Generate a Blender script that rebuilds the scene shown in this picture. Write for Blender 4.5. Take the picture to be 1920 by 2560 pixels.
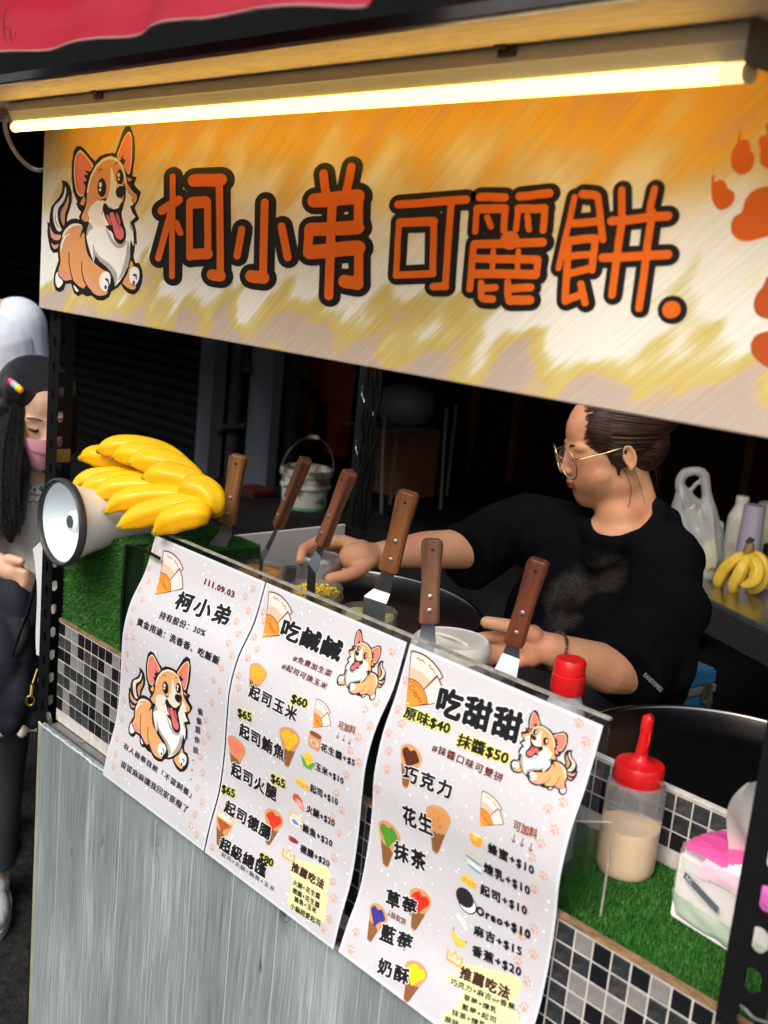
import bpy, bmesh, math, random
from mathutils import Vector, Matrix, Euler
from math import sin, cos, pi, radians
random.seed(7)
S = bpy.context.scene
COL = S.collection
for o in list(bpy.data.objects): bpy.data.objects.remove(o)

# ---------------------------------------------------------------- camera, world, sun, exposure
CAM = Vector((0.0, -1.0, 1.75)); FPX = 2767.2567643787593
# rows: world X, Y, Z axes seen in camera axes (right, down, forward)
RW = Matrix(((0.677921226573323, 0.21189807945049835, -0.7039332457602152),
             (0.7290484832350524, -0.07082892, 0.6807874657980899),
             (0.09439872697230021, -0.9747217389697975, -0.2025003998161561)))
cd = bpy.data.cameras.new('camera'); cam = bpy.data.objects.new('camera', cd); COL.objects.link(cam)
r, d, f = (RW.col[0].copy(), RW.col[1].copy(), RW.col[2].copy())
M = Matrix((( r.x, -d.x, -f.x, CAM.x), (r.y, -d.y, -f.y, CAM.y), (r.z, -d.z, -f.z, CAM.z), (0, 0, 0, 1)))
cam.matrix_world = M
cd.sensor_fit = 'VERTICAL'; cd.sensor_height = 36.0; cd.lens = FPX / 2560 * 36.0
cd.clip_start = 0.05; cd.clip_end = 200
cd.dof.use_dof = True; cd.dof.focus_distance = 1.95; cd.dof.aperture_fstop = 5.6
S.camera = cam
W = bpy.data.worlds.new('World'); S.world = W; W.use_nodes = True
wn = W.node_tree.nodes; wl = W.node_tree.links; wn.clear()
sky = wn.new('ShaderNodeTexSky'); sky.sky_type = 'NISHITA'; sky.sun_disc = False
SUN_EL, SUN_ROT = radians(43), radians(168)
sky.sun_elevation = SUN_EL; sky.sun_rotation = SUN_ROT; sky.air_density = 1.6; sky.dust_density = 4.0
bg = wn.new('ShaderNodeBackground'); bg.inputs['Strength'].default_value = 0.12
wo = wn.new('ShaderNodeOutputWorld'); wl.new(sky.outputs[0], bg.inputs[0]); wl.new(bg.outputs[0], wo.inputs[0])
sl = bpy.data.lights.new('sun', 'SUN'); sl.energy = 1.4; sl.angle = radians(35); sl.color = (1.0, 0.975, 0.94)
so = bpy.data.objects.new('sun', sl); COL.objects.link(so)
sd = Vector((sin(SUN_ROT) * cos(SUN_EL), cos(SUN_ROT) * cos(SUN_EL), sin(SUN_EL)))   # towards the sun
so.rotation_euler = sd.to_track_quat('Z', 'Y').to_euler()
S.view_settings.view_transform = 'Standard'; S.view_settings.look = 'None'
S.view_settings.exposure = 0.86; S.view_settings.gamma = 1.0; S.view_settings.use_curve_mapping = False
S.render.engine = 'CYCLES'
S.cycles.max_bounces = 8; S.cycles.diffuse_bounces = 3; S.cycles.transparent_max_bounces = 12
S.cycles.use_denoising = True; S.cycles.sample_clamp_indirect = 4.0

# ---------------------------------------------------------------- measuring helpers (points of the place from sight lines)
def ray(px, py): return RW @ Vector((px - 960, py - 1280, FPX))
def aty(px, py, y):
    r = ray(px, py); return CAM + r * ((y - CAM.y) / r.y)
def atx(px, py, x):
    r = ray(px, py); return CAM + r * ((x - CAM.x) / r.x)
def atz(px, py, z):
    r = ray(px, py); return CAM + r * ((z - CAM.z) / r.z)
def atd(px, py, D): return CAM + ray(px, py).normalized() * D

# ---------------------------------------------------------------- materials
MATS = {}
def mat(name, col=(.5, .5, .5), rough=.6, metal=0.0, noise=None, bump=None, stretch=(1, 1, 1), alpha=1, trans=0, emit=None,
        coat=0, sheen=0, ior=1.45, col2=None, spec=.5, sss=0, detail=5, ramp=(.35, .65)):
    if name in MATS: return MATS[name]
    m = bpy.data.materials.new(name); m.use_nodes = True; MATS[name] = m
    n = m.node_tree.nodes; l = m.node_tree.links; p = n['Principled BSDF']
    p.inputs['Base Color'].default_value = (*col, 1); p.inputs['Roughness'].default_value = rough
    p.inputs['Metallic'].default_value = metal; p.inputs['Transmission Weight'].default_value = trans
    p.inputs['Coat Weight'].default_value = coat; p.inputs['IOR'].default_value = ior
    p.inputs['Specular IOR Level'].default_value = spec; p.inputs['Alpha'].default_value = alpha
    p.inputs['Sheen Weight'].default_value = sheen
    if sss:
        p.inputs['Subsurface Weight'].default_value = sss; p.inputs['Subsurface Radius'].default_value = (1, .35, .2)
        p.inputs['Subsurface Scale'].default_value = .012
    if emit: p.inputs['Emission Color'].default_value = (*emit[0], 1); p.inputs['Emission Strength'].default_value = emit[1]
    if noise or bump:
        tc = n.new('ShaderNodeTexCoord'); mp = n.new('ShaderNodeMapping'); mp.inputs['Scale'].default_value = stretch
        l.new(tc.outputs['Object'], mp.inputs[0])
    if noise:
        t = n.new('ShaderNodeTexNoise'); t.inputs['Scale'].default_value = noise[0]; t.inputs['Detail'].default_value = detail
        t.inputs['Roughness'].default_value = .62
        l.new(mp.outputs[0], t.inputs['Vector'])
        mr = n.new('ShaderNodeMapRange'); mr.inputs[1].default_value = ramp[0]; mr.inputs[2].default_value = ramp[1]
        l.new(t.outputs[0], mr.inputs[0])
        mx = n.new('ShaderNodeMix'); mx.data_type = 'RGBA'
        c2 = col2 if col2 else tuple(c * (1 - noise[1]) for c in col)
        mx.inputs[6].default_value = (*c2, 1); mx.inputs[7].default_value = (*col, 1)
        l.new(mr.outputs[0], mx.inputs[0]); l.new(mx.outputs[2], p.inputs['Base Color'])
        rr = n.new('ShaderNodeMapRange'); rr.inputs[3].default_value = min(1, rough + .12); rr.inputs[4].default_value = max(.03, rough - .08)
        l.new(t.outputs[0], rr.inputs[0]); l.new(rr.outputs[0], p.inputs['Roughness'])
    if bump:
        b = n.new('ShaderNodeTexNoise'); b.inputs['Scale'].default_value = bump[0]; b.inputs['Detail'].default_value = 4
        l.new(mp.outputs[0], b.inputs['Vector'])
        bn = n.new('ShaderNodeBump'); bn.inputs['Strength'].default_value = bump[1]; bn.inputs['Distance'].default_value = bump[2] if len(bump) > 2 else .002
        l.new(b.outputs[0], bn.inputs['Height']); l.new(bn.outputs[0], p.inputs['Normal'])
    return m

# ---------------------------------------------------------------- objects
def props(o, label=None, cat=None, group=None, kind=None):
    if label: o['label'] = label
    if cat: o['category'] = cat
    if group: o['group'] = group
    if kind: o['kind'] = kind
    return o
def thing(name, label, cat, loc=(0, 0, 0), group=None, rz=0):
    o = bpy.data.objects.new(name, None); COL.objects.link(o); o.location = loc; o.rotation_euler = (0, 0, rz)
    o.empty_display_size = .1
    return props(o, label, cat, group)
def link(name, me, ma=None, parent=None, local=False):
    o = bpy.data.objects.new(name, me); COL.objects.link(o)
    if ma:
        for q in (ma if isinstance(ma, (list, tuple)) else [ma]): me.materials.append(q)
    if parent:
        o.parent = parent
        if not local:                       # mesh given in world coordinates
            p, off = parent, Matrix.Identity(4)
            chain = []
            while p: chain.append(p); p = p.parent
            mw = Matrix.Identity(4)
            for q in reversed(chain): mw = mw @ q.matrix_parent_inverse @ q.matrix_basis
            o.matrix_parent_inverse = mw.inverted()
    return o
def smooth(me, ang=40):
    me.polygons.foreach_set('use_smooth', [True] * len(me.polygons))
    try: me.set_sharp_from_angle(angle=radians(ang))
    except Exception: pass

def soften(me, wf, it):
    """extra smoothing where wf(point) says so"""
    o = bpy.data.objects.new('tmp', me); COL.objects.link(o); g = o.vertex_groups.new(name='g')
    for v in me.vertices:
        w = wf(v.co)
        if w > .01: g.add([v.index], w, 'REPLACE')
    q = o.modifiers.new('s', 'SMOOTH'); q.factor = .5; q.iterations = it; q.vertex_group = 'g'
    dg = bpy.context.evaluated_depsgraph_get(); dg.update(); out = bpy.data.meshes.new_from_object(o.evaluated_get(dg)); out.name = me.name
    bpy.data.objects.remove(o); out.polygons.foreach_set('use_smooth', [True] * len(out.polygons)); out.materials.clear(); return out

class MB:
    """collects simple shapes in one mesh"""
    def __init__(s): s.v = []; s.f = []; s.mi = []; s.cur = 0
    def add(s, vs, fs):
        b = len(s.v); s.v += [tuple(v) for v in vs]; s.f += [tuple(i + b for i in q) for q in fs]; s.mi += [s.cur] * len(fs); return s
    def box(s, a, b, mtx=None):
        x0, y0, z0 = a; x1, y1, z1 = b
        v = [(x0, y0, z0), (x1, y0, z0), (x1, y1, z0), (x0, y1, z0), (x0, y0, z1), (x1, y0, z1), (x1, y1, z1), (x0, y1, z1)]
        if mtx: v = [mtx @ Vector(q) for q in v]
        return s.add(v, [(0, 3, 2, 1), (4, 5, 6, 7), (0, 1, 5, 4), (1, 2, 6, 5), (2, 3, 7, 6), (3, 0, 4, 7)])
    def tube(s, pts, rad, n=10, caps=True, flat=1.0, up=None):
        pts = [Vector(p) for p in pts]; k = len(pts)
        if not isinstance(rad, (list, tuple)): rad = [rad] * k
        T = [(pts[min(i + 1, k - 1)] - pts[max(i - 1, 0)]).normalized() for i in range(k)]
        u = Vector(up) if up else T[0].orthogonal()
        V = []
        for i in range(k):
            u = (u - T[i] * u.dot(T[i]));
            u = u.normalized() if u.length > 1e-6 else T[i].orthogonal().normalized()
            w = T[i].cross(u)
            V += [pts[i] + (u * cos(2 * pi * j / n) * flat + w * sin(2 * pi * j / n)) * rad[i] for j in range(n)]
        F = [(i * n + j, i * n + (j + 1) % n, (i + 1) * n + (j + 1) % n, (i + 1) * n + j) for i in range(k - 1) for j in range(n)]
        if caps: F += [tuple(range(n - 1, -1, -1)), tuple((k - 1) * n + j for j in range(n))]
        return s.add(V, F)
    def lathe(s, prof, c=(0, 0, 0), n=32, mtx=None, close=True):
        """prof: (radius, height) pairs, axis Z at c"""
        V = []; k = len(prof)
        for r_, h in prof:
            V += [Vector((c[0] + r_ * cos(2 * pi * j / n), c[1] + r_ * sin(2 * pi * j / n), c[2] + h)) for j in range(n)]
        if mtx: V = [mtx @ q for q in V]
        F = [(i * n + j, i * n + (j + 1) % n, (i + 1) * n + (j + 1) % n, (i + 1) * n + j) for i in range(k - 1) for j in range(n)]
        if close:
            F += [tuple(range(n - 1, -1, -1)), tuple((k - 1) * n + j for j in range(n))]
        return s.add(V, F)
    def ell(s, c, r_, n=16, m=10, mtx=None):
        V = []; c = Vector(c)
        if not isinstance(r_, (list, tuple)): r_ = (r_, r_, r_)
        for i in range(m + 1):
            a = pi * i / m
            for j in range(n):
                b = 2 * pi * j / n
                q = Vector((r_[0] * sin(a) * cos(b), r_[1] * sin(a) * sin(b), -r_[2] * cos(a)))
                V.append(c + (mtx @ q if mtx else q))
        F = [(i * n + j, i * n + (j + 1) % n, (i + 1) * n + (j + 1) % n, (i + 1) * n + j) for i in range(m) for j in range(n)]
        return s.add(V, F)
    def cap(s, a, ra, b, rb, n=14):
        """tapered capsule"""
        a = Vector(a); b = Vector(b); d = (b - a); L = max(d.length, 1e-5); d = d / L
        pts = []; rr = []
        for i in range(6):
            t = pi / 2 * (1 - i / 5); pts.append(a - d * ra * sin(t)); rr.append(max(ra * cos(t), 1e-5))
        for i in range(6):
            t = pi / 2 * i / 5; pts.append(b + d * rb * sin(t)); rr.append(max(rb * cos(t), 1e-5))
        return s.tube(pts, rr, n)
    def mesh(s, name):
        me = bpy.data.meshes.new(name); me.from_pydata(s.v, [], s.f)
        if any(s.mi): me.polygons.foreach_set('material_index', s.mi)
        me.validate(); me.update(); return me
    def build(s, name, ma, parent=None, sm=0, local=False, bev=0):
        me = s.mesh(name)
        if bev: bevel(me, bev)
        if sm: smooth(me, sm)
        return link(name, me, ma, parent, local)
def bevel(me, w, seg=2):
    b = bmesh.new(); b.from_mesh(me); bmesh.ops.remove_doubles(b, verts=b.verts, dist=1e-6)
    e = [q for q in b.edges if len(q.link_faces) == 2 and q.calc_face_angle(0) > .5]
    bmesh.ops.bevel(b, geom=e, offset=w, segments=seg, affect='EDGES', clamp_overlap=True)
    b.to_mesh(me); b.free()
def crom(P, n=6):
    """smooth curve through points"""
    P = [Vector(p) for p in P]; out = []
    for i in range(len(P) - 1):
        a, b, c, e = P[max(i - 1, 0)], P[i], P[i + 1], P[min(i + 2, len(P) - 1)]
        for k in range(n):
            t = k / n
            out.append(.5 * ((2 * b) + (c - a) * t + (2 * a - 5 * b + 4 * c - e) * t * t + (3 * b - a - 3 * c + e) * t ** 3))
    return out + [P[-1]]
def remesh(mb, name, voxel, it=4, fac=.5):
    """fuse overlapping shapes into one continuous skin"""
    me = mb.mesh(name + '_src'); o = bpy.data.objects.new('tmp', me); COL.objects.link(o)
    m = o.modifiers.new('r', 'REMESH'); m.mode = 'VOXEL'; m.voxel_size = voxel; m.use_smooth_shade = True
    if it: q = o.modifiers.new('s', 'SMOOTH'); q.factor = fac; q.iterations = it
    dg = bpy.context.evaluated_depsgraph_get(); dg.update()
    out = bpy.data.meshes.new_from_object(o.evaluated_get(dg)); out.name = name
    bpy.data.objects.remove(o); bpy.data.meshes.remove(me)
    out.polygons.foreach_set('use_smooth', [True] * len(out.polygons)); out.materials.clear()
    return out
# ================================================================ THE SETTING
m_asph = mat('asphalt', (.040, .039, .037), .85, noise=(38, .8), ramp=(.35, .75), bump=(120, 1, .006))
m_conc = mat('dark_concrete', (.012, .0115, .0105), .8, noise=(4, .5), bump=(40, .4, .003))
m_black = mat('plain_black', (.005, .005, .0055), .7, noise=(5, .4))  # plain near-black with random tone variation
m_slat = mat('shutter_metal', (.0045, .005, .006), .55, metal=.0, noise=(6, .4), stretch=(.4, 1, 4))
m_grayp = mat('grey_painted_steel', (.085, .10, .12), .6, noise=(5, .35), stretch=(1, 1, .3))
m_grayd = mat('grey_cement_column', (.018, .021, .021), .8, noise=(6, .5), bump=(30, .4, .003))
m_pipe = mat('old_pipe', (.035, .034, .032), .6, noise=(12, .5))
m_oran = mat('orange_frame_paint', (.34, .075, .020), .55, noise=(5, .4))
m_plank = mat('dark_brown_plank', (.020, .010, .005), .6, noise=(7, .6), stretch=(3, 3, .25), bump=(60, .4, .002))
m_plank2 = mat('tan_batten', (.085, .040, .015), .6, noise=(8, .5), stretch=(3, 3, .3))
b = MB(); b.box((-40, -14, -.3), (14, 12, 0)); props(b.build('ground', m_asph), kind='structure')
b = MB(); b.box((-14, 1.9, .001), (4, 8.5, .40)); props(b.build('arcade_floor', m_conc), kind='structure')
b = MB(); b.box((-14, 1.05, 2.28), (4, 8.5, 3.5)); props(b.build('arcade_ceiling', m_black), kind='structure')  # slab hung low and brought forward to keep the sun off the arcade
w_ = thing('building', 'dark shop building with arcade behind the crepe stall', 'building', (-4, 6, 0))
b = MB(); b.box((-14, 8.2, .4), (4, 8.5, 3.3)); b.box((-14, 1.05, 3.501), (4, 1.35, 7)); b.box((3.7, 2.6, .4), (4, 8.2, 3.3)); b.build('wall', m_black, w_)  # last box: partition added at the right to stop side light entering the arcade
op = thing('opposite_sky_blocker', 'unseen plain building added across the lane to block low sky light', 'building', (-4, -8, 0))  # added out of view to cut the low sky light reaching the arcade
b = MB(); b.box((-40, -9, 0), (0, -8, 7.5)); b.build('wall', mat('far_wall', (.22, .22, .21), .8, noise=(2, .3)), op)
le = thing('side_sky_blocker', 'dark building mass added at the far left end to keep sky light out of the arcade', 'building', (-14, 3, 0))  # added to close the open left side against sky light
b = MB(); b.box((-14.5, 1.5, 0), (-14.01, 8.5, 7)); b.build('wall', m_black, le)
for q_ in (m_conc, m_black, m_grayp, m_grayd, m_pipe, m_plank, m_plank2, m_oran): q_.node_tree.nodes['Principled BSDF'].inputs['Specular IOR Level'].default_value = .12
m_slat.node_tree.nodes['Principled BSDF'].inputs['Specular IOR Level'].default_value = .18
m_asph.node_tree.nodes['Principled BSDF'].inputs['Specular IOR Level'].default_value = .3
# rolling shutter: real curved slats
SY = 3.10
sh = thing('roller_shutter', 'closed black roller shutter of narrow horizontal slats at the left', 'shutter', (-8, SY, .4))
def slat_mesh(L):
    m_ = MB(); prof = [(0, 0), (-.012, .012), (-.016, .035), (-.012, .058), (0, .070), (.004, .072), (.004, 0)]
    V = [(0, p[0], p[1]) for p in prof] + [(L, p[0], p[1]) for p in prof]; k = len(prof)
    m_.add(V, [(i, i + 1, k + i + 1, k + i) for i in range(k - 1)] + [tuple(range(k - 1, -1, -1)), tuple(range(k, 2 * k))])
    me = m_.mesh('slat'); me.materials.append(m_slat); return me
X1 = aty(508, 1000, SY).x
sm_ = slat_mesh(X1 + 13)
for i in range(40):
    o = link('slat', sm_, None, sh, local=True); o.location = (-13 + 8, 0, .074 * i)
# grey jamb and cement pier with pipes, right of the shutter
pr = thing('pier', 'grey painted steel jamb and cement pier at the right end of the shutter', 'column', (X1, SY, .4))
xj = lambda px, y: aty(px, 1000, y).x
b = MB(); b.box((xj(508, SY), SY - .04, .4), (xj(542, SY), SY + .06, 3.29)); b.build('jamb', m_grayp, pr)
b = MB(); b.box((xj(543, SY + .2), SY + .2, .4), (xj(622, SY + .2), SY + .26, 3.29)); b.build('cement_back', m_grayd, pr)
b = MB(); b.box((xj(622, SY - .05), SY - .05, .4), (xj(680, SY - .05), SY + .02, 3.29)); b.build('cement_column', m_grayp, pr)
b = MB(); b.box((xj(689, SY + .1), SY + .1, .4), (xj(736, SY + .1), SY + .14, 3.29)); b.build('column_return', m_grayd, pr)
dp = thing('drain_pipe', 'vertical dull grey pipe with a side elbow beside the pier', 'pipe', (xj(583, SY), SY, .4))
p0 = aty(583, 700, SY); p1 = aty(583, 1300, SY)
b = MB(); b.tube([(p0.x, SY + .08, 3.2), (p0.x, SY + .08, .41)], .045, 14); b.build('pipe', m_pipe, dp, 50)
e0 = aty(548, 1075, SY); e1 = aty(618, 1064, SY)
b = MB(); b.tube([e0, aty(562, 1068, SY), e1], [.035, .022, .018], 10); b.build('elbow', m_pipe, dp, 50)
hc = thing('hanging_cable', 'thin grey cable with weight hanging in front of the pier', 'cable', aty(618, 840, SY - .1))
b = MB(); b.tube([aty(618, 760, SY - .1) + Vector((0, 0, .9)), aty(618, 905, SY - .1)], .008, 6); b.build('cable', m_pipe, hc)
b = MB(); b.tube([aty(618, 900, SY - .1), aty(619, 932, SY - .1)], [.016, .026], 8); b.build('weight', m_pipe, hc, 40)
# orange door frame further back
OY = 4.6
df = thing('door_frame', 'orange timber door frame with pale panel, beyond the pier', 'door frame', (xj(800, OY), OY, .4))
def pan(nm, x0, x1, y0, y1, yy, ma, th=.06, par=df):
    a = aty(x0, y0, yy); c = aty(x1, y1, yy); b = MB(); b.box((a.x, yy, c.z), (c.x, yy + th, a.z)); return b.build(nm, ma, par)
pan('panel', 748, 800, 700, 956, OY + .03, mat('pale_panel', (.24, .22, .19), .7, noise=(3, .2)))
pan('lower_panel', 748, 800, 960, 1250, OY + .03, m_oran)
pan('stile', 801, 836, 600, 1250, OY, mat('orange_stile', (.40, .075, .020), .5, noise=(5, .4)), .1)
pan('rail', 748, 800, 958, 1000, OY, m_oran, .02)
pan('stile', 789, 800, 1000, 1250, OY, mat('dark_groove', (.04, .012, .006), .6), .02)
# plank wall behind the seller
PY = 5.2
pw = thing('plank_wall', 'dark brown wall of vertical boards with tan battens behind the seller', 'wall', (xj(1400, PY), PY, .4))
xs = [905, 985, 1075, 1165, 1225, 1290, 1370, 1450, 1530, 1600, 1668, 1760, 1850, 1900, 1990, 2100, 2220]
for i in range(len(xs) - 1):
    a = xj(xs[i], PY) + .006; c = xj(xs[i + 1], PY) - .006
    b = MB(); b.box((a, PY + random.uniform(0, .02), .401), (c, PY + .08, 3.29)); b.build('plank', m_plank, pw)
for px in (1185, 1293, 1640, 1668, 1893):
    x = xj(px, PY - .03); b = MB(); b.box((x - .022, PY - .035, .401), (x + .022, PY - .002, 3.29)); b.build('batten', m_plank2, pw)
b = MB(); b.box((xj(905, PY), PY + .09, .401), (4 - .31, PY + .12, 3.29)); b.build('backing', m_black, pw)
# raised kerb in the arcade
b = MB(); b.box((-4.9, 2.4, .401), (-2.2, 3.0, .55)); props(b.build('concrete_step', m_conc, bev=.01), 'low dark concrete step on the arcade floor behind the griddle', 'step')
# things in the arcade
m_chrome = mat('dull_chrome', (.5, .5, .5), .3, metal=1)
DB = 6.3
bk = aty(700, 1302, 1.0)
bb = atd(757, 1300, 5.9); bb.z = .401
bkt = thing('bucket', 'dirty white paint bucket with green stains and wire handle on the arcade floor', 'bucket', bb)
m_bk = mat('stained_white_plastic', (.44, .44, .38), .6, noise=(14, .5), col2=(.09, .08, .065), ramp=(.42, .56), bump=(20, .3, .003))
m_gr = mat('green_stained_label', (.10, .30, .20), .7, noise=(14, .7), col2=(.01, .11, .07))
H = (atd(757, 1118, 5.9) - atd(757, 1300, 5.9)).length * .93; R1 = .134
b = MB(); b.lathe([(R1 * .80, 0), (R1 * .82, .01), (R1 * .93, H * .7), (R1 * 1.0, H * .72), (R1 * 1.0, H * .76), (R1 * .95, H * .78), (R1 * .97, H * .88), (R1 * 1.04, H * .9), (R1 * 1.04, H * .99), (R1 * .99, H), (R1 * .96, H * .97), (R1 * .75, .02)], bb, 40)
b.build('pail', m_bk, bkt, 40)
b = MB(); b.lathe([(R1 * .86, H * .06), (R1 * .93, H * .46)], bb + Vector((0, 0, 0)), 40, close=False); b.build('label', m_gr, bkt, 60)
vd = ray(700, 1200); sd_ = Vector((vd.y, -vd.x, 0)).normalized()
arc = [bb + sd_ * (R1 * 1.04 * cos(t)) + Vector((0, 0, H * .9 + .20 * sin(t))) + sd_ * .02 * sin(t) for t in [pi * i / 16 for i in range(17)]]
b = MB(); b.tube(arc, .0035, 6); b.build('handle', m_chrome, bkt, 60)
b = MB(); b.tube(arc[7:10], .011, 8); b.build('grip', m_bk, bkt, 60)
rc = atd(638, 1250, 6.1); rc.z = .401
cr = thing('crate', 'dark red plastic crate beside the bucket', 'crate', rc)
m_red_d = mat('dark_red_plastic', (.06, .006, .005), .5, noise=(6, .4))
b = MB(); cx, cy = rc.x, rc.y
for (x0, y0, x1, y1) in ((-.08, -.07, .08, -.06), (-.08, .06, .08, .07), (-.08, -.06, -.07, .06), (.07, -.06, .08, .06)):
    b.box((cx + x0, cy + y0, .40), (cx + x1, cy + y1, .56))
b.box((cx - .0695, cy - .0595, .405), (cx + .0695, cy + .0595, .42)); b.build('shell', mat('black_plastic', (.02, .02, .02), .5), cr)
b = MB(); b.box((cx - .09, cy - .08, .5605), (cx + .09, cy + .08, .59)); b.build('lid', m_red_d, cr, bev=.008)
# wire stand with a round white pot
st = atd(1035, 1235, 6.6)
sf = thing('wire_stand', 'thin grey metal stand carrying a round white pot, deep in the arcade', 'stand', (st.x, st.y, .4))
q = [atd(963, 1052, 6.4), atd(1117, 1030, 6.9), atd(957, 1262, 6.4), atd(1105, 1240, 6.9)]
m_leg = mat('grey_tube', (.11, .115, .125), .5, metal=.2)
b = MB(); b.tube(crom([q[0] + Vector((-.03, 0, .01)), q[0], q[0] - Vector((0, 0, .1)), Vector((q[2].x, q[2].y, .4))]), .010, 8); b.build('leg', m_leg, sf, 60)
b = MB(); b.tube(crom([q[1] + Vector((-.02, 0, .02)), q[1], q[1] - Vector((0, 0, .1)), Vector((q[3].x, q[3].y, .4))]), .010, 8); b.build('leg', m_leg, sf, 60)
for sh_ in (Vector((-.25, .35, 0)),):
    for k in (0, 1):
        t = q[k] + sh_; b = MB(); b.tube([t, Vector((t.x, t.y, .4))], .010, 8); b.build('leg', m_leg, sf, 60)
b = MB(); zt = min(q[0].z, q[1].z) - .06
b.box((min(q[0].x, q[1].x) - .25, min(q[0].y, q[1].y), zt - .006), (max(q[0].x, q[1].x), min(q[0].y, q[1].y) + .45, zt)); b.build('shelf', m_leg, sf)
pc = atd(1012, 1018, 6.75)
pt = thing('round_pot', 'round off-white lidded pot on the wire stand', 'pot', (pc.x, pc.y, pc.z - .12))
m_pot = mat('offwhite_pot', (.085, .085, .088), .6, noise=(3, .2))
b = MB(); b.lathe([(.07, -.11), (.16, -.07), (.19, 0), (.18, .06)], pc, 32); b.build('bowl', m_pot, pt, 60)
b = MB(); b.lathe([(.185, .062), (.17, .09), (.10, .125), (.02, .135)], pc, 32); b.build('lid', m_pot, pt, 60)
cb = atd(1000, 1150, 7.3)
cbx = thing('cardboard_box', 'brown cardboard box standing under the wire stand', 'box', (cb.x, cb.y, .4))
b = MB(); b.box((cb.x - .22, cb.y - .15, .401), (cb.x + .2, cb.y + .15, cb.z + .22)); b.build('carton', mat('brown_card', (.20, .075, .028), .8, noise=(4, .3)), cbx, bev=.006)
b = MB(); b.box((cb.x - .16, cb.y - .153, .6), (cb.x - .12, cb.y - .151, cb.z + .1)); b.build('tape', mat('pale_tape', (.3, .3, .28), .5), cbx)

# back counter of stainless steel with its goods
m_steel = mat('brushed_steel', (.42, .41, .40), .28, metal=1, noise=(30, .25), stretch=(1, 12, 1))
BZ = .93
A_ = atz(1762, 1492, BZ); B_ = atz(1920, 1570, BZ)
dx = (B_ - A_).normalized(); dn = Vector((-dx.y, dx.x, 0))
o0 = A_ - dx * .22
Mt = Matrix.Translation(o0) @ Matrix(((dx.x, dn.x, 0, 0), (dx.y, dn.y, 0, 0), (0, 0, 1, 0), (0, 0, 0, 1)))
bc = thing('steel_counter', 'stainless steel counter with a bright front lip behind the seller', 'counter', o0)
b = MB(); b.box((0, 0, -.012), (2.6, .75, 0), Mt); b.build('top', m_steel, bc, bev=.004)
b = MB(); b.box((0, -.004, -.10), (2.6, 0.004, -.013), Mt); b.build('apron', m_steel, bc)
for x in (.04, 1.3, 2.5):
    for y in (.04, .68):
        b = MB(); b.box((x, y, -BZ + .0), (x + .035, y + .035, -.1), Mt); b.build('leg', m_steel, bc)
def onc(px, py): return atz(px, py, BZ + .001)
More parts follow.
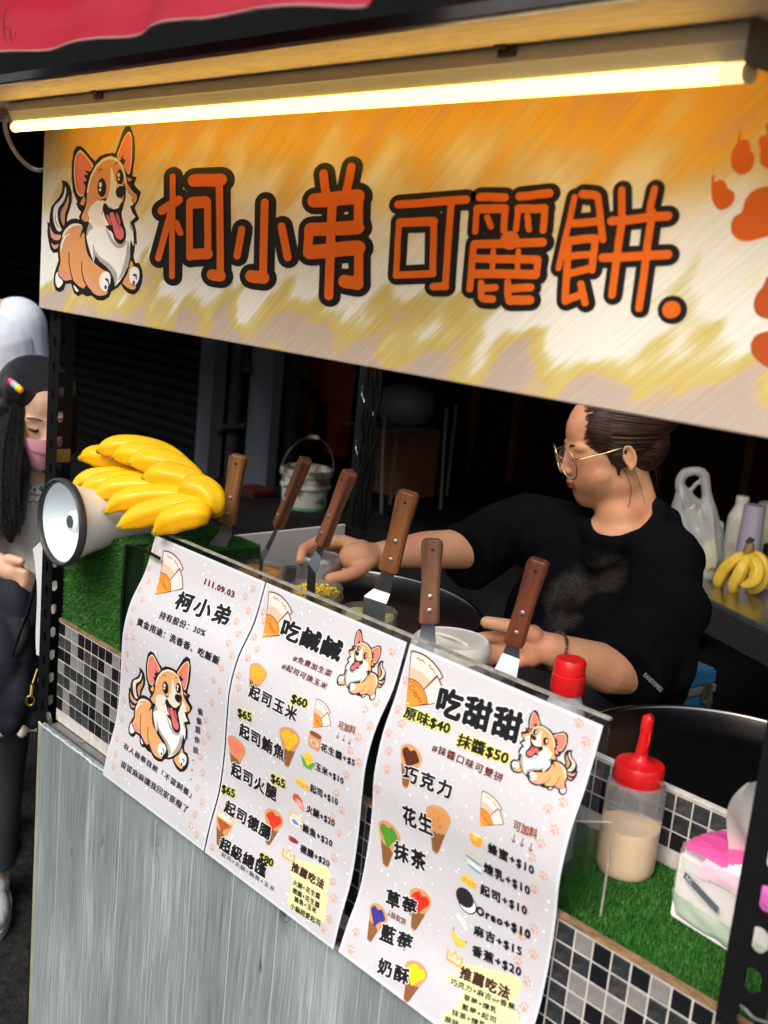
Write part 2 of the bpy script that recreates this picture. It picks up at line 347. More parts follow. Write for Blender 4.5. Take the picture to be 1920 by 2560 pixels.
# ================================================================ THE STALL
XL, XR = -1.992, -0.30
m_wood = None
def grey_wood():
    m = bpy.data.materials.new('grey_wood_print'); m.use_nodes = True; n = m.node_tree.nodes; l = m.node_tree.links; p = n['Principled BSDF']
    tc = n.new('ShaderNodeTexCoord')
    def noise(sc, st, det=4, dist=0):
        mp = n.new('ShaderNodeMapping'); mp.inputs['Scale'].default_value = st; l.new(tc.outputs['Object'], mp.inputs[0])
        t = n.new('ShaderNodeTexNoise'); t.inputs['Scale'].default_value = sc; t.inputs['Detail'].default_value = det; t.inputs['Distortion'].default_value = dist
        l.new(mp.outputs[0], t.inputs['Vector']); return t, mp
    warp, _ = noise(3.2, (1.5, 1, .9), 2)
    # knots: warp the across coordinate, then fine grain lines
    sep = n.new('ShaderNodeSeparateXYZ'); l.new(tc.outputs['Object'], sep.inputs[0])
    vor = n.new('ShaderNodeTexVoronoi'); vor.inputs['Scale'].default_value = 1.0; vor.feature = 'F1'
    mpv = n.new('ShaderNodeMapping'); mpv.inputs['Scale'].default_value = (8.5, 0, 4.2); l.new(tc.outputs['Object'], mpv.inputs[0]); l.new(mpv.outputs[0], vor.inputs['Vector'])
    kd = n.new('ShaderNodeMapRange'); kd.inputs[1].default_value = 0; kd.inputs[2].default_value = .30; kd.inputs[3].default_value = 1; kd.inputs[4].default_value = 0
    l.new(vor.outputs['Distance'], kd.inputs[0])
    def math_(op, a, b):
        q = n.new('ShaderNodeMath'); q.operation = op
        for i, v in enumerate((a, b)):
            if isinstance(v, (int, float)): q.inputs[i].default_value = v
            else: l.new(v, q.inputs[i])
        return q.outputs[0]
    across = math_('ADD', sep.outputs[0], math_('MULTIPLY', warp.outputs[0], .030))
    across = math_('ADD', across, math_('MULTIPLY', math_('POWER', kd.outputs[0], 2.0), .05))
    cx_ = n.new('ShaderNodeCombineXYZ'); l.new(math_('MULTIPLY', across, 1.0), cx_.inputs[0]); l.new(math_('MULTIPLY', sep.outputs[2], .02), cx_.inputs[2])
    g = n.new('ShaderNodeTexNoise'); g.inputs['Scale'].default_value = 260; g.inputs['Detail'].default_value = 6; g.inputs['Roughness'].default_value = .7
    l.new(cx_.outputs[0], g.inputs['Vector'])
    g2 = n.new('ShaderNodeTexNoise'); g2.inputs['Scale'].default_value = 22; g2.inputs['Detail'].default_value = 3; l.new(cx_.outputs[0], g2.inputs['Vector'])
    big, _ = noise(5, (1, 1, .35), 4)
    v = math_('ADD', math_('ADD', math_('MULTIPLY', g.outputs[0], .60), .095), math_('MULTIPLY', g2.outputs[0], .14))
    v = math_('ADD', v, math_('MULTIPLY', big.outputs[0], .30))
    v = math_('SUBTRACT', v, math_('MULTIPLY', math_('POWER', kd.outputs[0], 3.0), .22))
    spk, _ = noise(34, (1, 1, .33), 2)
    sp_ = n.new('ShaderNodeMapRange'); sp_.inputs[1].default_value = .68; sp_.inputs[2].default_value = .78; l.new(spk.outputs[0], sp_.inputs[0])
    v = math_('SUBTRACT', v, math_('MULTIPLY', sp_.outputs[0], .16))
    cr = n.new('ShaderNodeValToRGB'); e = cr.color_ramp.elements
    e[0].position = .47; e[0].color = (.072, .088, .098, 1); e[1].position = .78; e[1].color = (.58, .655, .685, 1)
    k = e.new(.53); k.color = (.175, .21, .228, 1); k = e.new(.64); k.color = (.28, .33, .352, 1)
    l.new(v, cr.inputs[0])
    # board joints printed every 0.10
    fr = math_('FRACT', math_('ADD', math_('DIVIDE', sep.outputs[0], .118), 0.03), 0)
    jt = math_('LESS_THAN', fr, .022)
    mx = n.new('ShaderNodeMix'); mx.data_type = 'RGBA'; mx.inputs[7].default_value = (.50, .58, .60, 1)
    l.new(math_('MULTIPLY', jt, .75), mx.inputs[0]); l.new(cr.outputs[0], mx.inputs[6]); l.new(mx.outputs[2], p.inputs['Base Color'])
    p.inputs['Roughness'].default_value = .38
    bn = n.new('ShaderNodeBump'); bn.inputs['Strength'].default_value = .35; bn.inputs['Distance'].default_value = .001; l.new(g.outputs[0], bn.inputs['Height']); l.new(bn.outputs[0], p.inputs['Normal'])
    return m
m_wood = grey_wood()
m_edge = mat('yellowed_edge_tape', (.42, .44, .30), .6, noise=(18, .45), stretch=(1, 1, .4))
m_plast = mat('clear_wrap_edge', (.60, .66, .68), .25, noise=(25, .3), bump=(60, .7, .003))
m_blk = mat('black_enamel', (.006, .0065, .008), .5, noise=(25, .35), bump=(80, .15, .001), spec=.3)
m_rustblk = mat('rusty_black_enamel', (.014, .014, .017), .45, noise=(40, .1), col2=(.012, .012, .014))
fp = thing('front_panel', 'grey wood-print front board of the stall under the menus', 'board', (XL, 0, 0))
b = MB(); b.box((XL + .013, .0, .012), (XR, .016, .797)); b.build('board', m_wood, fp)
b = MB()
b.box((XL, .0006, .012), (XL + .0125, .016, .797)); b.build('edge_strip', m_edge, fp)
# puckered film along the top edge
pts = []; z0 = .799
for i in range(240):
    x = XL + (XR - XL) * i / 239; pts.append((x, .002 + random.uniform(-.001, .001), z0 + random.uniform(-.0012, .0015)))
b = MB(); b.tube(pts, [random.uniform(.0022, .0036) for _ in pts], 6); b.build('wrapped_top_edge', m_plast, fp, 60)
for i in range(14):
    x = random.uniform(XL + .05, -.8); z = random.uniform(.1, .78)
# steel ledge
lg = thing('steel_ledge', 'narrow dull steel ledge between the grey board and the mosaic tiles', 'ledge', (XL, .02, .79))
b = MB(); b.box((XL + .02, .018, .790), (XR, .034, .801)); b.build('ledge_top', mat('dull_steel', (.34, .34, .33), .45, metal=.8, noise=(14, .3)), lg)
for x in (-1.86, -1.72, -.62):
    b = MB(); b.lathe([(.007, 0), (.007, .002), (.003, .004)], (x, .026, .8012), 14); b.build('screw', m_chrome, lg, 40)

# mosaic tiles
m_grout = mat('pale_grout', (.66, .64, .61), .8, noise=(60, .25))
TM = [mat('tile_black', (.012, .013, .017), .22, noise=(30, .3)), mat('tile_charcoal', (.045, .050, .056), .3, noise=(60, .5), ramp=(.45, .6)),
      mat('tile_slate', (.075, .080, .085), .3, noise=(90, .55), ramp=(.45, .6)), mat('tile_grey', (.27, .27, .27), .35, noise=(50, .3))]
P_ = .0268; TW = P_ - .0029
def tile_me(ma, w=TW, h=TW):
    m_ = MB(); d0 = .0014; c = .0008
    V = [(-w/2, 0, -h/2), (w/2, 0, -h/2), (w/2, 0, h/2), (-w/2, 0, h/2), (-w/2, -d0+.0006, -h/2), (w/2, -d0+.0006, -h/2), (w/2, -d0+.0006, h/2), (-w/2, -d0+.0006, h/2),
         (-w/2+c, -d0, -h/2+c), (w/2-c, -d0, -h/2+c), (w/2-c, -d0, h/2-c), (-w/2+c, -d0, h/2-c)]
    F = [(0, 1, 5, 4), (1, 2, 6, 5), (2, 3, 7, 6), (3, 0, 4, 7), (4, 5, 9, 8), (5, 6, 10, 9), (6, 7, 11, 10), (7, 4, 8, 11), (8, 9, 10, 11)]
    m_.add(V, F); me = m_.mesh('tile'); me.materials.append(ma); return me
TME = [tile_me(q) for q in TM]
def tiled(name, label, x0, x1, y, z0, z1, vis, th=.006):
    t = thing(name, label, 'tiled wall', (x0, y, z0))
    b = MB(); b.box((x0, y, z0), (x1, y + th, z1)); b.build('grout_board', m_grout, t)
    rest = MB(); nx = int((x1 - x0) / P_); nz = int(round((z1 - z0) / P_))
    rng = random.Random(3)
    for i in range(nx):
        for j in range(nz):
            k = rng.choices((0, 1, 2, 3), (38, 24, 20, 18))[0]
            x = x0 + P_ * (i + .5); z = z1 - .0015 - P_ * (j + .5)
            if z - P_ / 2 < z0: continue
            if any(a < x < c for a, c in vis):
                o = link('tile', TME[k], None, t, local=True)
                o.location = (x - x0, -.0002 + rng.uniform(-.0002, .0002), z - z0); o.rotation_euler = (rng.uniform(-.01, .01), 0, rng.uniform(-.012, .012))
            else:
                rest.cur = k; rest.box((x - TW/2, y - .0014, z - TW/2), (x + TW/2, y, z + TW/2))
    if rest.v:
        o = rest.build('hidden_tiles', TM, t); o['kind'] = 'stuff'
    return t
tiled('tiled_wall', 'black and grey mosaic tile strip above the grey board, behind the menus', -1.985, -.40, .036, .802, 1.017, [(-1.99, -1.62), (-.78, -.40)])
tiled('tiled_wall', 'low mosaic tile upstand between the turf shelf and the right griddle', -1.30, -.36, .292, 1.000, 1.108, [(-1.05, -.36)])
b = MB(); b.box((-1.30, .2895, 1.1085), (-.36, .302, 1.112)); props(b.build('trim_strip', m_grout, bev=.001), 'pale trim capping the low mosaic upstand by the griddle', 'trim')
m_ply = mat('worn_plywood_edge', (.36, .22, .11), .7, noise=(40, .6), stretch=(1, 1, 4))
b = MB(); b.box((-1.985, .034, 1.0175), (-.40, .044, 1.0225)); props(b.build('plywood_edge', m_ply), 'thin worn plywood edge on top of the front mosaic', 'edging')

# slotted angle posts: real keyhole slots cut through
def slotted(name, label, x0, y0, z0, z1, leg=.043, side=.05, sx=1, pitch=.05, off=.0, hole=.0062, cx=.5):
    """front leg in the XZ plane, side leg running back"""
    t = thing(name, label, 'post', (x0, y0, z0))
    def plate(W_, horiz, cen, zs, first):
        V = []; F = []
        # one pitch cell: rectangle with teardrop hole
        N = 24; hl = []
        for k in range(N):
            a = 2 * pi * k / N; r_ = hole * (1.0 if sin(a) > -.2 else .78)
            hl.append((cen + r_ * cos(a) , (pitch * .12 + r_ * sin(a)) if sin(a) > 0 else (-pitch * .10 + r_ * sin(a))))
        out = []
        for k in range(N):
            a = 2 * pi * k / N; dx_, dz_ = cos(a), sin(a)
            hx = (W_ - cen) if dx_ > 0 else cen; s_ = min((hx / abs(dx_)) if abs(dx_) > 1e-6 else 9, (pitch / 2) / abs(dz_) if abs(dz_) > 1e-6 else 9)
            out.append((cen + dx_ * s_, dz_ * s_))
        # corners
        n_ = int((zs[1] - zs[0]) / pitch) + 1
        for c in range(n_):
            zc = zs[0] + first + pitch * (c + .5); base = len(V)
            for (u, w_) in hl + out: V.append((u, zc + w_))
            cor = {}
            for (cu, cw) in ((W_, pitch/2), (0, pitch/2), (0, -pitch/2), (W_, -pitch/2)):
                cor[(cu, cw)] = len(V); V.append((cu, zc + cw))
            for k in range(N):
                k2 = (k + 1) % N; F.append((base + k, base + N + k, base + N + k2, base + k2))
                a, q = out[k], out[k2]
                onx = lambda p_: abs(p_[0]) < 1e-6 or abs(p_[0] - W_) < 1e-6
                onz = lambda p_: abs(abs(p_[1]) - pitch/2) < 1e-6
                if (onx(a) and onz(q) and not onz(a)) or (onz(a) and onx(q) and not onz(q)):
                    cu = a[0] if onx(a) and not onz(a) else q[0]; cw = q[1] if onz(q) and not onx(q) else a[1]
                    if not onz(a): cu = a[0]; cw = q[1]
                    else: cu = q[0]; cw = a[1]
                    key = min(cor, key=lambda kk: abs(kk[0] - cu) + abs(kk[1] - cw)); F.append((base + N + k, cor[key], base + N + k2))
        return V, F
    for nm, W_, fn in (('front_flange', leg, lambda u, w_: (x0 + sx * u, y0, w_)), ('side_flange', side, lambda u, w_: (x0, y0 + .0015 + u, w_))):
        V, F = plate(W_, 0, W_ * cx if nm == 'front_flange' else W_ * .5, (z0, z1), off)
        me = bpy.data.meshes.new(nm); me.from_pydata([fn(*v) for v in V], [], F); me.update()
        bm_ = bmesh.new(); bm_.from_mesh(me); bmesh.ops.remove_doubles(bm_, verts=bm_.verts, dist=1e-5); bmesh.ops.recalc_face_normals(bm_, faces=bm_.faces)
        bmesh.ops.solidify(bm_, geom=bm_.faces[:], thickness=.0018); bm_.to_mesh(me); bm_.free()
        link(nm, me, m_blk, t)
    return t
pl = slotted('slotted_post', 'black slotted angle post at the left end of the stall, front corner', -2.034, .020, .0, 1.985)
b = MB(); b.box((-2.0318, .0235, 1.335), (-2.0300, .0695, 1.362)); b.build('packing_tape', mat('brown_tape', (.34, .21, .05), .25, noise=(30, .4)), pl)
bo = aty(123, 1790, .019); b = MB(); b.lathe([(.009, 0), (.0085, .003), (.005, .005)], (0, 0, 0), 18, Matrix.Translation(bo) @ Matrix.Rotation(pi/2, 4, 'X')); b.build('bolt', mat('zinc', (.55, .55, .53), .35, metal=.9), pl, 40)
prr = slotted('slotted_post', 'black slotted angle post at the right edge of the picture with rust near its foot', -.4663, -.001, .0, 1.99, leg=.052, side=.05, pitch=.0455, off=.026, hole=.0102, cx=.60)
# rust on the post foot: flakes
b = MB(); rg = random.Random(5)
for i in range(70):
    p = Vector((-.4663 + .002 + abs(rg.gauss(0, .006)), -.0016, rg.uniform(.94, 1.035)))
    s_ = rg.uniform(.0008, .0032); n_ = 6
    b.add([(p.x + s_ * cos(2*pi*k/n_) * rg.uniform(.5, 1), p.y - .0005, p.z + s_ * 1.6 * sin(2*pi*k/n_) * rg.uniform(.5, 1)) for k in range(n_)], [tuple(range(n_ - 1, -1, -1))])
b.build('rust_flakes', mat('rust', (.13, .065, .045), .9, noise=(300, .5)), prr)
rp = slotted('slotted_post', 'black slotted angle post at the left rear corner of the stall', -1.990, .80, .0, 1.98, leg=.075, side=.05, pitch=.05)
b = MB(); zt = aty(870, 1000, .78).z
for k, (px, py, ln) in enumerate(((905, 985, .04), (925, 1010, .05), (890, 1120, .05))):
    q = aty(px, py, .79); b = MB(); b.tube(crom([q + Vector((0, 0, .02)), q, q + Vector((.02, -.01, -.012)), q + Vector((.03, -.012, -.03))]), .002, 6)
    b.build('hook', m_chrome, rp, 60)
# ties and cable bundle hanging on the rear post
rgn = random.Random(11)
hb = thing('cable_bundle', 'tangle of shiny black cables hanging down the rear post', 'cables', (-1.95, .78, 1.1))
m_gl = mat('glossy_black_cable', (.004, .004, .004), .6, spec=.15)
for k in range(5):
    x = -1.935 + .011 * k; pts = [(x + rgn.uniform(-.004, .004), .775 + rgn.uniform(-.006, .006), 1.66 - .045 * i) for i in range(12)]
    b = MB(); b.tube(crom(pts, 4), .0045, 8); b.build('cable', m_gl, hb, 60)

# side panel
m_cream = mat('cream_board', (.86, .80, .70), .55, noise=(8, .12))
b = MB(); b.box((-1.992, .075, .985), (-1.984, .792, 1.157)); props(b.build('side_board', m_cream, bev=.001), 'cream side board closing the left end of the stall counter', 'board')
# counter carcass under the griddles
m_ctr = mat('worn_dark_counter', (.040, .036, .032), .5, noise=(10, .5), bump=(40, .3, .002))
ct = thing('counter', 'dark worn counter carrying the griddles and jars', 'counter', (-1.2, .4, 0))
b = MB(); b.box((-1.983, .304, .965), (-.34, .86, .985)); b.build('top', m_ctr, ct)
b = MB(); b.box((-1.983, .046, .955), (-.36, .3035, .985)); b.build('shelf_board', m_ctr, ct)
b = MB(); b.box((-1.983, .045, .02), (-.36, .060, .954)); b.build('inner_board', m_ctr, ct)
for x, y in ((-1.2, .83), (-.40, .83)):
    b = MB(); b.box((x, y, .0), (x + .03, y + .025, .964)); b.build('leg', m_blk, ct)

# ---------------------------------------------------------------- turf
m_turf = mat('turf_green', (.022, .15, .014), .55, noise=(26, .65), col2=(.006, .045, .006))
m_turfb = mat('turf_backing', (.010, .050, .010), .9, noise=(40, .5))
import numpy as np
def blades(name, parent, N, frame, L=.0058, w=.0007, seed=1, lean=.55):
    """frame(u, v) -> (point, normal, tangent)"""
    R_ = np.random.RandomState(seed); V = np.zeros((N * 3, 3)); 
    o, n_, t1, t2, U_, V_ = [np.array(q, float) if not isinstance(q, float) else q for q in frame]
    u = R_.rand(N, 1) * U_; v = R_.rand(N, 1) * V_
    P = o + u * t1 + v * t2
    a = R_.rand(N, 1) * 2 * pi; dirh = np.cos(a) * t1 + np.sin(a) * t2; side_ = -np.sin(a) * t1 + np.cos(a) * t2
    len_ = L * (.55 + .7 * R_.rand(N, 1)); tip = P + n_ * len_ + dirh * len_ * lean * R_.rand(N, 1)
    tip[:, 2] -= (len_ * .3)[:, 0] * (abs(n_[2]) < .5)
    V[0::3] = P - side_ * w; V[1::3] = P + side_ * w; V[2::3] = tip
    me = bpy.data.meshes.new(name); me.vertices.add(N * 3); me.vertices.foreach_set('co', V.ravel())
    me.loops.add(N * 3); me.loops.foreach_set('vertex_index', np.arange(N * 3)); me.polygons.add(N); me.polygons.foreach_set('loop_start', np.arange(N) * 3)
    me.polygons.foreach_set('loop_total', np.full(N, 3)); me.polygons.foreach_set('material_index', R_.choice(3, N, p=[.5, .35, .15]).astype(np.int32)); me.update(); me.validate()
    o_ = link(name, me, [m_turf, mat('turf_mid', (.040, .22, .020), .5), mat('turf_light', (.10, .28, .05), .5)], parent); o_['kind'] = 'stuff'; return o_
tb = thing('turf_box', 'box wrapped in green artificial turf under the megaphone', 'turf box', (-1.87, .15, 1.0))
b = MB(); b.box((-1.982, .044, 1.023), (-1.752, .285, 1.228)); b.build('wrapped_box', m_turfb, tb)
blades('turf_pile', tb, 26000, ((-1.982, .044, 1.008), (0, -1, 0), (1, 0, 0), (0, 0, 1), .230, .222), seed=1)
blades('turf_pile', tb, 22000, ((-1.982, .044, 1.228), (0, 0, 1), (1, 0, 0), (0, 1, 0), .230, .241), seed=2)
tb2 = thing('turf_box', 'second turf-covered box, right of the black seam, half behind the first menu', 'turf box', (-1.6, .15, 1.0))
b = MB(); b.box((-1.744, .080, 1.023), (-1.662, .285, 1.226)); b.build('wrapped_box', m_turfb, tb2)
blades('turf_pile', tb2, 12000, ((-1.744, .080, 1.012), (0, -1, 0), (1, 0, 0), (0, 0, 1), .08, .215), seed=3)
blades('turf_pile', tb2, 12000, ((-1.744, .080, 1.226), (0, 0, 1), (1, 0, 0), (0, 1, 0), .082, .205), seed=4)
b = MB(); b.tube(crom([(-1.748, .040, 1.232), (-1.749, .038, 1.12), (-1.747, .040, 1.03)]), .0035, 8); b.tube(crom([(-1.748, .040, 1.232), (-1.70, .043, 1.236), (-1.64, .044, 1.233)]), .0030, 8)
b.build('black_seam_tape', m_blk, tb2, 60)
ts = thing('turf_mat', 'green artificial turf mat on the right-hand shelf under the squeeze bottle', 'turf mat', (-.7, .15, .99))
b = MB(); b.box((-1.28, .060, .9855), (-.36, .2895, .9995)); b.build('mat_backing', m_turfb, ts)
blades('turf_pile', ts, 76000, ((-.98, .060, .9995), (0, 0, 1), (1, 0, 0), (0, 1, 0), .62, .228), L=.0062, seed=5)
pts = [(-1.1 + .0125 * i, .056 + .004 * sin(i * .5), 1.001 + .002 * sin(i * .7)) for i in range(60)]
b = MB(); b.tube(crom(pts, 3), .0045, 8); b.tube([(p[0], p[1] - .006, p[2] - .005) for p in pts], .004, 8); b.build('rubber_edge', mat('black_rubber', (.015, .016, .015), .7, bump=(400, .9, .002)), ts, 60)

# ---------------------------------------------------------------- canopy board and lamp
m_mdf = mat('pale_pine_board', (.84, .70, .50), .5, noise=(22, .3), stretch=(1, 8, 8), bump=(60, .3, .001))
m_dgrey = mat('dark_grey_edge', (.06, .06, .062), .6, noise=(20, .3))
cn = thing('canopy_board', 'pale timber board over the sign, lit warm by the tube lamp', 'canopy', (-1.2, 0, 2.0))
b = MB(); b.box((-2.06, -.205, 1.994), (-.10, -.013, 2.006)); b.build('board', m_mdf, cn)
b = MB(); b.box((-2.064, -.209, 1.998), (-.10, -.2055, 2.010)); b.build('edge_trim', m_dgrey, cn)
b = MB(); b.box((-2.10, -.20, 1.975), (-2.0605, -.02, 2.012)); b.build('end_bracket', mat('grey_metal', (.22, .23, .25), .45, metal=.6), cn)
lm = thing('tube_lamp', 'long glowing warm LED tube in a grey batten over the sign', 'lamp', (-1.2, -.10, 1.96))
m_house = mat('grey_lamp_housing', (.62, .66, .74), .4, noise=(4, .1))
LX0, LX1 = -1.950, -.530; ly = -.10
b = MB(); prof = [(-.013, 1.9935), (-.015, 1.990), (-.0155, 1.9775), (-.0135, 1.976), (-.009, 1.966), (-.0075, 1.9625), (.0075, 1.9625), (.009, 1.966), (.015, 1.9935)]
V = [(LX0, ly + p[0], p[1]) for p in prof] + [(LX1, ly + p[0], p[1]) for p in prof]; k = len(prof)
b.add(V, [(i, (i + 1) % k, k + (i + 1) % k, k + i) for i in range(k)] + [tuple(range(k - 1, -1, -1)), tuple(range(k, 2 * k))]); b.build('housing', m_house, lm, 50)
m_glow = mat('lit_tube', (1, .85, .5), .4, emit=((1.0, .58, .10), 4.6))
RT = .0080
b = MB(); b.tube([(LX0 + .004, ly - .002, 1.9538), (LX1 - .03, ly - .002, 1.9538)], RT, 24); b.build('glowing_tube', m_glow, lm, 50)
b = MB(); b.tube([(LX1 - .0299, ly - .002, 1.9538), (LX1 - .006, ly - .002, 1.9538)], RT, 24); b.build('tube_end', mat('tube_end_glow', (.9, .75, .45), .3, emit=((1, .60, .22), 1.3)), lm, 50)
b = MB(); b.tube([(LX1 - .0059, ly - .002, 1.9538), (LX1 - .001, ly - .002, 1.9538)], RT * 1.12, 24)
b.build('end_cap', mat('cream_cap', (.75, .62, .40), .4), lm, 50)
b = MB(); b.box((LX1 + .0005, ly - .022, 1.957), (LX1 + .006, ly + .022, 1.994)); b.build('end_plate', mat('grey_end_plate', (.16, .15, .15), .5), lm, bev=.002)
b = MB(); b.tube([(LX0 - .001, ly - .002, 1.9538), (LX0 + .0035, ly - .002, 1.9538)], RT * 1.1, 24); b.build('end_cap', mat('lit_cap', (.9, .7, .35), .4, emit=((1, .6, .2), .6)), lm, 50)
for x in (-1.63, -.80):
    b = MB(); b.box((x - .012, ly - .0185, 1.984), (x + .012, ly - .0157, 1.9935)); b.box((x - .012, ly - .024, 1.990), (x + .002, ly - .0186, 1.9935)); b.build('mounting_clip', mat('dark_clip', (.05, .05, .05), .5), lm)
cpts = [aty(45, 300, -.10), aty(22, 293, -.10), aty(12, 310, -.09), aty(22, 350, -.06), aty(45, 390, -.03), aty(75, 418, 0), aty(100, 426, .02), aty(120, 420, .05)]
b = MB(); b.tube(crom(cpts), [.006] * 6 + [.0042] * 37, 8); b.build('power_cord', mat('grimy_white_cord', (.55, .50, .44), .5), lm, 60)

# ---------------------------------------------------------------- red awning
aw = thing('red_awning', 'faded red fabric awning edge of a neighbouring stall at the top left', 'awning', (-1.2, -.3, 2.1))
m_awn = mat('faded_red_fabric', (.30, .010, .024), .8, spec=.1, noise=(3.5, .35), col2=(.32, .035, .055), bump=(420, .5, .002), stretch=(.3, 1, 1.6), sheen=.0)
NX, NZ = 70, 26; V = []; F = []
low = [(-120, 165), (0, 141), (60, 131), (120, 122), (170, 108), (240, 92), (330, 82), (440, 64), (520, 52), (590, 33), (640, 24), (760, 14), (860, 9), (884, 4), (900, -30)]
def lowpy(px):
    for (a, c), (e, g) in zip(low, low[1:]):
        if a <= px <= e: return c + (g - c) * (px - a) / (e - a)
    return low[-1][1]
YA = -.34
for i in range(NX + 1):
    px = -120 + 1004 * i / NX; L0 = aty(px, lowpy(px), YA)
    for j in range(NZ + 1):
        t = j / NZ; y = YA + .25 * t + .010 * sin(L0.x * 14 + t * 3) * (1 - t * .5) + .008 * sin(L0.x * 31 + 5 * t)
        V.append((L0.x, y, L0.z + t * .42))
for i in range(NX):
    for j in range(NZ): a = i * (NZ + 1) + j; F.append((a, a + NZ + 1, a + NZ + 2, a + 1))
b = MB(); b.add(V, F); me = b.mesh('cloth'); bm_ = bmesh.new(); bm_.from_mesh(me); bmesh.ops.recalc_face_normals(bm_, faces=bm_.faces); bmesh.ops.solidify(bm_, geom=bm_.faces[:], thickness=.0012); bm_.to_mesh(me); bm_.free(); smooth(me, 60)
link('cloth', me, m_awn, aw)
hem = [Vector(V[i * (NZ + 1)]) + Vector((0, -.001, 0)) for i in range(NX + 1)]
b = MB(); b.tube(hem, .0018, 6); b.build('hem', mat('grey_hem', (.28, .13, .13), .7), aw, 60)
# faint marker drawing on the fabric
mk = [[(10, 95), (8, 40), (18, 20), (34, 22), (40, 40), (38, 85)], [(12, 48), (38, 46)], [(24, 25), (24, 96)], [(14, 68), (36, 66)]]
def awn_pt(px, py):
    y = YA
    for _ in range(6):
        p = aty(px, py, y); i_px = px; L0 = aty(px, lowpy(px), YA); t = max(0, (p.z - L0.z) / .42)
        y = YA + .25 * t + .010 * sin(L0.x * 14 + t * 3) * (1 - t * .5) + .008 * sin(L0.x * 31 + 5 * t)
    return aty(px, py, y - .0035)
b = MB()
for s_ in mk: b.tube(crom([awn_pt(*q) for q in s_], 4), .0006, 5)
b.build('marker_drawing', mat('marker_ink', (.10, .02, .03), .7), aw)
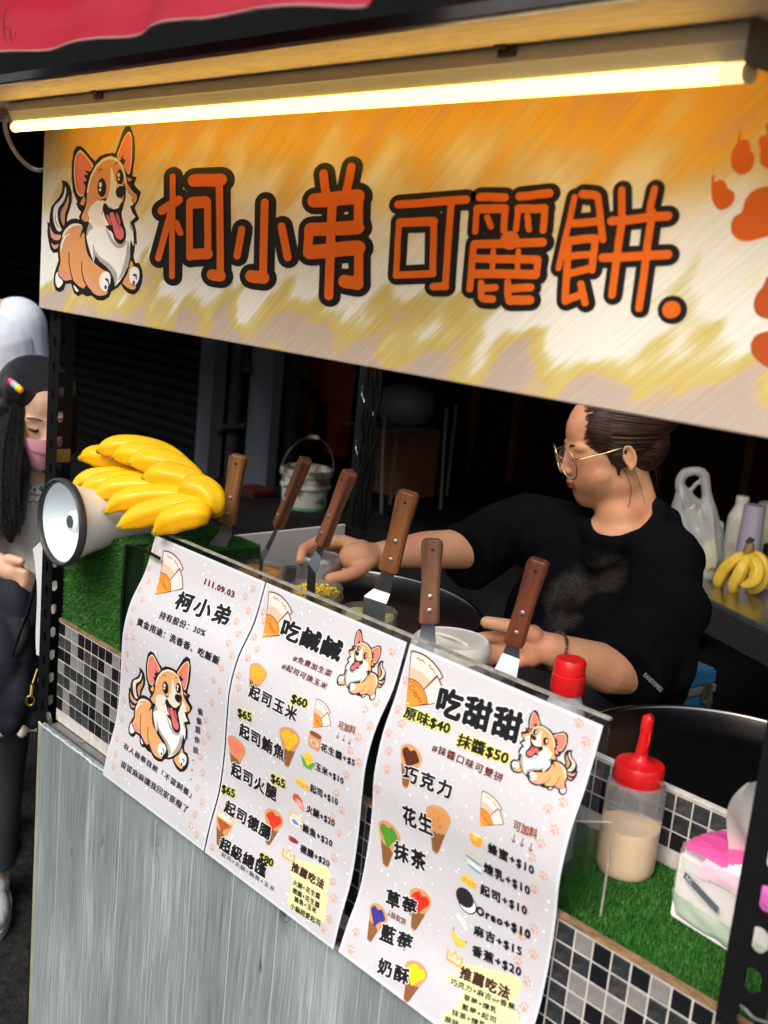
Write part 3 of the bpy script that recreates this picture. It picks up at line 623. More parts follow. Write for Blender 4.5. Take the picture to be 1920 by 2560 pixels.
# ================================================================ PRINTED SHEETS (flat print built as thin inked layers)
INK = {}
def ink(c, rough=.45):
    k = tuple(round(x, 3) for x in c)
    if k not in INK:
        INK[k] = mat('ink_%02x%02x%02x' % tuple(int(min(x, 1) * 255) for x in k), k, rough)
    return INK[k]
def poly_in(p):  # drop duplicate points
    out = []
    for q in p:
        if not out or (abs(q[0] - out[-1][0]) + abs(q[1] - out[-1][1])) > 1e-7: out.append(q)
    return out
class Flat:
    EPS = 1.5e-5
    def __init__(s): s.v = []; s.f = []; s.mi = []; s.mats = []; s.tick = 0
    def m(s, c):
        a = ink(c)
        if a not in s.mats: s.mats.append(a)
        return s.mats.index(a)
    def z(s, lay): s.tick += 1; return lay * s.EPS + (s.tick % 97) * 2e-7
    def poly(s, pts, c, lay):
        z = s.z(lay); b = len(s.v); pts = poly_in(pts)
        s.v += [(p[0], p[1], z) for p in pts]; s.f.append(tuple(range(b, b + len(pts)))); s.mi.append(s.m(c))
    def smoothpoly(s, pts, c, lay, n=3):
        P = [Vector((p[0], p[1], 0)) for p in pts]; P = [P[-1]] + P + [P[0], P[1]]; out = []
        for i in range(1, len(P) - 2):
            a, b, d, e = P[i - 1], P[i], P[i + 1], P[i + 2]
            for k in range(n):
                t = k / n; q = .5 * ((2 * b) + (d - a) * t + (2 * a - 5 * b + 4 * d - e) * t * t + (3 * b - a - 3 * d + e) * t ** 3); out.append((q.x, q.y))
        s.poly(out, c, lay)
    def disc(s, c0, rx, ry, c, lay, n=20, rot=0):
        s.poly([(c0[0] + rx * cos(2*pi*k/n) * cos(rot) - ry * sin(2*pi*k/n) * sin(rot), c0[1] + rx * cos(2*pi*k/n) * sin(rot) + ry * sin(2*pi*k/n) * cos(rot)) for k in range(n)], c, lay)
    def stroke(s, pts, w, c, lay, step=1.5e-5, cap=True, aniso=None):
        """round-capped pen stroke; every piece at its own tiny height"""
        h = w / 2
        for i, (a, b) in enumerate(zip(pts, pts[1:])):
            a = Vector(a[:2]); b = Vector(b[:2]); d_ = b - a
            if aniso:      # pen nib wider than tall
                q = 16; n_ = Vector((-d_.y, d_.x)); P = []
                t0 = math.atan2(d_.y / aniso[1], d_.x / aniso[0]); kx, ky = aniso[0] * h, aniso[1] * h
                P = [(a.x + kx * cos(t0 + pi/2 + pi*k/8), a.y + ky * sin(t0 + pi/2 + pi*k/8)) for k in range(9)] + [(b.x + kx * cos(t0 - pi/2 + pi*k/8), b.y + ky * sin(t0 - pi/2 + pi*k/8)) for k in range(9)]
                s.sn = getattr(s, 'sn', 0) + 1; z = lay * s.EPS + (s.sn % 60) * step; b0 = len(s.v)
                s.v += [(p[0], p[1], z) for p in P]; s.f.append(tuple(range(b0, b0 + len(P)))); s.mi.append(s.m(c)); continue
            if d_.length < 1e-7: continue
            ang = math.atan2(d_.y, d_.x); N = 8
            P = [(a.x + h * cos(ang + pi/2 + pi*k/N), a.y + h * sin(ang + pi/2 + pi*k/N)) for k in range(N + 1)] + [(b.x + h * cos(ang - pi/2 + pi*k/N), b.y + h * sin(ang - pi/2 + pi*k/N)) for k in range(N + 1)]
            s.sn = getattr(s, 'sn', 0) + 1
            z = lay * s.EPS + (s.sn % 60) * step; b0 = len(s.v)
            s.v += [(p[0], p[1], z) for p in P]; s.f.append(tuple(range(b0, b0 + len(P)))); s.mi.append(s.m(c))
    def text(s, body, cen, w, h, c, lay, wt=.02, sp=1.0, rot=0.0, outl=None, outc=(.9, .9, .9), shear=0):
        """lettering; weight and outline come from slightly shifted copies of each glyph"""
        cu = bpy.data.curves.new('t', 'FONT'); cu.body = body; cu.offset = 0.0; cu.space_character = sp; cu.resolution_u = 2; cu.fill_mode = 'FRONT'; cu.shear = shear
        ob = bpy.data.objects.new('t', cu); me = bpy.data.meshes.new_from_object(ob)
        X = [q.co.x for q in me.vertices]; Y = [q.co.y for q in me.vertices]
        if X:
            x0, x1, y0, y1 = min(X), max(X), min(Y), max(Y); cx, cy = (x0 + x1) / 2, (y0 + y1) / 2
            sx = w / (x1 - x0 + 2 * wt); sy = h / (y1 - y0 + 2 * wt)
            fs = [tuple(f_.vertices) for f_ in me.polygons]
            def put(dx_, dy_, z, mi):
                b0 = len(s.v)
                for q in me.vertices:
                    x, y = (q.co.x - cx + dx_) * sx, (q.co.y - cy + dy_) * sy
                    s.v.append((cen[0] + x * cos(rot) - y * sin(rot), cen[1] + x * sin(rot) + y * cos(rot), z))
                s.f += [tuple(i + b0 for i in f_) for f_ in fs]; s.mi += [mi] * len(fs)
            for rad, col_, la, N in ((outl, outc, lay, 10), (wt, c, lay + 6, 6)):
                if rad is None: continue
                mi = s.m(col_); z = la * s.EPS
                put(0, 0, z, mi)
                if rad > 0:
                    for k in range(N): put(rad * cos(2*pi*k/N), rad * sin(2*pi*k/N), z + (k + 1) * 4e-6, mi)
        bpy.data.objects.remove(ob); bpy.data.curves.remove(cu); bpy.data.meshes.remove(me)
    def build(s, name, parent, fmap, cuts=None):
        me = bpy.data.meshes.new(name); me.from_pydata(s.v, [], s.f); me.polygons.foreach_set('material_index', s.mi); me.update()
        b = bmesh.new(); b.from_mesh(me)
        big = [q for q in b.faces if len(q.verts) > 4]
        bmesh.ops.triangulate(b, faces=big, quad_method='BEAUTY', ngon_method='EAR_CLIP')
        if cuts:
            ys_ = [q.co.y for q in b.verts]; y0_, y1_ = min(ys_), max(ys_)
            for v_ in cuts:
                if not (y0_ < v_ < y1_): continue
                g = b.verts[:] + b.edges[:] + b.faces[:]
                bmesh.ops.bisect_plane(b, geom=g, dist=1e-7, plane_co=(0, v_, 0), plane_no=(0, 1, 0))
        for f_ in b.faces:
            if f_.normal.z < 0: f_.normal_flip()
        for v_ in b.verts: v_.co = fmap(v_.co.x, v_.co.y, v_.co.z)
        b.to_mesh(me); b.free(); me.validate(); return link(name, me, s.mats, parent)

# colours (linear)
K = (.014, .013, .013); ORG = (.83, .22, .030); DOR = (.66, .19, .06); BRW = (.13, .022, .015); WHT = (.86, .87, .9); CRM = (.83, .78, .70)
PINK = (.80, .22, .22); BROWN = (.60, .30, .15); GREY = (.42, .40, .40); TAN = (.78, .38, .14)

def corgi(F, T, lay, org=TAN, sw=1.0):
    """cartoon dog; T maps drawing coordinates to the sheet"""
    def P(pts, c, l, sm_=True):
        q = [T(*p) for p in pts]; (F.smoothpoly if sm_ else F.poly)(q, c, lay + l)
    w1 = (Vector(T(100, 0)) - Vector(T(0, 0))).length / 100
    w2 = (Vector(T(0, 100)) - Vector(T(0, 0))).length / 100
    def St(pts, w, c, l): F.stroke([T(*p) for p in pts], w * (w1 + w2) / 2 * sw, c, lay + l, step=4e-7)
    def El(c0, rx, ry, c, l):
        P([(c0[0] + rx * cos(2*pi*k/14), c0[1] + ry * sin(2*pi*k/14)) for k in range(14)], c, l)
    P([(262,720),(325,742),(362,790),(384,870),(384,990),(355,1085),(330,1160),(326,1225),(372,1190),(430,1182),(478,1195),(470,1165),(497,1105),(460,1065),(432,990),(455,1000),(440,960),(400,860),(382,700),(383,540),(405,380),(445,315),(500,315),(545,360),(605,435),(668,495),(720,435),(800,403),(870,395),(905,400),(950,280),(990,150),(1030,75),(1090,75),(1135,210),(1145,330),(1140,480),(1118,610),(1115,675),(1166,685),(1135,775),(1170,820),(1216,868),(1190,960),(1140,1055),(1165,1120),(1197,1190),(1135,1240),(1160,1340),(1168,1505),(1145,1480),(1140,1560),(1125,1640),(1148,1720),(1190,1715),(1225,1780),(1238,1870),(1225,1960),(1190,2050),(1130,2100),(1060,2080),(1000,2020),(975,1970),(940,2010),(860,2060),(830,2130),(760,2170),(690,2165),(620,2110),(560,2120),(510,2090),(460,2120),(410,2080),(385,2000),(375,1965),(310,1970),(290,2040),(240,2070),(190,2045),(165,1960),(170,1860),(200,1760),(225,1690),(215,1590),(160,1598),(125,1550),(100,1430),(90,1350),(95,1290),(88,1220),(112,1240),(120,1130),(140,1040),(185,980),(235,925),(265,860),(275,790)], K, 0, False)
    P([(308,800),(318,850),(305,930),(270,1000),(235,1040),(215,1100),(220,1200),(245,1280),(265,1320),(225,1340),(190,1290),(165,1200),(160,1110),(180,1030),(240,970),(285,900)], CRM, 1)
    P([(345,900),(348,980),(330,1060),(305,1130),(300,1200),(290,1270),(265,1230),(250,1150),(262,1080),(300,1020),(325,960)], BROWN, 1)
    P([(120,1280),(150,1340),(190,1375),(255,1385),(235,1440),(180,1440),(135,1400)], (.70,.36,.28), 1)
    P([(185,1120),(200,1220),(235,1300),(205,1270),(180,1200)], BROWN, 2)
    P([(140,1480),(180,1505),(228,1490),(210,1535),(175,1550),(150,1520)], (.70,.36,.28), 1)
    P([(275,1400),(300,1330),(370,1270),(450,1250),(515,1280),(500,1340),(478,1430),(530,1350),(545,1480),(570,1600),(620,1680),(680,1740),(760,1800),(815,1830),(770,1850),(725,1940),(740,2030),(815,2060),(790,2100),(700,2110),(620,2060),(560,1990),(510,2040),(440,1990),(390,1920),(300,1930),(240,1870),(225,1800),(250,1700),(240,1590),(250,1490)], org, 1)
    P([(268,1400),(300,1325),(370,1258),(450,1243),(510,1268),(430,1268),(370,1296),(320,1345),(290,1400)], CRM, 3)
    P([(375,1360),(320,1400),(280,1480),(255,1570),(250,1500),(290,1410),(330,1375)], WHT, 3)
    P([(225,1810),(300,1810),(350,1830),(380,1900),(330,1925),(270,1900),(235,1870)], (.70,.30,.22), 2)
    P([(560,1870),(640,1960),(700,2030),(740,2080),(700,2108),(620,2050),(570,1980)], (.72,.34,.24), 2)
    P([(400,1900),(460,1960),(520,2020),(510,2040),(440,1990)], (.72,.34,.24), 2)
    St([(350,1590),(352,1700),(370,1830),(400,1940),(470,2010),(540,2045)], 14, K, 4)
    St([(505,1710),(505,1820),(530,1930),(575,2010),(620,2060)], 14, K, 4)
    P([(212,1825),(228,1885),(278,1940),(250,2000),(215,2012),(190,1960),(190,1880)], WHT, 3)
    P([(410,1985),(465,2050),(440,2060),(415,2020)], WHT, 3)
    P([(1095,1690),(1125,1760),(1080,1830),(1075,1910),(1110,1985),(1155,1990),(1140,2035),(1080,2030),(1010,1980),(998,1945),(1060,1830)], org, 1)
    P([(1130,1762),(1185,1790),(1197,1860),(1185,1930),(1150,1980),(1100,1965),(1075,1900),(1085,1800)], WHT, 3)
    St([(1128,1862),(1158,1868),(1160,1905)], 16, K, 5); El((1130,1955), 14, 24, K, 5)
    # ruff
    P([(530,1150),(560,1060),(620,1000),(700,965),(780,975),(800,1020),(860,1065),(940,1040),(990,1000),(1010,1050),(1060,1040),(1090,1050),(1110,1110),(1150,1165),(1110,1205),(1085,1230),(1115,1290),(1130,1420),(1128,1520),(1090,1440),(1085,1560),(1085,1650),(1060,1760),(1010,1860),(960,1940),(905,2000),(890,1900),(850,1820),(800,1760),(720,1700),(670,1620),(650,1720),(610,1600),(575,1480),(560,1400),(600,1330),(575,1300),(600,1240)], WHT, 5, False)
    P([(640,1480),(665,1560),(720,1640),(800,1700),(850,1740),(900,1800),(935,1890),(905,1992),(888,1900),(850,1822),(800,1758),(720,1698),(670,1620),(650,1715),(640,1600)], GREY, 6)
    P([(1060,1450),(1085,1560),(1082,1650),(1058,1758),(1000,1865),(940,1930),(990,1800),(1030,1650),(1045,1540)], GREY, 6)
    P([(790,1290),(840,1370),(890,1450),(960,1500),(1040,1440),(1015,1520),(930,1540),(860,1470),(815,1380)], GREY, 6)
    P([(600,1230),(640,1300),(600,1330),(562,1400),(572,1310)], GREY, 6)
    P([(1085,1230),(1115,1295),(1130,1340),(1100,1320),(1080,1270)], GREY, 6)
    # ears
    P([(475,365),(520,385),(600,480),(640,545),(640,600),(590,680),(545,760),(535,880),(495,920),(450,880),(420,760),(410,600),(425,450)], CRM, 5)
    P([(475,390),(520,410),(590,490),(630,560),(628,600),(585,680),(540,760),(530,870),(492,905),(455,865),(428,755),(420,600),(433,460)], ORG if org != TAN else (.72,.30,.14), 6)
    P([(470,455),(505,455),(560,530),(600,600),(570,680),(550,760),(545,850),(510,895),(480,850),(468,780),(445,680),(440,560)], PINK, 7)
    P([(540,600),(610,620),(640,560),(655,600),(600,760),(575,900),(545,930),(555,850),(545,790),(525,740),(565,730),(535,665),(580,655)], K, 8)
    P([(1070,140),(1105,200),(1110,350),(1105,500),(1075,650),(1030,600),(1000,540),(970,490),(930,430),(960,340),(1010,220)], CRM, 5)
    P([(1068,158),(1098,210),(1102,350),(1096,500),(1070,635),(1030,590),(1000,530),(972,480),(940,430),(968,345),(1015,228)], ORG if org != TAN else (.72,.30,.14), 6)
    P([(1060,230),(1092,262),(1092,400),(1078,560),(1060,615),(1020,560),(1000,500),(1015,400),(1030,300)], PINK, 7)
    P([(1010,415),(998,465),(1035,478),(1002,545),(968,510),(975,465)], K, 8)
    P([(1045,685),(1115,715),(1068,745)], PINK, 6, False)
    P([(480,1012),(530,905),(550,960),(530,1030)], org, 6, False)
    # head
    P([(500,1170),(540,1080),(560,1000),(570,900),(590,780),(620,660),(680,550),(760,480),(850,445),(930,470),(985,540),(1015,620),(1035,720),(1070,790),(1120,860),(1168,905),(1165,960),(1140,1000),(1100,960),(1080,985),(1040,980),(1010,1030),(960,960),(880,1000),(820,940),(720,960),(650,1000),(600,1060),(580,1130),(600,1190),(560,1225),(520,1205)], org, 9)
    St([(575,860),(590,780),(618,680),(680,560),(760,482),(850,452),(930,478),(985,550),(1018,650),(1035,740)], 22, CRM, 11)
    P([(858,570),(890,650),(905,720),(935,770),(920,820),(925,880),(960,940),(990,960),(970,1010),(900,1055),(840,1045),(790,990),(812,940),(838,850),(850,740),(850,640)], CRM, 12)
    P([(1040,840),(1080,880),(1120,925),(1100,960),(1130,1010),(1090,1040),(1075,1100),(1110,1195),(1060,1240),(1010,1240),(1000,1100),(1010,1040),(1035,940)], CRM, 12)
    P([(1050,850),(1100,890),(1165,905),(1130,935),(1085,905)], org, 13)
    P([(640,1010),(720,968),(790,980),(760,1060),(740,1140),(790,1260),(760,1300),(640,1250),(600,1180),(615,1140),(580,1130),(600,1060)], WHT if org == TAN else CRM, 12)
    # muzzle line, mouth, tongue
    P([(785,1000),(830,1050),(890,1072),(950,1050),(985,985),(1005,1050),(985,1120),(1005,1230),(1035,1330),(1035,1420),(1000,1480),(950,1492),(900,1440),(870,1350),(820,1315),(792,1270),(830,1262),(790,1180),(760,1080),(762,1030)], K, 14)
    P([(845,1120),(880,1110),(905,1160),(930,1230),(985,1290),(1010,1340),(1005,1410),(970,1440),(920,1410),(890,1330),(870,1240),(845,1170)], (.72,.17,.17), 15)
    St([(915,1180),(945,1250),(958,1320)], 8, (.20,.03,.03), 17)
    P([(800,1140),(825,1150),(860,1230),(855,1270),(820,1220)], (.62,.13,.14), 15)
    P([(915,1120),(940,1130),(970,1220),(960,1260),(930,1190)], (.62,.13,.14), 15)
    St([(1010,790),(1028,860),(1022,930),(1005,985),(990,1030)], 22, K, 14)
    St([(775,1005),(765,1060),(745,1130)], 9, K, 14)
    El((965,870), 52, 68, K, 16); El((990,820), 42, 55, K, 17)
    St([(942,800),(960,782),(1000,785)], 9, WHT, 20)
    El((748,812), 52, 114, K, 16); El((965,685), 44, 92, K, 15)
    El((731,778), 17, 30, WHT, 20); El((727,838), 13, 21, WHT, 20); El((950,660), 15, 26, WHT, 20); El((950,712), 11, 18, WHT, 20)
    St([(700,632),(716,600),(752,590)], 7, K, 14); St([(905,542),(915,520),(942,514)], 7, K, 14)
    # paw in front
    P([(815,1825),(850,1870),(845,1960),(820,2000),(815,2040),(780,2060),(735,2020),(715,1950),(725,1880),(760,1835)], WHT, 8)
    St([(795,1912),(822,1930),(826,1970)], 18, K, 10); El((792,2010), 14, 26, K, 10)

# ---------------------------------------------------------------- sign banner
def banner_mat():
    m = bpy.data.materials.new('brushed_paint_print'); m.use_nodes = True; n = m.node_tree.nodes; l = m.node_tree.links; p = n['Principled BSDF']
    tc = n.new('ShaderNodeTexCoord'); sep = n.new('ShaderNodeSeparateXYZ'); l.new(tc.outputs['Object'], sep.inputs[0])
    def mth(op, a, b=0.0):
        q = n.new('ShaderNodeMath'); q.operation = op
        for i, v in enumerate((a, b)):
            if isinstance(v, (int, float)): q.inputs[i].default_value = v
            else: l.new(v, q.inputs[i])
        return q.outputs[0]
    th = radians(42)
    s_ = mth('ADD', mth('MULTIPLY', sep.outputs[0], cos(th)), mth('MULTIPLY', sep.outputs[2], sin(th)))      # along the brush
    t_ = mth('SUBTRACT', mth('MULTIPLY', sep.outputs[2], cos(th)), mth('MULTIPLY', sep.outputs[0], sin(th)))  # across it
    def nz(a, b, sc, det=3):
        c = n.new('ShaderNodeCombineXYZ'); l.new(mth('MULTIPLY', s_, a), c.inputs[0]); l.new(mth('MULTIPLY', t_, b), c.inputs[1])
        q = n.new('ShaderNodeTexNoise'); q.inputs['Scale'].default_value = sc; q.inputs['Detail'].default_value = det; l.new(c.outputs[0], q.inputs['Vector']); return q.outputs[0]
    big = nz(.5, 1, 15, 1.5); med = nz(.12, 1, 55, 2); fine = nz(.02, 1, 420, 3)
    h = mth('DIVIDE', mth('SUBTRACT', sep.outputs[2], 1.638), .355)
    h = mth('ADD', h, mth('MULTIPLY', mth('SUBTRACT', big, .5), .95))
    h = mth('ADD', h, mth('MULTIPLY', mth('SUBTRACT', med, .5), .22)); h = mth('ADD', h, mth('MULTIPLY', mth('SUBTRACT', fine, .5), .10))
    cr = n.new('ShaderNodeValToRGB'); e = cr.color_ramp.elements
    stops = [(0.0, (.55, .46, .40)), (.05, (.60, .47, .38)), (.11, (.66, .52, .16)), (.19, (.68, .60, .26)), (.26, (.90, .89, .85)), (.50, (.92, .90, .86)), (.62, (.90, .78, .50)),
             (.74, (.80, .60, .28)), (.84, (.88, .53, .10)), (.92, (.86, .50, .09)), (1.0, (.78, .46, .22))]
    e[0].position, e[0].color = stops[0][0], (*stops[0][1], 1); e[1].position, e[1].color = stops[-1][0], (*stops[-1][1], 1)
    for q, c in stops[1:-1]: k = e.new(q); k.color = (*c, 1)
    l.new(h, cr.inputs[0])
    # dry-brush streaks
    mr = n.new('ShaderNodeMapRange'); mr.inputs[1].default_value = .40; mr.inputs[2].default_value = .62; l.new(fine, mr.inputs[0])
    mx = n.new('ShaderNodeMix'); mx.data_type = 'RGBA'; mx.blend_type = 'MULTIPLY'; mx.inputs[0].default_value = .12
    gr = n.new('ShaderNodeCombineColor'); 
    for i in range(3): l.new(mr.outputs[0], gr.inputs[i])
    l.new(cr.outputs[0], mx.inputs[6]); l.new(gr.outputs[0], mx.inputs[7]); l.new(mx.outputs[2], p.inputs['Base Color'])
    p.inputs['Roughness'].default_value = .55
    return m
BX0, BX1, BZ0, BZ1 = -2.046, -.30, 1.638, 1.9915
bn = thing('shop_sign', 'long orange and white sign with lettering and a cartoon dog', 'sign', (-1.2, 0, BZ0))
b = MB(); b.box((BX0, .0, BZ0), (BX1, .006, BZ1)); b.build('sign_board', banner_mat(), bn, bev=.0015)
Fb = Flat()
def bpix(px, py): p = aty(px, py, 0); return (p.x, p.z)
def bmap(u, v, z): return Vector((u, -.0004 - z, v))
corgi(Fb, lambda a, c: bpix(100 + a / 4.807, 300 + c / 4.807), 1, org=(.72, .34, .14))
Fb.build('dog_drawing', bn, bmap)
def hx_at(px, py): a = bpix(px - 10, py); c = bpix(px + 10, py); return math.hypot(c[0] - a[0], 0) / 20
def sc_at(px, py): a = bpix(px, py - 10); c = bpix(px, py + 10); return (a[1] - c[1]) / 20
g2 = lambda a, c: (360 + a / 2.765, 360 + c / 2.765)
g3 = lambda a, c: (940 + a / 2.074, 420 + c / 2.074)
ST2 = [([(205,225),(200,915)],38),([(130,462),(245,388)],58),([(195,470),(105,790)],44),([(228,545),(258,615)],42),
 ([(352,254),(535,250)],82),([(528,290),(536,920)],48),([(535,912),(478,905)],74),([(322,425),(324,785)],44),([(448,400),(448,775)],46),([(340,408),(430,402)],78),([(335,765),(445,760)],72),
 ([(682,590),(650,775)],48),([(842,405),(830,930)],52),([(830,925),(748,915)],84),([(958,570),(1000,785)],52),
 ([(1248,205),(1265,340)],56),([(1440,160),(1408,320)],56),([(1186,392),(1480,365)],94),([(1492,370),(1490,590)],60),([(1160,592),(1480,578)],88),([(1147,595),(1140,760)],60),([(1155,748),(1485,718)],94),([(1492,720),(1492,970)],60),([(1480,965),(1395,950)],88),([(1310,400),(1285,1050)],60),([(1265,780),(1125,960)],66)]
ST3 = [([(120,190),(470,165)],40),([(395,190),(365,610)],34),([(365,615),(302,616)],38),([(125,290),(108,560)],30),([(130,284),(303,278)],44),([(305,280),(300,550)],34),([(112,556),(300,548)],36),
 ([(545,152),(672,154)],42),([(750,148),(903,132)],42),([(532,214),(672,212)],44),([(530,220),(520,332)],30),([(675,215),(668,325)],34),([(745,212),(878,210)],42),([(742,215),(732,318)],30),([(880,215),(872,325)],34),([(582,256),(602,305)],30),([(790,250),(800,320)],30),
 ([(698,375),(702,375)],92),([(520,396),(868,386)],42),([(514,395),(492,628)],34),([(615,430),(608,540)],26),([(745,430),(740,540)],26),([(520,470),(842,476)],40),([(848,478),(838,550)],34),([(520,550),(832,553)],44),([(552,595),(552,670)],32),([(552,623),(622,620)],36),([(560,678),(608,680)],38),([(688,592),(690,670)],34),([(700,627),(806,620)],40),([(700,687),(802,684)],46),
 ([(1035,152),(952,520)],30),([(1076,136),(1140,142)],42),([(1155,148),(1182,373)],34),([(1025,288),(1150,278)],40),([(1012,378),(1140,366)],42),([(1142,370),(1126,530)],36),([(1012,458),(1130,450)],36),([(1010,548),(1125,518)],38),([(1002,380),(986,680)],36),([(988,690),(1068,655)],38),([(1068,602),(1090,700)],36),
 ([(1280,115),(1280,235)],36),([(1450,110),(1426,220)],36),([(1228,276),(1518,250)],44),([(1182,466),(1518,450)],44),([(1285,255),(1230,660)],38),([(1440,230),(1370,728)],38),([(1534,735),(1542,735)],84)]
GL2 = [0]*11 + [1]*4 + [2]*10; GL3 = [3]*7 + [4]*25 + [5]*17 + [6]
Fk = [Flat() for _ in range(7)]; Fo = [Flat() for _ in range(7)]
print('glyph strokes', len(ST2), len(GL2), len(ST3), len(GL3))
for ST, g, zs, ext, GL in ((ST2, g2, 2.765, 17.5, GL2), (ST3, g3, 2.074, 15.5, GL3)):
    for (pts, w), gi in zip(ST, GL):
        q = [bpix(*g(*p)) for p in pts]; mid = g(*pts[0]); s1 = sc_at(*mid); an = (hx_at(*mid), s1)
        wob = []
        for (a, c) in zip(q, q[1:]):
            N = 3
            for k in range(N): wob.append((a[0] + (c[0] - a[0]) * k / N + random.uniform(-.0006, .0006) * (k > 0), a[1] + (c[1] - a[1]) * k / N + random.uniform(-.0006, .0006) * (k > 0)))
        wob.append(q[-1])
        Fo[gi].stroke(wob, w / zs * 1.05, (.80, .155, .014), 90, step=1.2e-5, aniso=an)
        Fk[gi].stroke(q, (w / zs + 2 * ext), K, 14, step=1.0e-5, aniso=an)
for k_ in range(7):
    o_ = Fk[k_].build('letter', bn, bmap); Fo[k_].build('orange_strokes', o_, bmap)
g4 = lambda a, c: bpix(1720 + a / 3.255, 280 + c / 3.255); PW = (.72, .13, .015); PW2 = (.50, .09, .02)
for pts in ([(428,165),(438,170),(428,228),(470,222),(505,248),(510,310),(535,345),(540,400),(515,470),(460,505),(415,505),(370,470),(350,400),(358,330),(400,250),(412,200)],
            [(205,512),(218,518),(217,570),(265,550),(305,570),(325,620),(370,650),(382,695),(350,760),(275,797),(225,770),(195,700),(192,600),(196,530)],
            [(632,100),(660,100),(700,160),(760,260),(740,400),(680,455),(625,450),(588,410),(590,310),(573,240),(600,195),(642,182)],
            [(700,608),(600,612),(520,650),(465,720),(440,810),(380,850),(352,910),(360,990),(420,1040),(490,1052),(600,1025),(720,990),(860,960),(900,800),(820,640)]):
    Fp = Flat(); Fp.smoothpoly([g4(*p) for p in pts], PW, 2); Fp.build('paw_print_pad', bn, bmap)
for pts in ([(660,1340),(640,1345),(610,1420),(560,1480),(535,1560),(550,1630),(600,1670),(680,1680),(760,1600),(740,1450)],
            [(700,1790),(600,1795),(540,1830),(510,1900),(530,1980),(590,2040),(680,2090),(800,2100),(820,1900)]):
    Fp = Flat(); Fp.smoothpoly([g4(*p) for p in pts], PW2, 2); Fp.build('paw_print_pad', bn, bmap)

# ---------------------------------------------------------------- menus
prof0 = [(.064, 1.262), (.047, 1.197), (.021, 1.145), (.008, 1.094), (.006, 1.041), (.006, .981), (.001, .916), (-.013, .858), (-.021, .814)]
prof3 = [(.065, 1.262), (.048, 1.192), (.029, 1.136), (.020, 1.076), (.023, 1.021), (.022, .966), (.014, .90), (-.004, .85), (-.016, .812)]
class Sheet:
    def __init__(s, x0, x1, prof):
        P = crom([(0, p[0], p[1]) for p in prof], 4); s.p = [(q.y, q.z) for q in P]; s.x0, s.x1 = x0, x1
        s.l = [0]
        for a, c in zip(s.p, s.p[1:]): s.l.append(s.l[-1] - math.hypot(a[0] - c[0], a[1] - c[1]))     # v runs 0 downwards (negative)
        s.H = -s.l[-1]
    def map(s, u, v, z):
        i = 0
        while i < len(s.l) - 2 and v < s.l[i + 1]: i += 1
        a, c = s.p[i], s.p[i + 1]; t = (v - s.l[i]) / (s.l[i + 1] - s.l[i]); dy, dz = c[0] - a[0], c[1] - a[1]; L = math.hypot(dy, dz)
        # outward normal (towards the street)
        n0 = Vector((0, dz / L, -dy / L)); n0 = -n0 if n0.y > 0 else n0
        return Vector((u, a[0] + dy * t, a[1] + dz * t)) + n0 * (z + .0004)
    def uv(s, px, py):
        r = ray(px, py); best = None
        for i in range(len(s.p) - 1):
            a, c = s.p[i], s.p[i + 1]; dy, dz = c[0] - a[0], c[1] - a[1]
            # CAM.y + t ry = a0 + k dy ; CAM.z + t rz = a1 + k dz
            det = -r.y * dz + dy * r.z
            e, g = a[0] - CAM.y, a[1] - CAM.z
            t = (-e * dz + dy * g) / det; k = (r.y * g - r.z * e) / det
            kk = min(max(k, 0), 1); err = abs(k - kk)
            if i == 0 and k < 0: err = 1e-6
            if i == len(s.p) - 2 and k > 1: err = 1e-6
            if best is None or err < best[0]: best = (err, CAM.x + t * r.x, s.l[i] + k * (s.l[i + 1] - s.l[i]))
        return (best[1], best[2])
m_paper = mat('menu_paper', (.63, .635, .69), .28, noise=(9, .06), bump=(7, .25, .004), coat=.35)
m_lam = mat('laminate_border', (.70, .74, .84), .15, coat=.6)
def paw(F, c, s_, col, lay, rot):
    R2 = lambda x, y: (c[0] + s_ * (x * cos(rot) - y * sin(rot)), c[1] + s_ * (x * sin(rot) + y * cos(rot)))
    F.smoothpoly([R2(*p) for p in ((-.45, -.35), (0, .1), (.45, -.35), (.3, -.6), (0, -.5), (-.3, -.6))], col, lay)
    for x, y in ((-.62, .1), (-.25, .48), (.25, .48), (.62, .1)): F.disc(R2(x, y), s_ * .17, s_ * .24, col, lay, 8, rot)
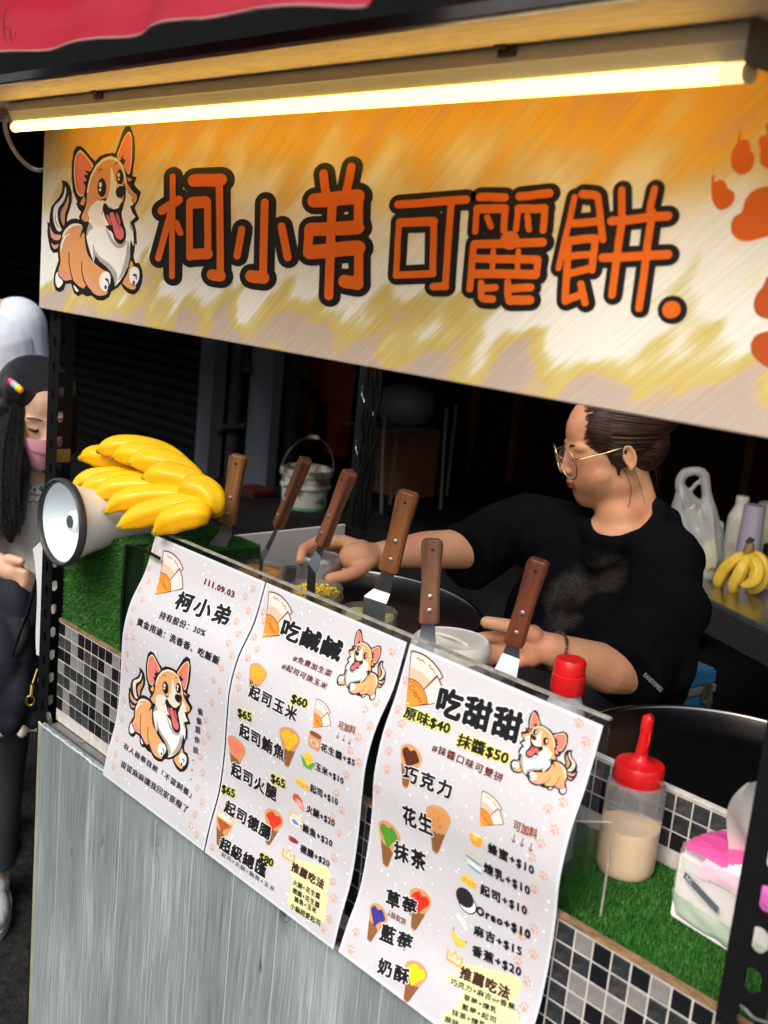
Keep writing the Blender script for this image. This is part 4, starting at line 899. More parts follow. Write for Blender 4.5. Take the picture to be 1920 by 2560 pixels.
def menu(label, x0, x1, prof, Z, items, paws, seed):
    sh_ = Sheet(x0, x1, prof); rg_ = random.Random(seed)
    t = thing('menu_board', label, 'menu', (x0, 0, .81))
    # laminated sheet
    b = MB(); n = len(sh_.p); NXs = 8
    for side_, e0 in ((0, 0), (1, .0)):
        pass
    V = []; F = []
    for i, (y, z) in enumerate(sh_.p):
        for j in range(NXs + 1): V.append((x0 + (x1 - x0) * j / NXs, y, z))
    for i in range(n - 1):
        for j in range(NXs): a = i * (NXs + 1) + j; F.append((a, a + 1, a + NXs + 2, a + NXs + 1))
    me = bpy.data.meshes.new('sheet'); me.from_pydata(V, [], F); bm_ = bmesh.new(); bm_.from_mesh(me)
    bmesh.ops.recalc_face_normals(bm_, faces=bm_.faces)
    if sum(f_.normal.y for f_ in bm_.faces) > 0: bmesh.ops.reverse_faces(bm_, faces=bm_.faces)
    bmesh.ops.solidify(bm_, geom=bm_.faces[:], thickness=.0006); bm_.to_mesh(me); bm_.free(); smooth(me, 50); link('laminated_sheet', me, m_lam, t)
    V = []; m_ = .0045; F = []
    rows = [-m_] + [q for q in sh_.l if -sh_.H + m_ < q < -m_] + [-sh_.H + m_]
    for v in rows:
        for j in range(NXs + 1): V.append(sh_.map(x0 + m_ + (x1 - x0 - 2 * m_) * j / NXs, v, -.00022))
    for i in range(len(rows) - 1):
        for j in range(NXs): a = i * (NXs + 1) + j; F.append((a, a + NXs + 1, a + NXs + 2, a + 1))
    me = bpy.data.meshes.new('printed_paper'); me.from_pydata(V, [], F); me.update(); smooth(me, 60); link('printed_paper', me, m_paper, t)
    cuts = sh_.l[1:-1]
    Fg = Flat()
    ins = lambda u, v: x0 + .008 < u < x1 - .008 and -sh_.H + .008 < v < -.008
    for _ in range(230):
        u, v = rg_.uniform(x0 + .006, x1 - .006), rg_.uniform(-sh_.H + .006, -.006); r_ = rg_.uniform(.0008, .0024)
        Fg.disc((u, v), r_, r_, (.88, .90, .97), 3, 7)
    PC = (.66, .40, .30)
    for p in paws:
        u, v = sh_.uv(*Z(*p))
        if ins(u, v): paw(Fg, (u, v), .0092, PC, 4, rg_.uniform(-.5, .5))
    Fg.build('paw_pattern', t, sh_.map, cuts)['kind'] = 'stuff'
    def UV(a, c): return sh_.uv(*Z(a, c))
    for it in items:
        k = it[0]; Fp_ = Flat(); Ft = Fp_
        if k == 't':      # text: string, left point, right point, height, colour, spacing, thickness, outline
            _, s_, L_, R_, h_, col, sp, off, outl, outc = it
            a = UV(*L_); c = UV(*R_); mx_, my_ = (L_[0] + R_[0]) / 2, (L_[1] + R_[1]) / 2
            hh = abs(UV(mx_, my_ - h_ / 2)[1] - UV(mx_, my_ + h_ / 2)[1])
            Ft.text(s_, ((a[0] + c[0]) / 2, (a[1] + c[1]) / 2), abs(c[0] - a[0]), hh, col, 60, off, sp, math.atan2(c[1] - a[1], c[0] - a[0]), outl, outc)
        elif k == 'dog':
            _, x_0, x_1, y_0, y_1, flip = it   # bbox in zoom coordinates of lowest/highest points: (left point),(right point),(top point),(bottom point)
            uL, uR, vT, vB = UV(*x_0)[0], UV(*x_1)[0], UV(*y_0)[1], UV(*y_1)[1]
            def T(a, c):
                fx = (a - 88) / (1238 - 88); fy = (c - 75) / (2170 - 75)
                if flip: fx = 1 - fx
                return (uL + (uR - uL) * fx, vT + (vB - vT) * fy)
            corgi(Fp_, T, 8, org=(.80, .40, .17))
        elif k == 'cone':
            _, c0, w_, h_, fill, dots, crown = it
            cx, cy = UV(*c0); a = UV(c0[0], c0[1] - h_ / 2); c = UV(c0[0], c0[1] + h_ / 2); H_ = (a[1] - c[1]) / 2 * 1.02; W_ = abs(UV(c0[0] + h_ * .28, c0[1])[0] - UV(c0[0] - h_ * .28, c0[1])[0]) / 2; sg = 1 if dots[0] >= 0 else -1
            R2 = lambda x, y: (cx + sg * W_ * x, cy + H_ * y)
            Fp_.smoothpoly([R2(*p) for p in ((-.95, .62), (-.6, .95), (0, 1.02), (.7, .85), (1, .5), (.55, -.3), (.28, -1), (-.15, -1), (-.55, -.1))], (.62, .33, .13), 6)
            Fp_.poly([R2(*p) for p in ((-.62, -.02), (-.25, -.12), (.12, -.1), (.5, -.28), (.28, -1), (-.15, -1))], (.26, .11, .045), 7)
            Fp_.smoothpoly([R2(*p) for p in ((-.78, .55), (-.5, .82), (-.1, .72), (.2, .86), (.6, .66), (.8, .42), (.35, .15), (.05, -.2), (-.3, .1))], fill, 8)
            dc = tuple(x * (1.6 if sum(fill) < .5 else .35) + (.02 if sum(fill) < .5 else 0) for x in fill)
            for _ in range(22):
                x, y = rg_.uniform(-.55, .6), rg_.uniform(.1, .68)
                if abs(x) < .25 + .5 * (y) : Fp_.disc(R2(x, y), H_ * .035, H_ * .018, dc, 10, 5, rg_.uniform(0, 3))
            if crown:
                Fp_.poly([R2(*p) for p in ((-.9, .55), (-1.0, 1.35), (-.6, .9), (-.35, 1.45), (0, .95), (.35, 1.45), (.55, .9), (1.0, 1.25), (.85, .55))], (.80, .45, .10), 10)
                Fp_.poly([R2(*p) for p in ((-.78, .62), (-.86, 1.12), (-.58, .78), (-.35, 1.22), (0, .82), (.33, 1.22), (.53, .78), (.86, 1.05), (.74, .62))], (.80, .74, .66), 11)
        elif k == 'crepe':
            _, tip, top, rt = it
            o_ = Vector(UV(*tip)); a = Vector(UV(*top)) - o_; R = a.length; a0 = math.atan2(a.y, a.x); c = Vector(UV(*rt)) - o_; a1 = math.atan2(c.y, c.x)
            A = lambda t, r_: (o_.x + R * r_ * cos(a0 + (a1 - a0) * t), o_.y + R * r_ * sin(a0 + (a1 - a0) * t))
            def sector(t0, t1, r0, r1, col, lay): Fp_.poly([A(t0 + (t1 - t0) * i / 10, r1) for i in range(11)] + ([A(t1 + (t0 - t1) * i / 10, r0) for i in range(11)] if r0 > 0 else [o_[:]]), col, lay)
            sector(-.02, .70, 0, 1.03, BRW, 6); sector(0, .68, 0, 1, (.80, .70, .66), 7); sector(0, .68, .5, .72, (.80, .50, .38), 8)
            sector(.60, 1.04, 0, .93, BRW, 9); sector(.635, 1.02, 0, .90, (.80, .70, .66), 10)
            sector(-.02, 1.02, 0, .53, BRW, 12); sector(0, 1, 0, .51, (.90, .30, .04), 13)
            for i in range(9): Fp_.stroke([A(.04 + i * .11, .47), A(.09 + i * .11, .47)], R * .014, BRW, 15, 3e-7)
            for t0 in (.12, .38): Fp_.stroke([A(t0 + i * .03, .91 + .02 * sin(i * 2)) for i in range(7)], R * .016, BRW, 15, 3e-7)
            Fp_.stroke([A(.2, .08), A(.5, .10)], R * .03, (.9, .7, .5), 15, 3e-7)
            p = A(.5, .33); Fp_.text('Crepes', p, R * .42, R * .14, BRW, 16, 0.0, 1.0, (a0 + a1) / 2 - pi / 2 , None, shear=.3)
        elif k == 'arrows':
            _, pts, h_ = it
            for q in pts:
                a = Vector(UV(q[0], q[1] - h_ / 2)); c = Vector(UV(q[0], q[1] + h_ / 2)); a.x = c.x; L = a.y - c.y
                Fp_.stroke([a[:], c[:]], L * .12, BRW, 7, 1e-6); Fp_.stroke([(c.x - L * .28, c.y + L * .32), c[:], (c.x + L * .28, c.y + L * .32)], L * .12, BRW, 8, 1e-6)
        elif k == 'poly':
            Fp_.smoothpoly([UV(*p) for p in it[1]], it[2], it[3])
        elif k == 'icon':
            _, nm, c0, h_ = it
            cx, cy = UV(*c0); H_ = abs(UV(c0[0], c0[1] - h_ / 2)[1] - UV(c0[0], c0[1] + h_ / 2)[1]) / 2; kx = abs(UV(c0[0] + 10, c0[1])[0] - UV(c0[0] - 10, c0[1])[0]) / abs(UV(c0[0], c0[1] + 10)[1] - UV(c0[0], c0[1] - 10)[1])
            R2 = lambda x, y: (cx + H_ * kx * x, cy + H_ * y); Pp = lambda pts, c, l: Fp_.smoothpoly([R2(*p) for p in pts], c, l); Dd = lambda x, y, rx, ry, c, l: Fp_.disc(R2(x, y), H_ * kx * rx, H_ * ry, c, l, 16)
            if nm == 'jar':
                Pp([(-.6, .5), (.6, .5), (.7, .2), (.65, -.85), (0, -1), (-.65, -.85), (-.7, .2)], (.62, .30, .16), 7); Pp([(-.55, .95), (.55, .95), (.6, .5), (-.6, .5)], (.24, .07, .03), 8); Dd(0, -.25, .55, .42, (.80, .55, .38), 9)
                Fp_.text('PEANUT', R2(0, -.13), H_ * .8, H_ * .2, BRW, 11); Fp_.text('BUTTER', R2(0, -.40), H_ * .8, H_ * .2, BRW, 11)
            elif nm == 'corn':
                Pp([(-.55, -.2), (-.4, .6), (0, 1), (.4, .6), (.55, -.2), (0, -.7)], (.85, .60, .05), 8); Pp([(-.85, .2), (-.3, -.2), (0, -.6), (.3, -.2), (.85, .2), (.5, -.7), (0, -.95), (-.5, -.7)], (.12, .38, .07), 9)
                Dd(-.2, .05, .05, .07, K, 10); Dd(.2, .05, .05, .07, K, 10); Fp_.stroke([R2(-.4, -.8), R2(-.55, -1.1)], H_ * .08, (.12, .38, .07), 9, 1e-6); Fp_.stroke([R2(.4, -.8), R2(.55, -1.1)], H_ * .08, (.12, .38, .07), 9, 1e-6)
            elif nm == 'cheese':
                Fp_.poly([R2(-1.1, .1), R2(-.1, .9), R2(1.1, .1)], (.88, .62, .16), 7); Fp_.poly([R2(-1.1, .1), R2(1.1, .1), R2(1.1, -.8), R2(-1.1, -.7)], (.84, .50, .06), 8)
                for x, y in ((-.6, -.2), (.1, -.45), (.7, -.1)): Dd(x, y, .17, .15, (.60, .32, .03), 9)
            elif nm == 'ham':
                Pp([(-.9, .6), (-.3, 1), (.4, .6), (.6, 0), (0, -.3), (-.8, -.1)], (.52, .10, .05), 7); Pp([(-.5, .2), (.2, .4), (.8, -.1), (1.0, -.9), (.3, -.8), (-.3, -.3)], (.78, .30, .26), 8); Dd(.2, -.2, .28, .2, (.84, .50, .44), 9)
            elif nm == 'can':
                Dd(0, -.1, 1.0, .85, (.80, .42, .12), 6); Dd(0, -.15, .88, .72, (.86, .86, .84), 7); Dd(0, .45, .95, .38, (.80, .42, .12), 8); Dd(0, .45, .78, .26, (.86, .80, .70), 9); Pp([(-.6, -.3), (-.1, -.05), (.5, -.3), (.8, -.1), (.75, -.6), (.5, -.4), (-.1, -.65)], (.10, .28, .62), 10)
            elif nm == 'sausage':
                Pp([(-1.1, .5), (.6, .7), (.9, .3), (.8, -.5), (-1.0, -.7), (-1.25, 0)], (.30, .03, .04), 7); Dd(-1.0, -.1, .28, .5, (.55, .12, .12), 8); Fp_.poly([R2(.8, .4), R2(1.3, .6), R2(1.2, -.5), R2(.8, -.3)], (.30, .03, .04), 8)
            elif nm == 'crown':
                Fp_.poly([R2(*p) for p in ((-.95, -.8), (-1.15, .6), (-.5, .0), (-.15, 1), (.25, .1), (.85, .75), (1.0, -.7))], (.80, .40, .08), 12); Fp_.poly([R2(*p) for p in ((-.78, -.5), (-.92, .25), (-.45, -.25), (-.12, .62), (.25, -.15), (.68, .38), (.8, -.45))], (.84, .70, .50), 13)
            elif nm == 'honey':
                Pp([(-.8, .4), (0, .6), (.7, .4), (.85, -.2), (.5, -.9), (-.5, -.9), (-.9, -.2)], (.85, .38, .04), 7); Dd(-.05, .5, .75, .2, (.92, .72, .40), 8); Dd(-.2, 0, .25, .3, (.95, .60, .15), 9); Fp_.stroke([R2(.5, .9), R2(1.3, -.9)], H_ * .1, (.72, .52, .26), 9, 1e-6); Dd(1.15, -.6, .2, .3, (.72, .52, .26), 9)
            elif nm == 'tube':
                for i, c in enumerate(((.70, .58, .34), (.62, .60, .64), (.10, .35, .78), (.85, .80, .35), (.86, .84, .80), (.12, .40, .80))): Pp([(-.9 + .14 * i, .9 - .32 * i), (.9 + .06 * i, .65 - .32 * i), (.85 + .04 * i, .42 - .32 * i), (-.85 + .12 * i, .66 - .32 * i)], c, 7 + i)
            elif nm == 'cookie':
                Dd(.25, -.3, 1.0, .95, K, 6); Dd(.25, -.3, .88, .84, (.86, .86, .88), 7); Dd(-.1, .15, .95, .95, (.03, .03, .035), 8); Dd(-.1, .15, .78, .78, (.012, .012, .014), 9)
                for i in range(14): Dd(-.1 + .62 * cos(i * .45), .15 + .62 * sin(i * .45), .05, .05, (.10, .10, .11), 10)
                for i in range(8): Dd(-.1 + .32 * cos(i * .785), .15 + .32 * sin(i * .785), .06, .05, (.10, .10, .11), 10)
            elif nm == 'mochi':
                Pp([(-1.0, .3), (-.6, .8), (.4, .3), (.9, -.5), (.5, -.9), (-.3, -.4)], (.74, .75, .80), 7); Fp_.stroke([R2(-1, .2), R2(-.2, -.4), R2(.5, -.9), R2(.9, -.6)], H_ * .12, (.52, .53, .56), 8, 1e-6)
            elif nm == 'banana':
                for dy, c in ((.25, (.84, .58, .08)), (-.1, (.90, .68, .12)), (-.4, (.80, .54, .06))): Pp([(-1.0, .7 + dy * .6), (-.6, .0 + dy), (.1, -.3 + dy), (.95, .15 + dy), (.9, -.15 + dy), (.1, -.75 + dy), (-.7, -.4 + dy), (-1.1, .45 + dy * .6)], c, 8)
                Fp_.stroke([R2(-1.0, .7), R2(-1.05, 1.0)], H_ * .18, (.22, .13, .03), 11, 1e-6); Dd(.98, .1, .1, .14, (.15, .08, .02), 11)
        nm_ = {'t': 'menu_text', 'dog': 'dog_drawing', 'cone': 'cone_drawing', 'crepe': 'crepe_drawing', 'arrows': 'arrows', 'poly': 'yellow_patch', 'icon': 'topping_drawing'}[k]
        Fp_.build(nm_, t, sh_.map, cuts if (k != 't' or it[4] >= 60) else None)
    return sh_, t
KB = (.010, .011, .014); YL = (.90, .86, .12); YP = (.80, .78, .42); OW = (.90, .91, .95)
def tx(s_, L, R, h, col=KB, sp=1.0, off=.022, outl=None, outc=OW): return ('t', s_, L, R, h, col, sp, off * ((.85 if '鹹' in s_ else 1.0 if h > 120 else .72 if h < 60 else .98) if any(ord(q) > 9000 for q in s_) else 1.3), outl * 1.1 if outl else None, outc)
ZA = lambda a, c: (a / 2.592, 1300 + c / 2.592)
ZB = lambda a, c: (500 + a / 2.2115, 1400 + c / 2.2115)
ZC = lambda a, c: (820 + a / 2.19, 1550 + c / 2.19)
dotl = [tx('．', (1253, 1553 + 62 * i - 4), (1263 - 3 * i, 1556 + 62 * i), 8) for i in range(0)]
it1 = [('crepe', (1003, 487), (1062, 205), (1215, 425)), tx('111.09.03', (1330, 397), (1522, 485), 46, BRW, 1.15, .03), tx('柯小弟', (1145, 515), (1498, 632), 150, KB, 1.25, .05, .085),
       tx('持有股份：30%', (1038, 612), (1335, 735), 58, KB, 1.12, .03), tx('資金用途：洗香香、吃飯飯', (893, 655), (1425, 915), 60, KB, 1.15, .03),
       tx('有人檢舉我被「不當飼養」', (805, 1458), (1245, 1782), 50, KB, 1.1, .02), tx('拔拔麻麻讓我回家要廢了', (788, 1575), (1222, 1880), 54, KB, 1.1, .02),
       ('dog', (835, 1100), (1262, 1180), (1120, 835), (1170, 1665), False)]
for ch, (x, y) in zip('偷偷跟你說', ((1301, 1240), (1293, 1300), (1286, 1360), (1280, 1424), (1272, 1490))): it1.append(tx(ch, (x - 17, y - 6), (x + 17, y + 6), 46, KB, 1, .02))
for x, y in ((1255, 1556), (1248, 1618), (1240, 1680)): it1.append(tx('.', (x - 5, y - 2), (x + 5, y + 2), 10, KB, 1, .0))
pw1 = [(1010,190),(1020,262),(965,315),(962,400),(905,455),(922,520),(865,575),(850,665),(820,760),(862,765),(825,870),(822,965),(1060,150),(1590,500),(1610,590),(1530,660),(1545,740),(1480,800),(1500,880),(1435,965),(1385,1040),(1425,1110),(1375,1185),(1335,1300),(1352,1400),(1320,1440),(1300,1540),(1315,1640),(1280,1740),(1310,1830),(1265,1910),(1235,1980),(1275,2040),(790,1290),(760,1420),(750,1520),(735,1600),(690,1610),(805,1170),(1628,372),(1640,450)]
menu('leftmost menu: white sheet with paw prints and one large cartoon dog', -1.689, -1.3585, prof0, ZA, it1, pw1, 1)
it2 = [('crepe', (345, 430), (385, 180), (520, 395)), tx('吃鹹鹹', (455, 372), (790, 512), 132, KB, 1.08, .055, .085), ('dog', (758, 655), (1048, 600), (880, 380), (930, 790), True),
       tx('#免費加生菜', (520, 540), (730, 632), 42, BRW, 1.2, .03), tx('#起司可換玉米', (458, 583), (705, 702), 42, BRW, 1.2, .03),
       ('cone', (305, 667), .55, 200, (.85, .42, .03), (1,), 0), ('cone', (492, 1035), .55, 215, (.85, .50, .03), (-1,), 0), ('cone', (197, 1078), .55, 195, (.80, .22, .14), (1,), 0), ('cone', (402, 1477), .55, 210, (.68, .05, .03), (-1,), 0), ('cone', (121, 1490), .55, 195, (.42, .10, .03), (1,), 1),
       tx('起司玉米', (275, 718), (540, 862), 88, KB, 1.22, .05, .08), tx('$60', (507, 765), (597, 802), 66, KB, 1, .04, .085, YL), tx('$65', (210, 842), (290, 876), 60, KB, 1, .04, .085, YL),
       tx('起司鮪魚', (220, 932), (472, 1078), 88, KB, 1.15, .05, .08), tx('起司火腿', (175, 1148), (430, 1300), 90, KB, 1.15, .05, .08), tx('$65', (394, 1203), (476, 1245), 60, KB, 1, .04, .085, YL), tx('$65', (122, 1262), (198, 1298), 60, KB, 1, .04, .085, YL),
       tx('起司德腸', (140, 1355), (396, 1518), 90, KB, 1.12, .05, .08), tx('超級總匯', (112, 1558), (372, 1725), 92, KB, 1.1, .05, .08), tx('$80', (330, 1638), (410, 1682), 62, KB, 1, .04, .085, YL), tx('起司+火腿+鮪魚+玉米', (122, 1622), (415, 1822), 30, (.08, .09, .14), 1.2, .01),
       ('crepe', (625, 928), (647, 772), (745, 905)), tx('可加料', (768, 908), (862, 945), 52, (.28, .08, .03), 1, .03), ('arrows', [(760, 968), (792, 985), (825, 1002)], 36),
       ('icon', 'jar', (635, 1000), 100), ('icon', 'corn', (598, 1108), 100), ('icon', 'cheese', (568, 1235), 70), ('icon', 'ham', (547, 1338), 78), ('icon', 'can', (533, 1438), 88), ('icon', 'sausage', (517, 1548), 46), ('icon', 'crown', (493, 1632), 80),
       tx('花生醬+$5', (672, 1030), (860, 1122), 50, KB, 1.15, .045), tx('玉米+$10', (640, 1136), (797, 1222), 50, KB, 1.15, .045), tx('起司+$10', (612, 1256), (766, 1338), 50, KB, 1.1, .045), tx('火腿+$20', (592, 1370), (748, 1456), 52, KB, 1.1, .045), tx('鮪魚+$20', (570, 1475), (736, 1568), 52, KB, 1.15, .045), tx('德腸+$20', (557, 1590), (720, 1680), 52, KB, 1.1, .045),
       ('poly', [(505, 1665), (600, 1668), (715, 1712), (706, 1820), (700, 1930), (680, 2005), (600, 1985), (500, 1925), (490, 1870), (512, 1780)], YP, 5),
       tx('推薦吃法', (510, 1690), (690, 1798), 62, (.06, .02, .02), 1.15, .05), tx('火腿+花生醬', (518, 1778), (668, 1862), 36, KB, 1.1, .03), tx('德腸+花生醬', (515, 1822), (665, 1912), 36, KB, 1.1, .03), tx('鮪魚+玉米', (525, 1870), (648, 1940), 36, KB, 1.1, .03), tx('小編超愛起司', (503, 1908), (668, 2008), 38, KB, 1.1, .03)]
pw2 = [(350,290),(355,340),(300,430),(318,495),(265,545),(212,640),(215,710),(150,790),(1040,435),(1062,510),(975,790),(912,830),(940,920),(875,980),(880,1120),(830,1055),(810,1190),(755,1290),(785,1385),(735,1420),(768,1510),(742,1650),(697,1700),(735,1780),(690,1840),(715,1985),(685,2040),(68,1590),(100,1220),(55,1500),(740,1870),(95,1130)]
menu('middle menu: white sheet with savoury crepe cones, yellow prices up to 80', -1.3545, -1.0295, prof0, ZB, it2, pw2, 2)
it3 = [('crepe', (425, 478), (460, 175), (682, 430)), tx('吃甜甜', (600, 432), (1066, 600), 190, KB, 1.12, .055, .085), ('dog', (992, 800), (1388, 770), (1130, 492), (1290, 985), True),
       tx('原味$40', (420, 502), (674, 598), 84, KB, 1.0, .045, .085, YL), tx('抹醬$50', (710, 652), (994, 762), 90, KB, 1.0, .045, .085, YL), tx('#抹醬口味可雙拼', (575, 694), (960, 868), 54, BRW, 1.2, .03),
       ('cone', (440, 800), .6, 240, (.10, .022, .012), (1,), 0), ('cone', (600, 1148), .6, 255, (.66, .30, .10), (-1,), 0), ('cone', (328, 1225), .6, 240, (.08, .30, .03), (1,), 0), ('cone', (497, 1585), .6, 240, (.72, .035, .02), (-1,), 0), ('cone', (258, 1658), .6, 228, (.05, .04, .28), (1,), 0), ('cone', (465, 1982), .6, 255, (.85, .72, .02), (-1,), 0),
       tx('巧克力', (415, 828), (682, 938), 105, KB, 1.3, .05, .08), tx('花生', (410, 1058), (578, 1132), 112, KB, 1.2, .05, .08), tx('抹茶', (362, 1252), (542, 1330), 112, KB, 1.25, .05, .08), tx('草莓', (320, 1512), (492, 1585), 108, KB, 1.2, .05, .08), tx('藍莓', (290, 1702), (466, 1780), 118, KB, 1.2, .05, .08), tx('奶酥', (275, 1885), (450, 1962), 108, KB, 1.2, .05, .08),
       tx('酥軟餅', (348, 1612), (430, 1655), 42, (.22, .06, .03), 1, .01), ('arrows', [(332, 1600)], 38),
       ('crepe', (832, 1127), (848, 940), (987, 1108)), tx('可加料', (1018, 1118), (1150, 1175), 64, (.28, .08, .03), 1, .03), ('arrows', [(1015, 1194), (1060, 1216), (1107, 1242)], 48),
       ('icon', 'honey', (812, 1198), 84), ('icon', 'tube', (790, 1312), 92), ('icon', 'cheese', (772, 1425), 80), ('icon', 'cookie', (754, 1530), 112), ('icon', 'mochi', (737, 1655), 90), ('icon', 'banana', (720, 1745), 84), ('icon', 'crown', (697, 1852), 100),
       tx('蜂蜜+$10', (878, 1242), (1132, 1370), 66, KB, 1.2, .045), tx('煉乳+$10', (855, 1350), (1110, 1482), 66, KB, 1.2, .045), tx('起司+$10', (835, 1468), (1094, 1592), 66, KB, 1.2, .045), tx('Oreo+$10', (812, 1586), (1114, 1728), 62, KB, 1.25, .05), tx('麻吉+$15', (800, 1692), (1066, 1815), 66, KB, 1.2, .045), tx('香蕉+$20', (790, 1802), (1064, 1928), 70, KB, 1.2, .045),
       ('poly', [(722, 1885), (900, 1915), (1052, 1965), (1040, 2060), (1010, 2110), (1045, 2180), (1000, 2240), (900, 2290), (700, 2240), (615, 2170), (720, 2110), (730, 2010), (652, 1980), (655, 1935), (722, 1950)], YP, 5),
       tx('推薦吃法', (725, 1922), (1002, 2048), 84, (.06, .02, .02), 1.15, .05), tx('巧克力+麻吉or香蕉', (672, 1975), (1030, 2122), 42, KB, 1.1, .03), tx('草莓+煉乳', (745, 2062), (930, 2140), 40, KB, 1.1, .03), tx('藍莓+起司', (735, 2113), (925, 2193), 40, KB, 1.1, .03), tx('抹茶+煉乳', (680, 2143), (870, 2223), 40, KB, 1.1, .03), tx('原味+起司', (640, 2180), (830, 2260), 40, KB, 1.1, .03)]
pw3 = [(428,335),(382,490),(402,570),(333,620),(335,720),(278,805),(325,820),(268,930),(262,1045),(240,1190),(180,1235),(190,1350),(140,1405),(178,1485),(122,1525),(142,1620),(100,1700),(155,1710),(125,1805),(1375,565),(1410,665),(1288,1000),(1205,1035),(1240,1150),(1165,1225),(1115,1300),(1180,1400),(1130,1475),(1080,1590),(1128,1690),(1060,1730),(1125,1830),(1040,1870),(1090,1980),(1025,2010),(1075,2120),(1030,2160)]
sh3, _ = menu('rightmost menu: white sheet with sweet crepe cones and a small dog at its upper right', -1.0235, -.694, prof3, ZC, it3, pw3, 3)

# clear sheets holding the menus
m_acr = mat('clear_acrylic', (.93, .96, .95), .04, trans=1, ior=1.2, alpha=.35)
m_acr.node_tree.nodes['Principled BSDF'].inputs['Alpha'].default_value = .10
m_aedge = mat('acrylic_edge', (.45, .44, .40), .25, noise=(60, .5))
ac = thing('acrylic_guard', 'clear acrylic guard behind the top edge of the three menus', 'guard', (-1.2, .07, 1.02))
b = MB(); b.box((-1.690, .0715, 1.024), (-.690, .0740, 1.268)); b.build('clear_sheet', m_acr, ac)
b = MB(); b.box((-1.690, .0690, 1.2685), (-.690, .0755, 1.2715)); b.build('top_edge', m_aedge, ac)
a0 = aty(1425, 2052, .058); a0.z = aty(1425, 2052, .058).z; p1_ = atz(1536, 2056, a0.z); p2_ = Vector((p1_.x, p1_.y, 1.002))
ap = thing('acrylic_offcut', 'small scratched clear acrylic pane standing on the turf beside the rightmost menu', 'pane', (p1_.x, p1_.y, 1.0))
dv = (p1_ - a0); dv.z = 0; nn = Vector((-dv.y, dv.x, 0)).normalized() * .0012
A4 = [Vector((a0.x, a0.y, 1.001)) - dv * .3, Vector((p1_.x, p1_.y, 1.001)), p1_, Vector((a0.x, a0.y, a0.z)) - dv * .3]
b = MB(); b.add([q - nn for q in A4] + [q + nn for q in A4], [(0, 1, 2, 3), (7, 6, 5, 4), (0, 4, 5, 1), (1, 5, 6, 2), (2, 6, 7, 3), (3, 7, 4, 0)])
b.build('clear_pane', m_acr, ap)
b = MB(); b.tube([A4[1], A4[2]], .0016, 6); b.tube([A4[2], A4[3]], .0013, 6); b.build('pane_edge', m_aedge, ap)
# ================================================================ THINGS ON THE STALL
def lathe_along(prof, p, axis, n=32, roll=None):
    """profile (r, h) around axis from p; returns matrix-ready mesh builder"""
    a = Vector(axis).normalized(); q = Vector((0, 0, 1)).rotation_difference(a).to_matrix().to_4x4()
    return Matrix.Translation(p) @ q
# megaphone
m_wpl = mat('white_plastic', (.80, .79, .78), .3, noise=(6, .06)); m_bpl = mat('black_rubber_ring', (.03, .033, .036), .45)
m_bwp = mat('sky_tinted_white_plastic', (.80, .88, .95), .22)  # white plastic with the blue sky light inside the horn put into its colour
mc = aty(150, 1306, -.045); maxis = Vector((-.02, 1.0, -.02)).normalized()
mg = thing('megaphone', 'white megaphone with black rim lying on the turf under the bananas', 'megaphone', mc)
Mm = lathe_along(None, mc, maxis)
R0 = .0785
out = [(R0, 0), (R0 * .995, .006), (R0 * .92, .02), (R0 * .80, .05), (R0 * .68, .09), (R0 * .58, .14), (R0 * .52, .19), (R0 * .49, .235), (R0 * .46, .25), (R0 * .2, .252)]
b = MB(); b.lathe(out, n=56, mtx=Mm, close=False); b.build('horn', m_wpl, mg, 50)
inn = [(R0 * .955, .001), (R0 * .90, .016), (R0 * .76, .040), (R0 * .60, .068), (R0 * .46, .092), (R0 * .40, .11), (R0 * .02, .112)]
b = MB(); b.lathe([(r_, h) for r_, h in reversed(inn)], n=56, mtx=Mm, close=False); b.build('horn_inside', m_bwp, mg, 60)
b = MB(); b.lathe([(R0 * .94, .004), (R0 * .95, -.003), (R0 * 1.0, -.0055), (R0 * 1.05, -.002), (R0 * 1.055, .004), (R0 * 1.03, .010), (R0 * .985, .010)], n=56, mtx=Mm, close=False); b.build('rim', m_bpl, mg, 60)
b = MB(); b.lathe([(R0 * .30, .111), (R0 * .285, .035), (R0 * .26, .024), (R0 * .16, .020), (R0 * .145, .022)], n=32, mtx=Mm, close=False); b.build('inner_cone', m_bwp, mg, 50)
b = MB(); b.lathe([(R0 * .143, .023), (R0 * .145, .019), (R0 * .11, .0185), (.001, .0185)], n=32, mtx=Mm, close=False); b.build('grille', mat('dark_grille', (.07, .08, .10), .5, bump=(900, 1, .002)), mg, 50)

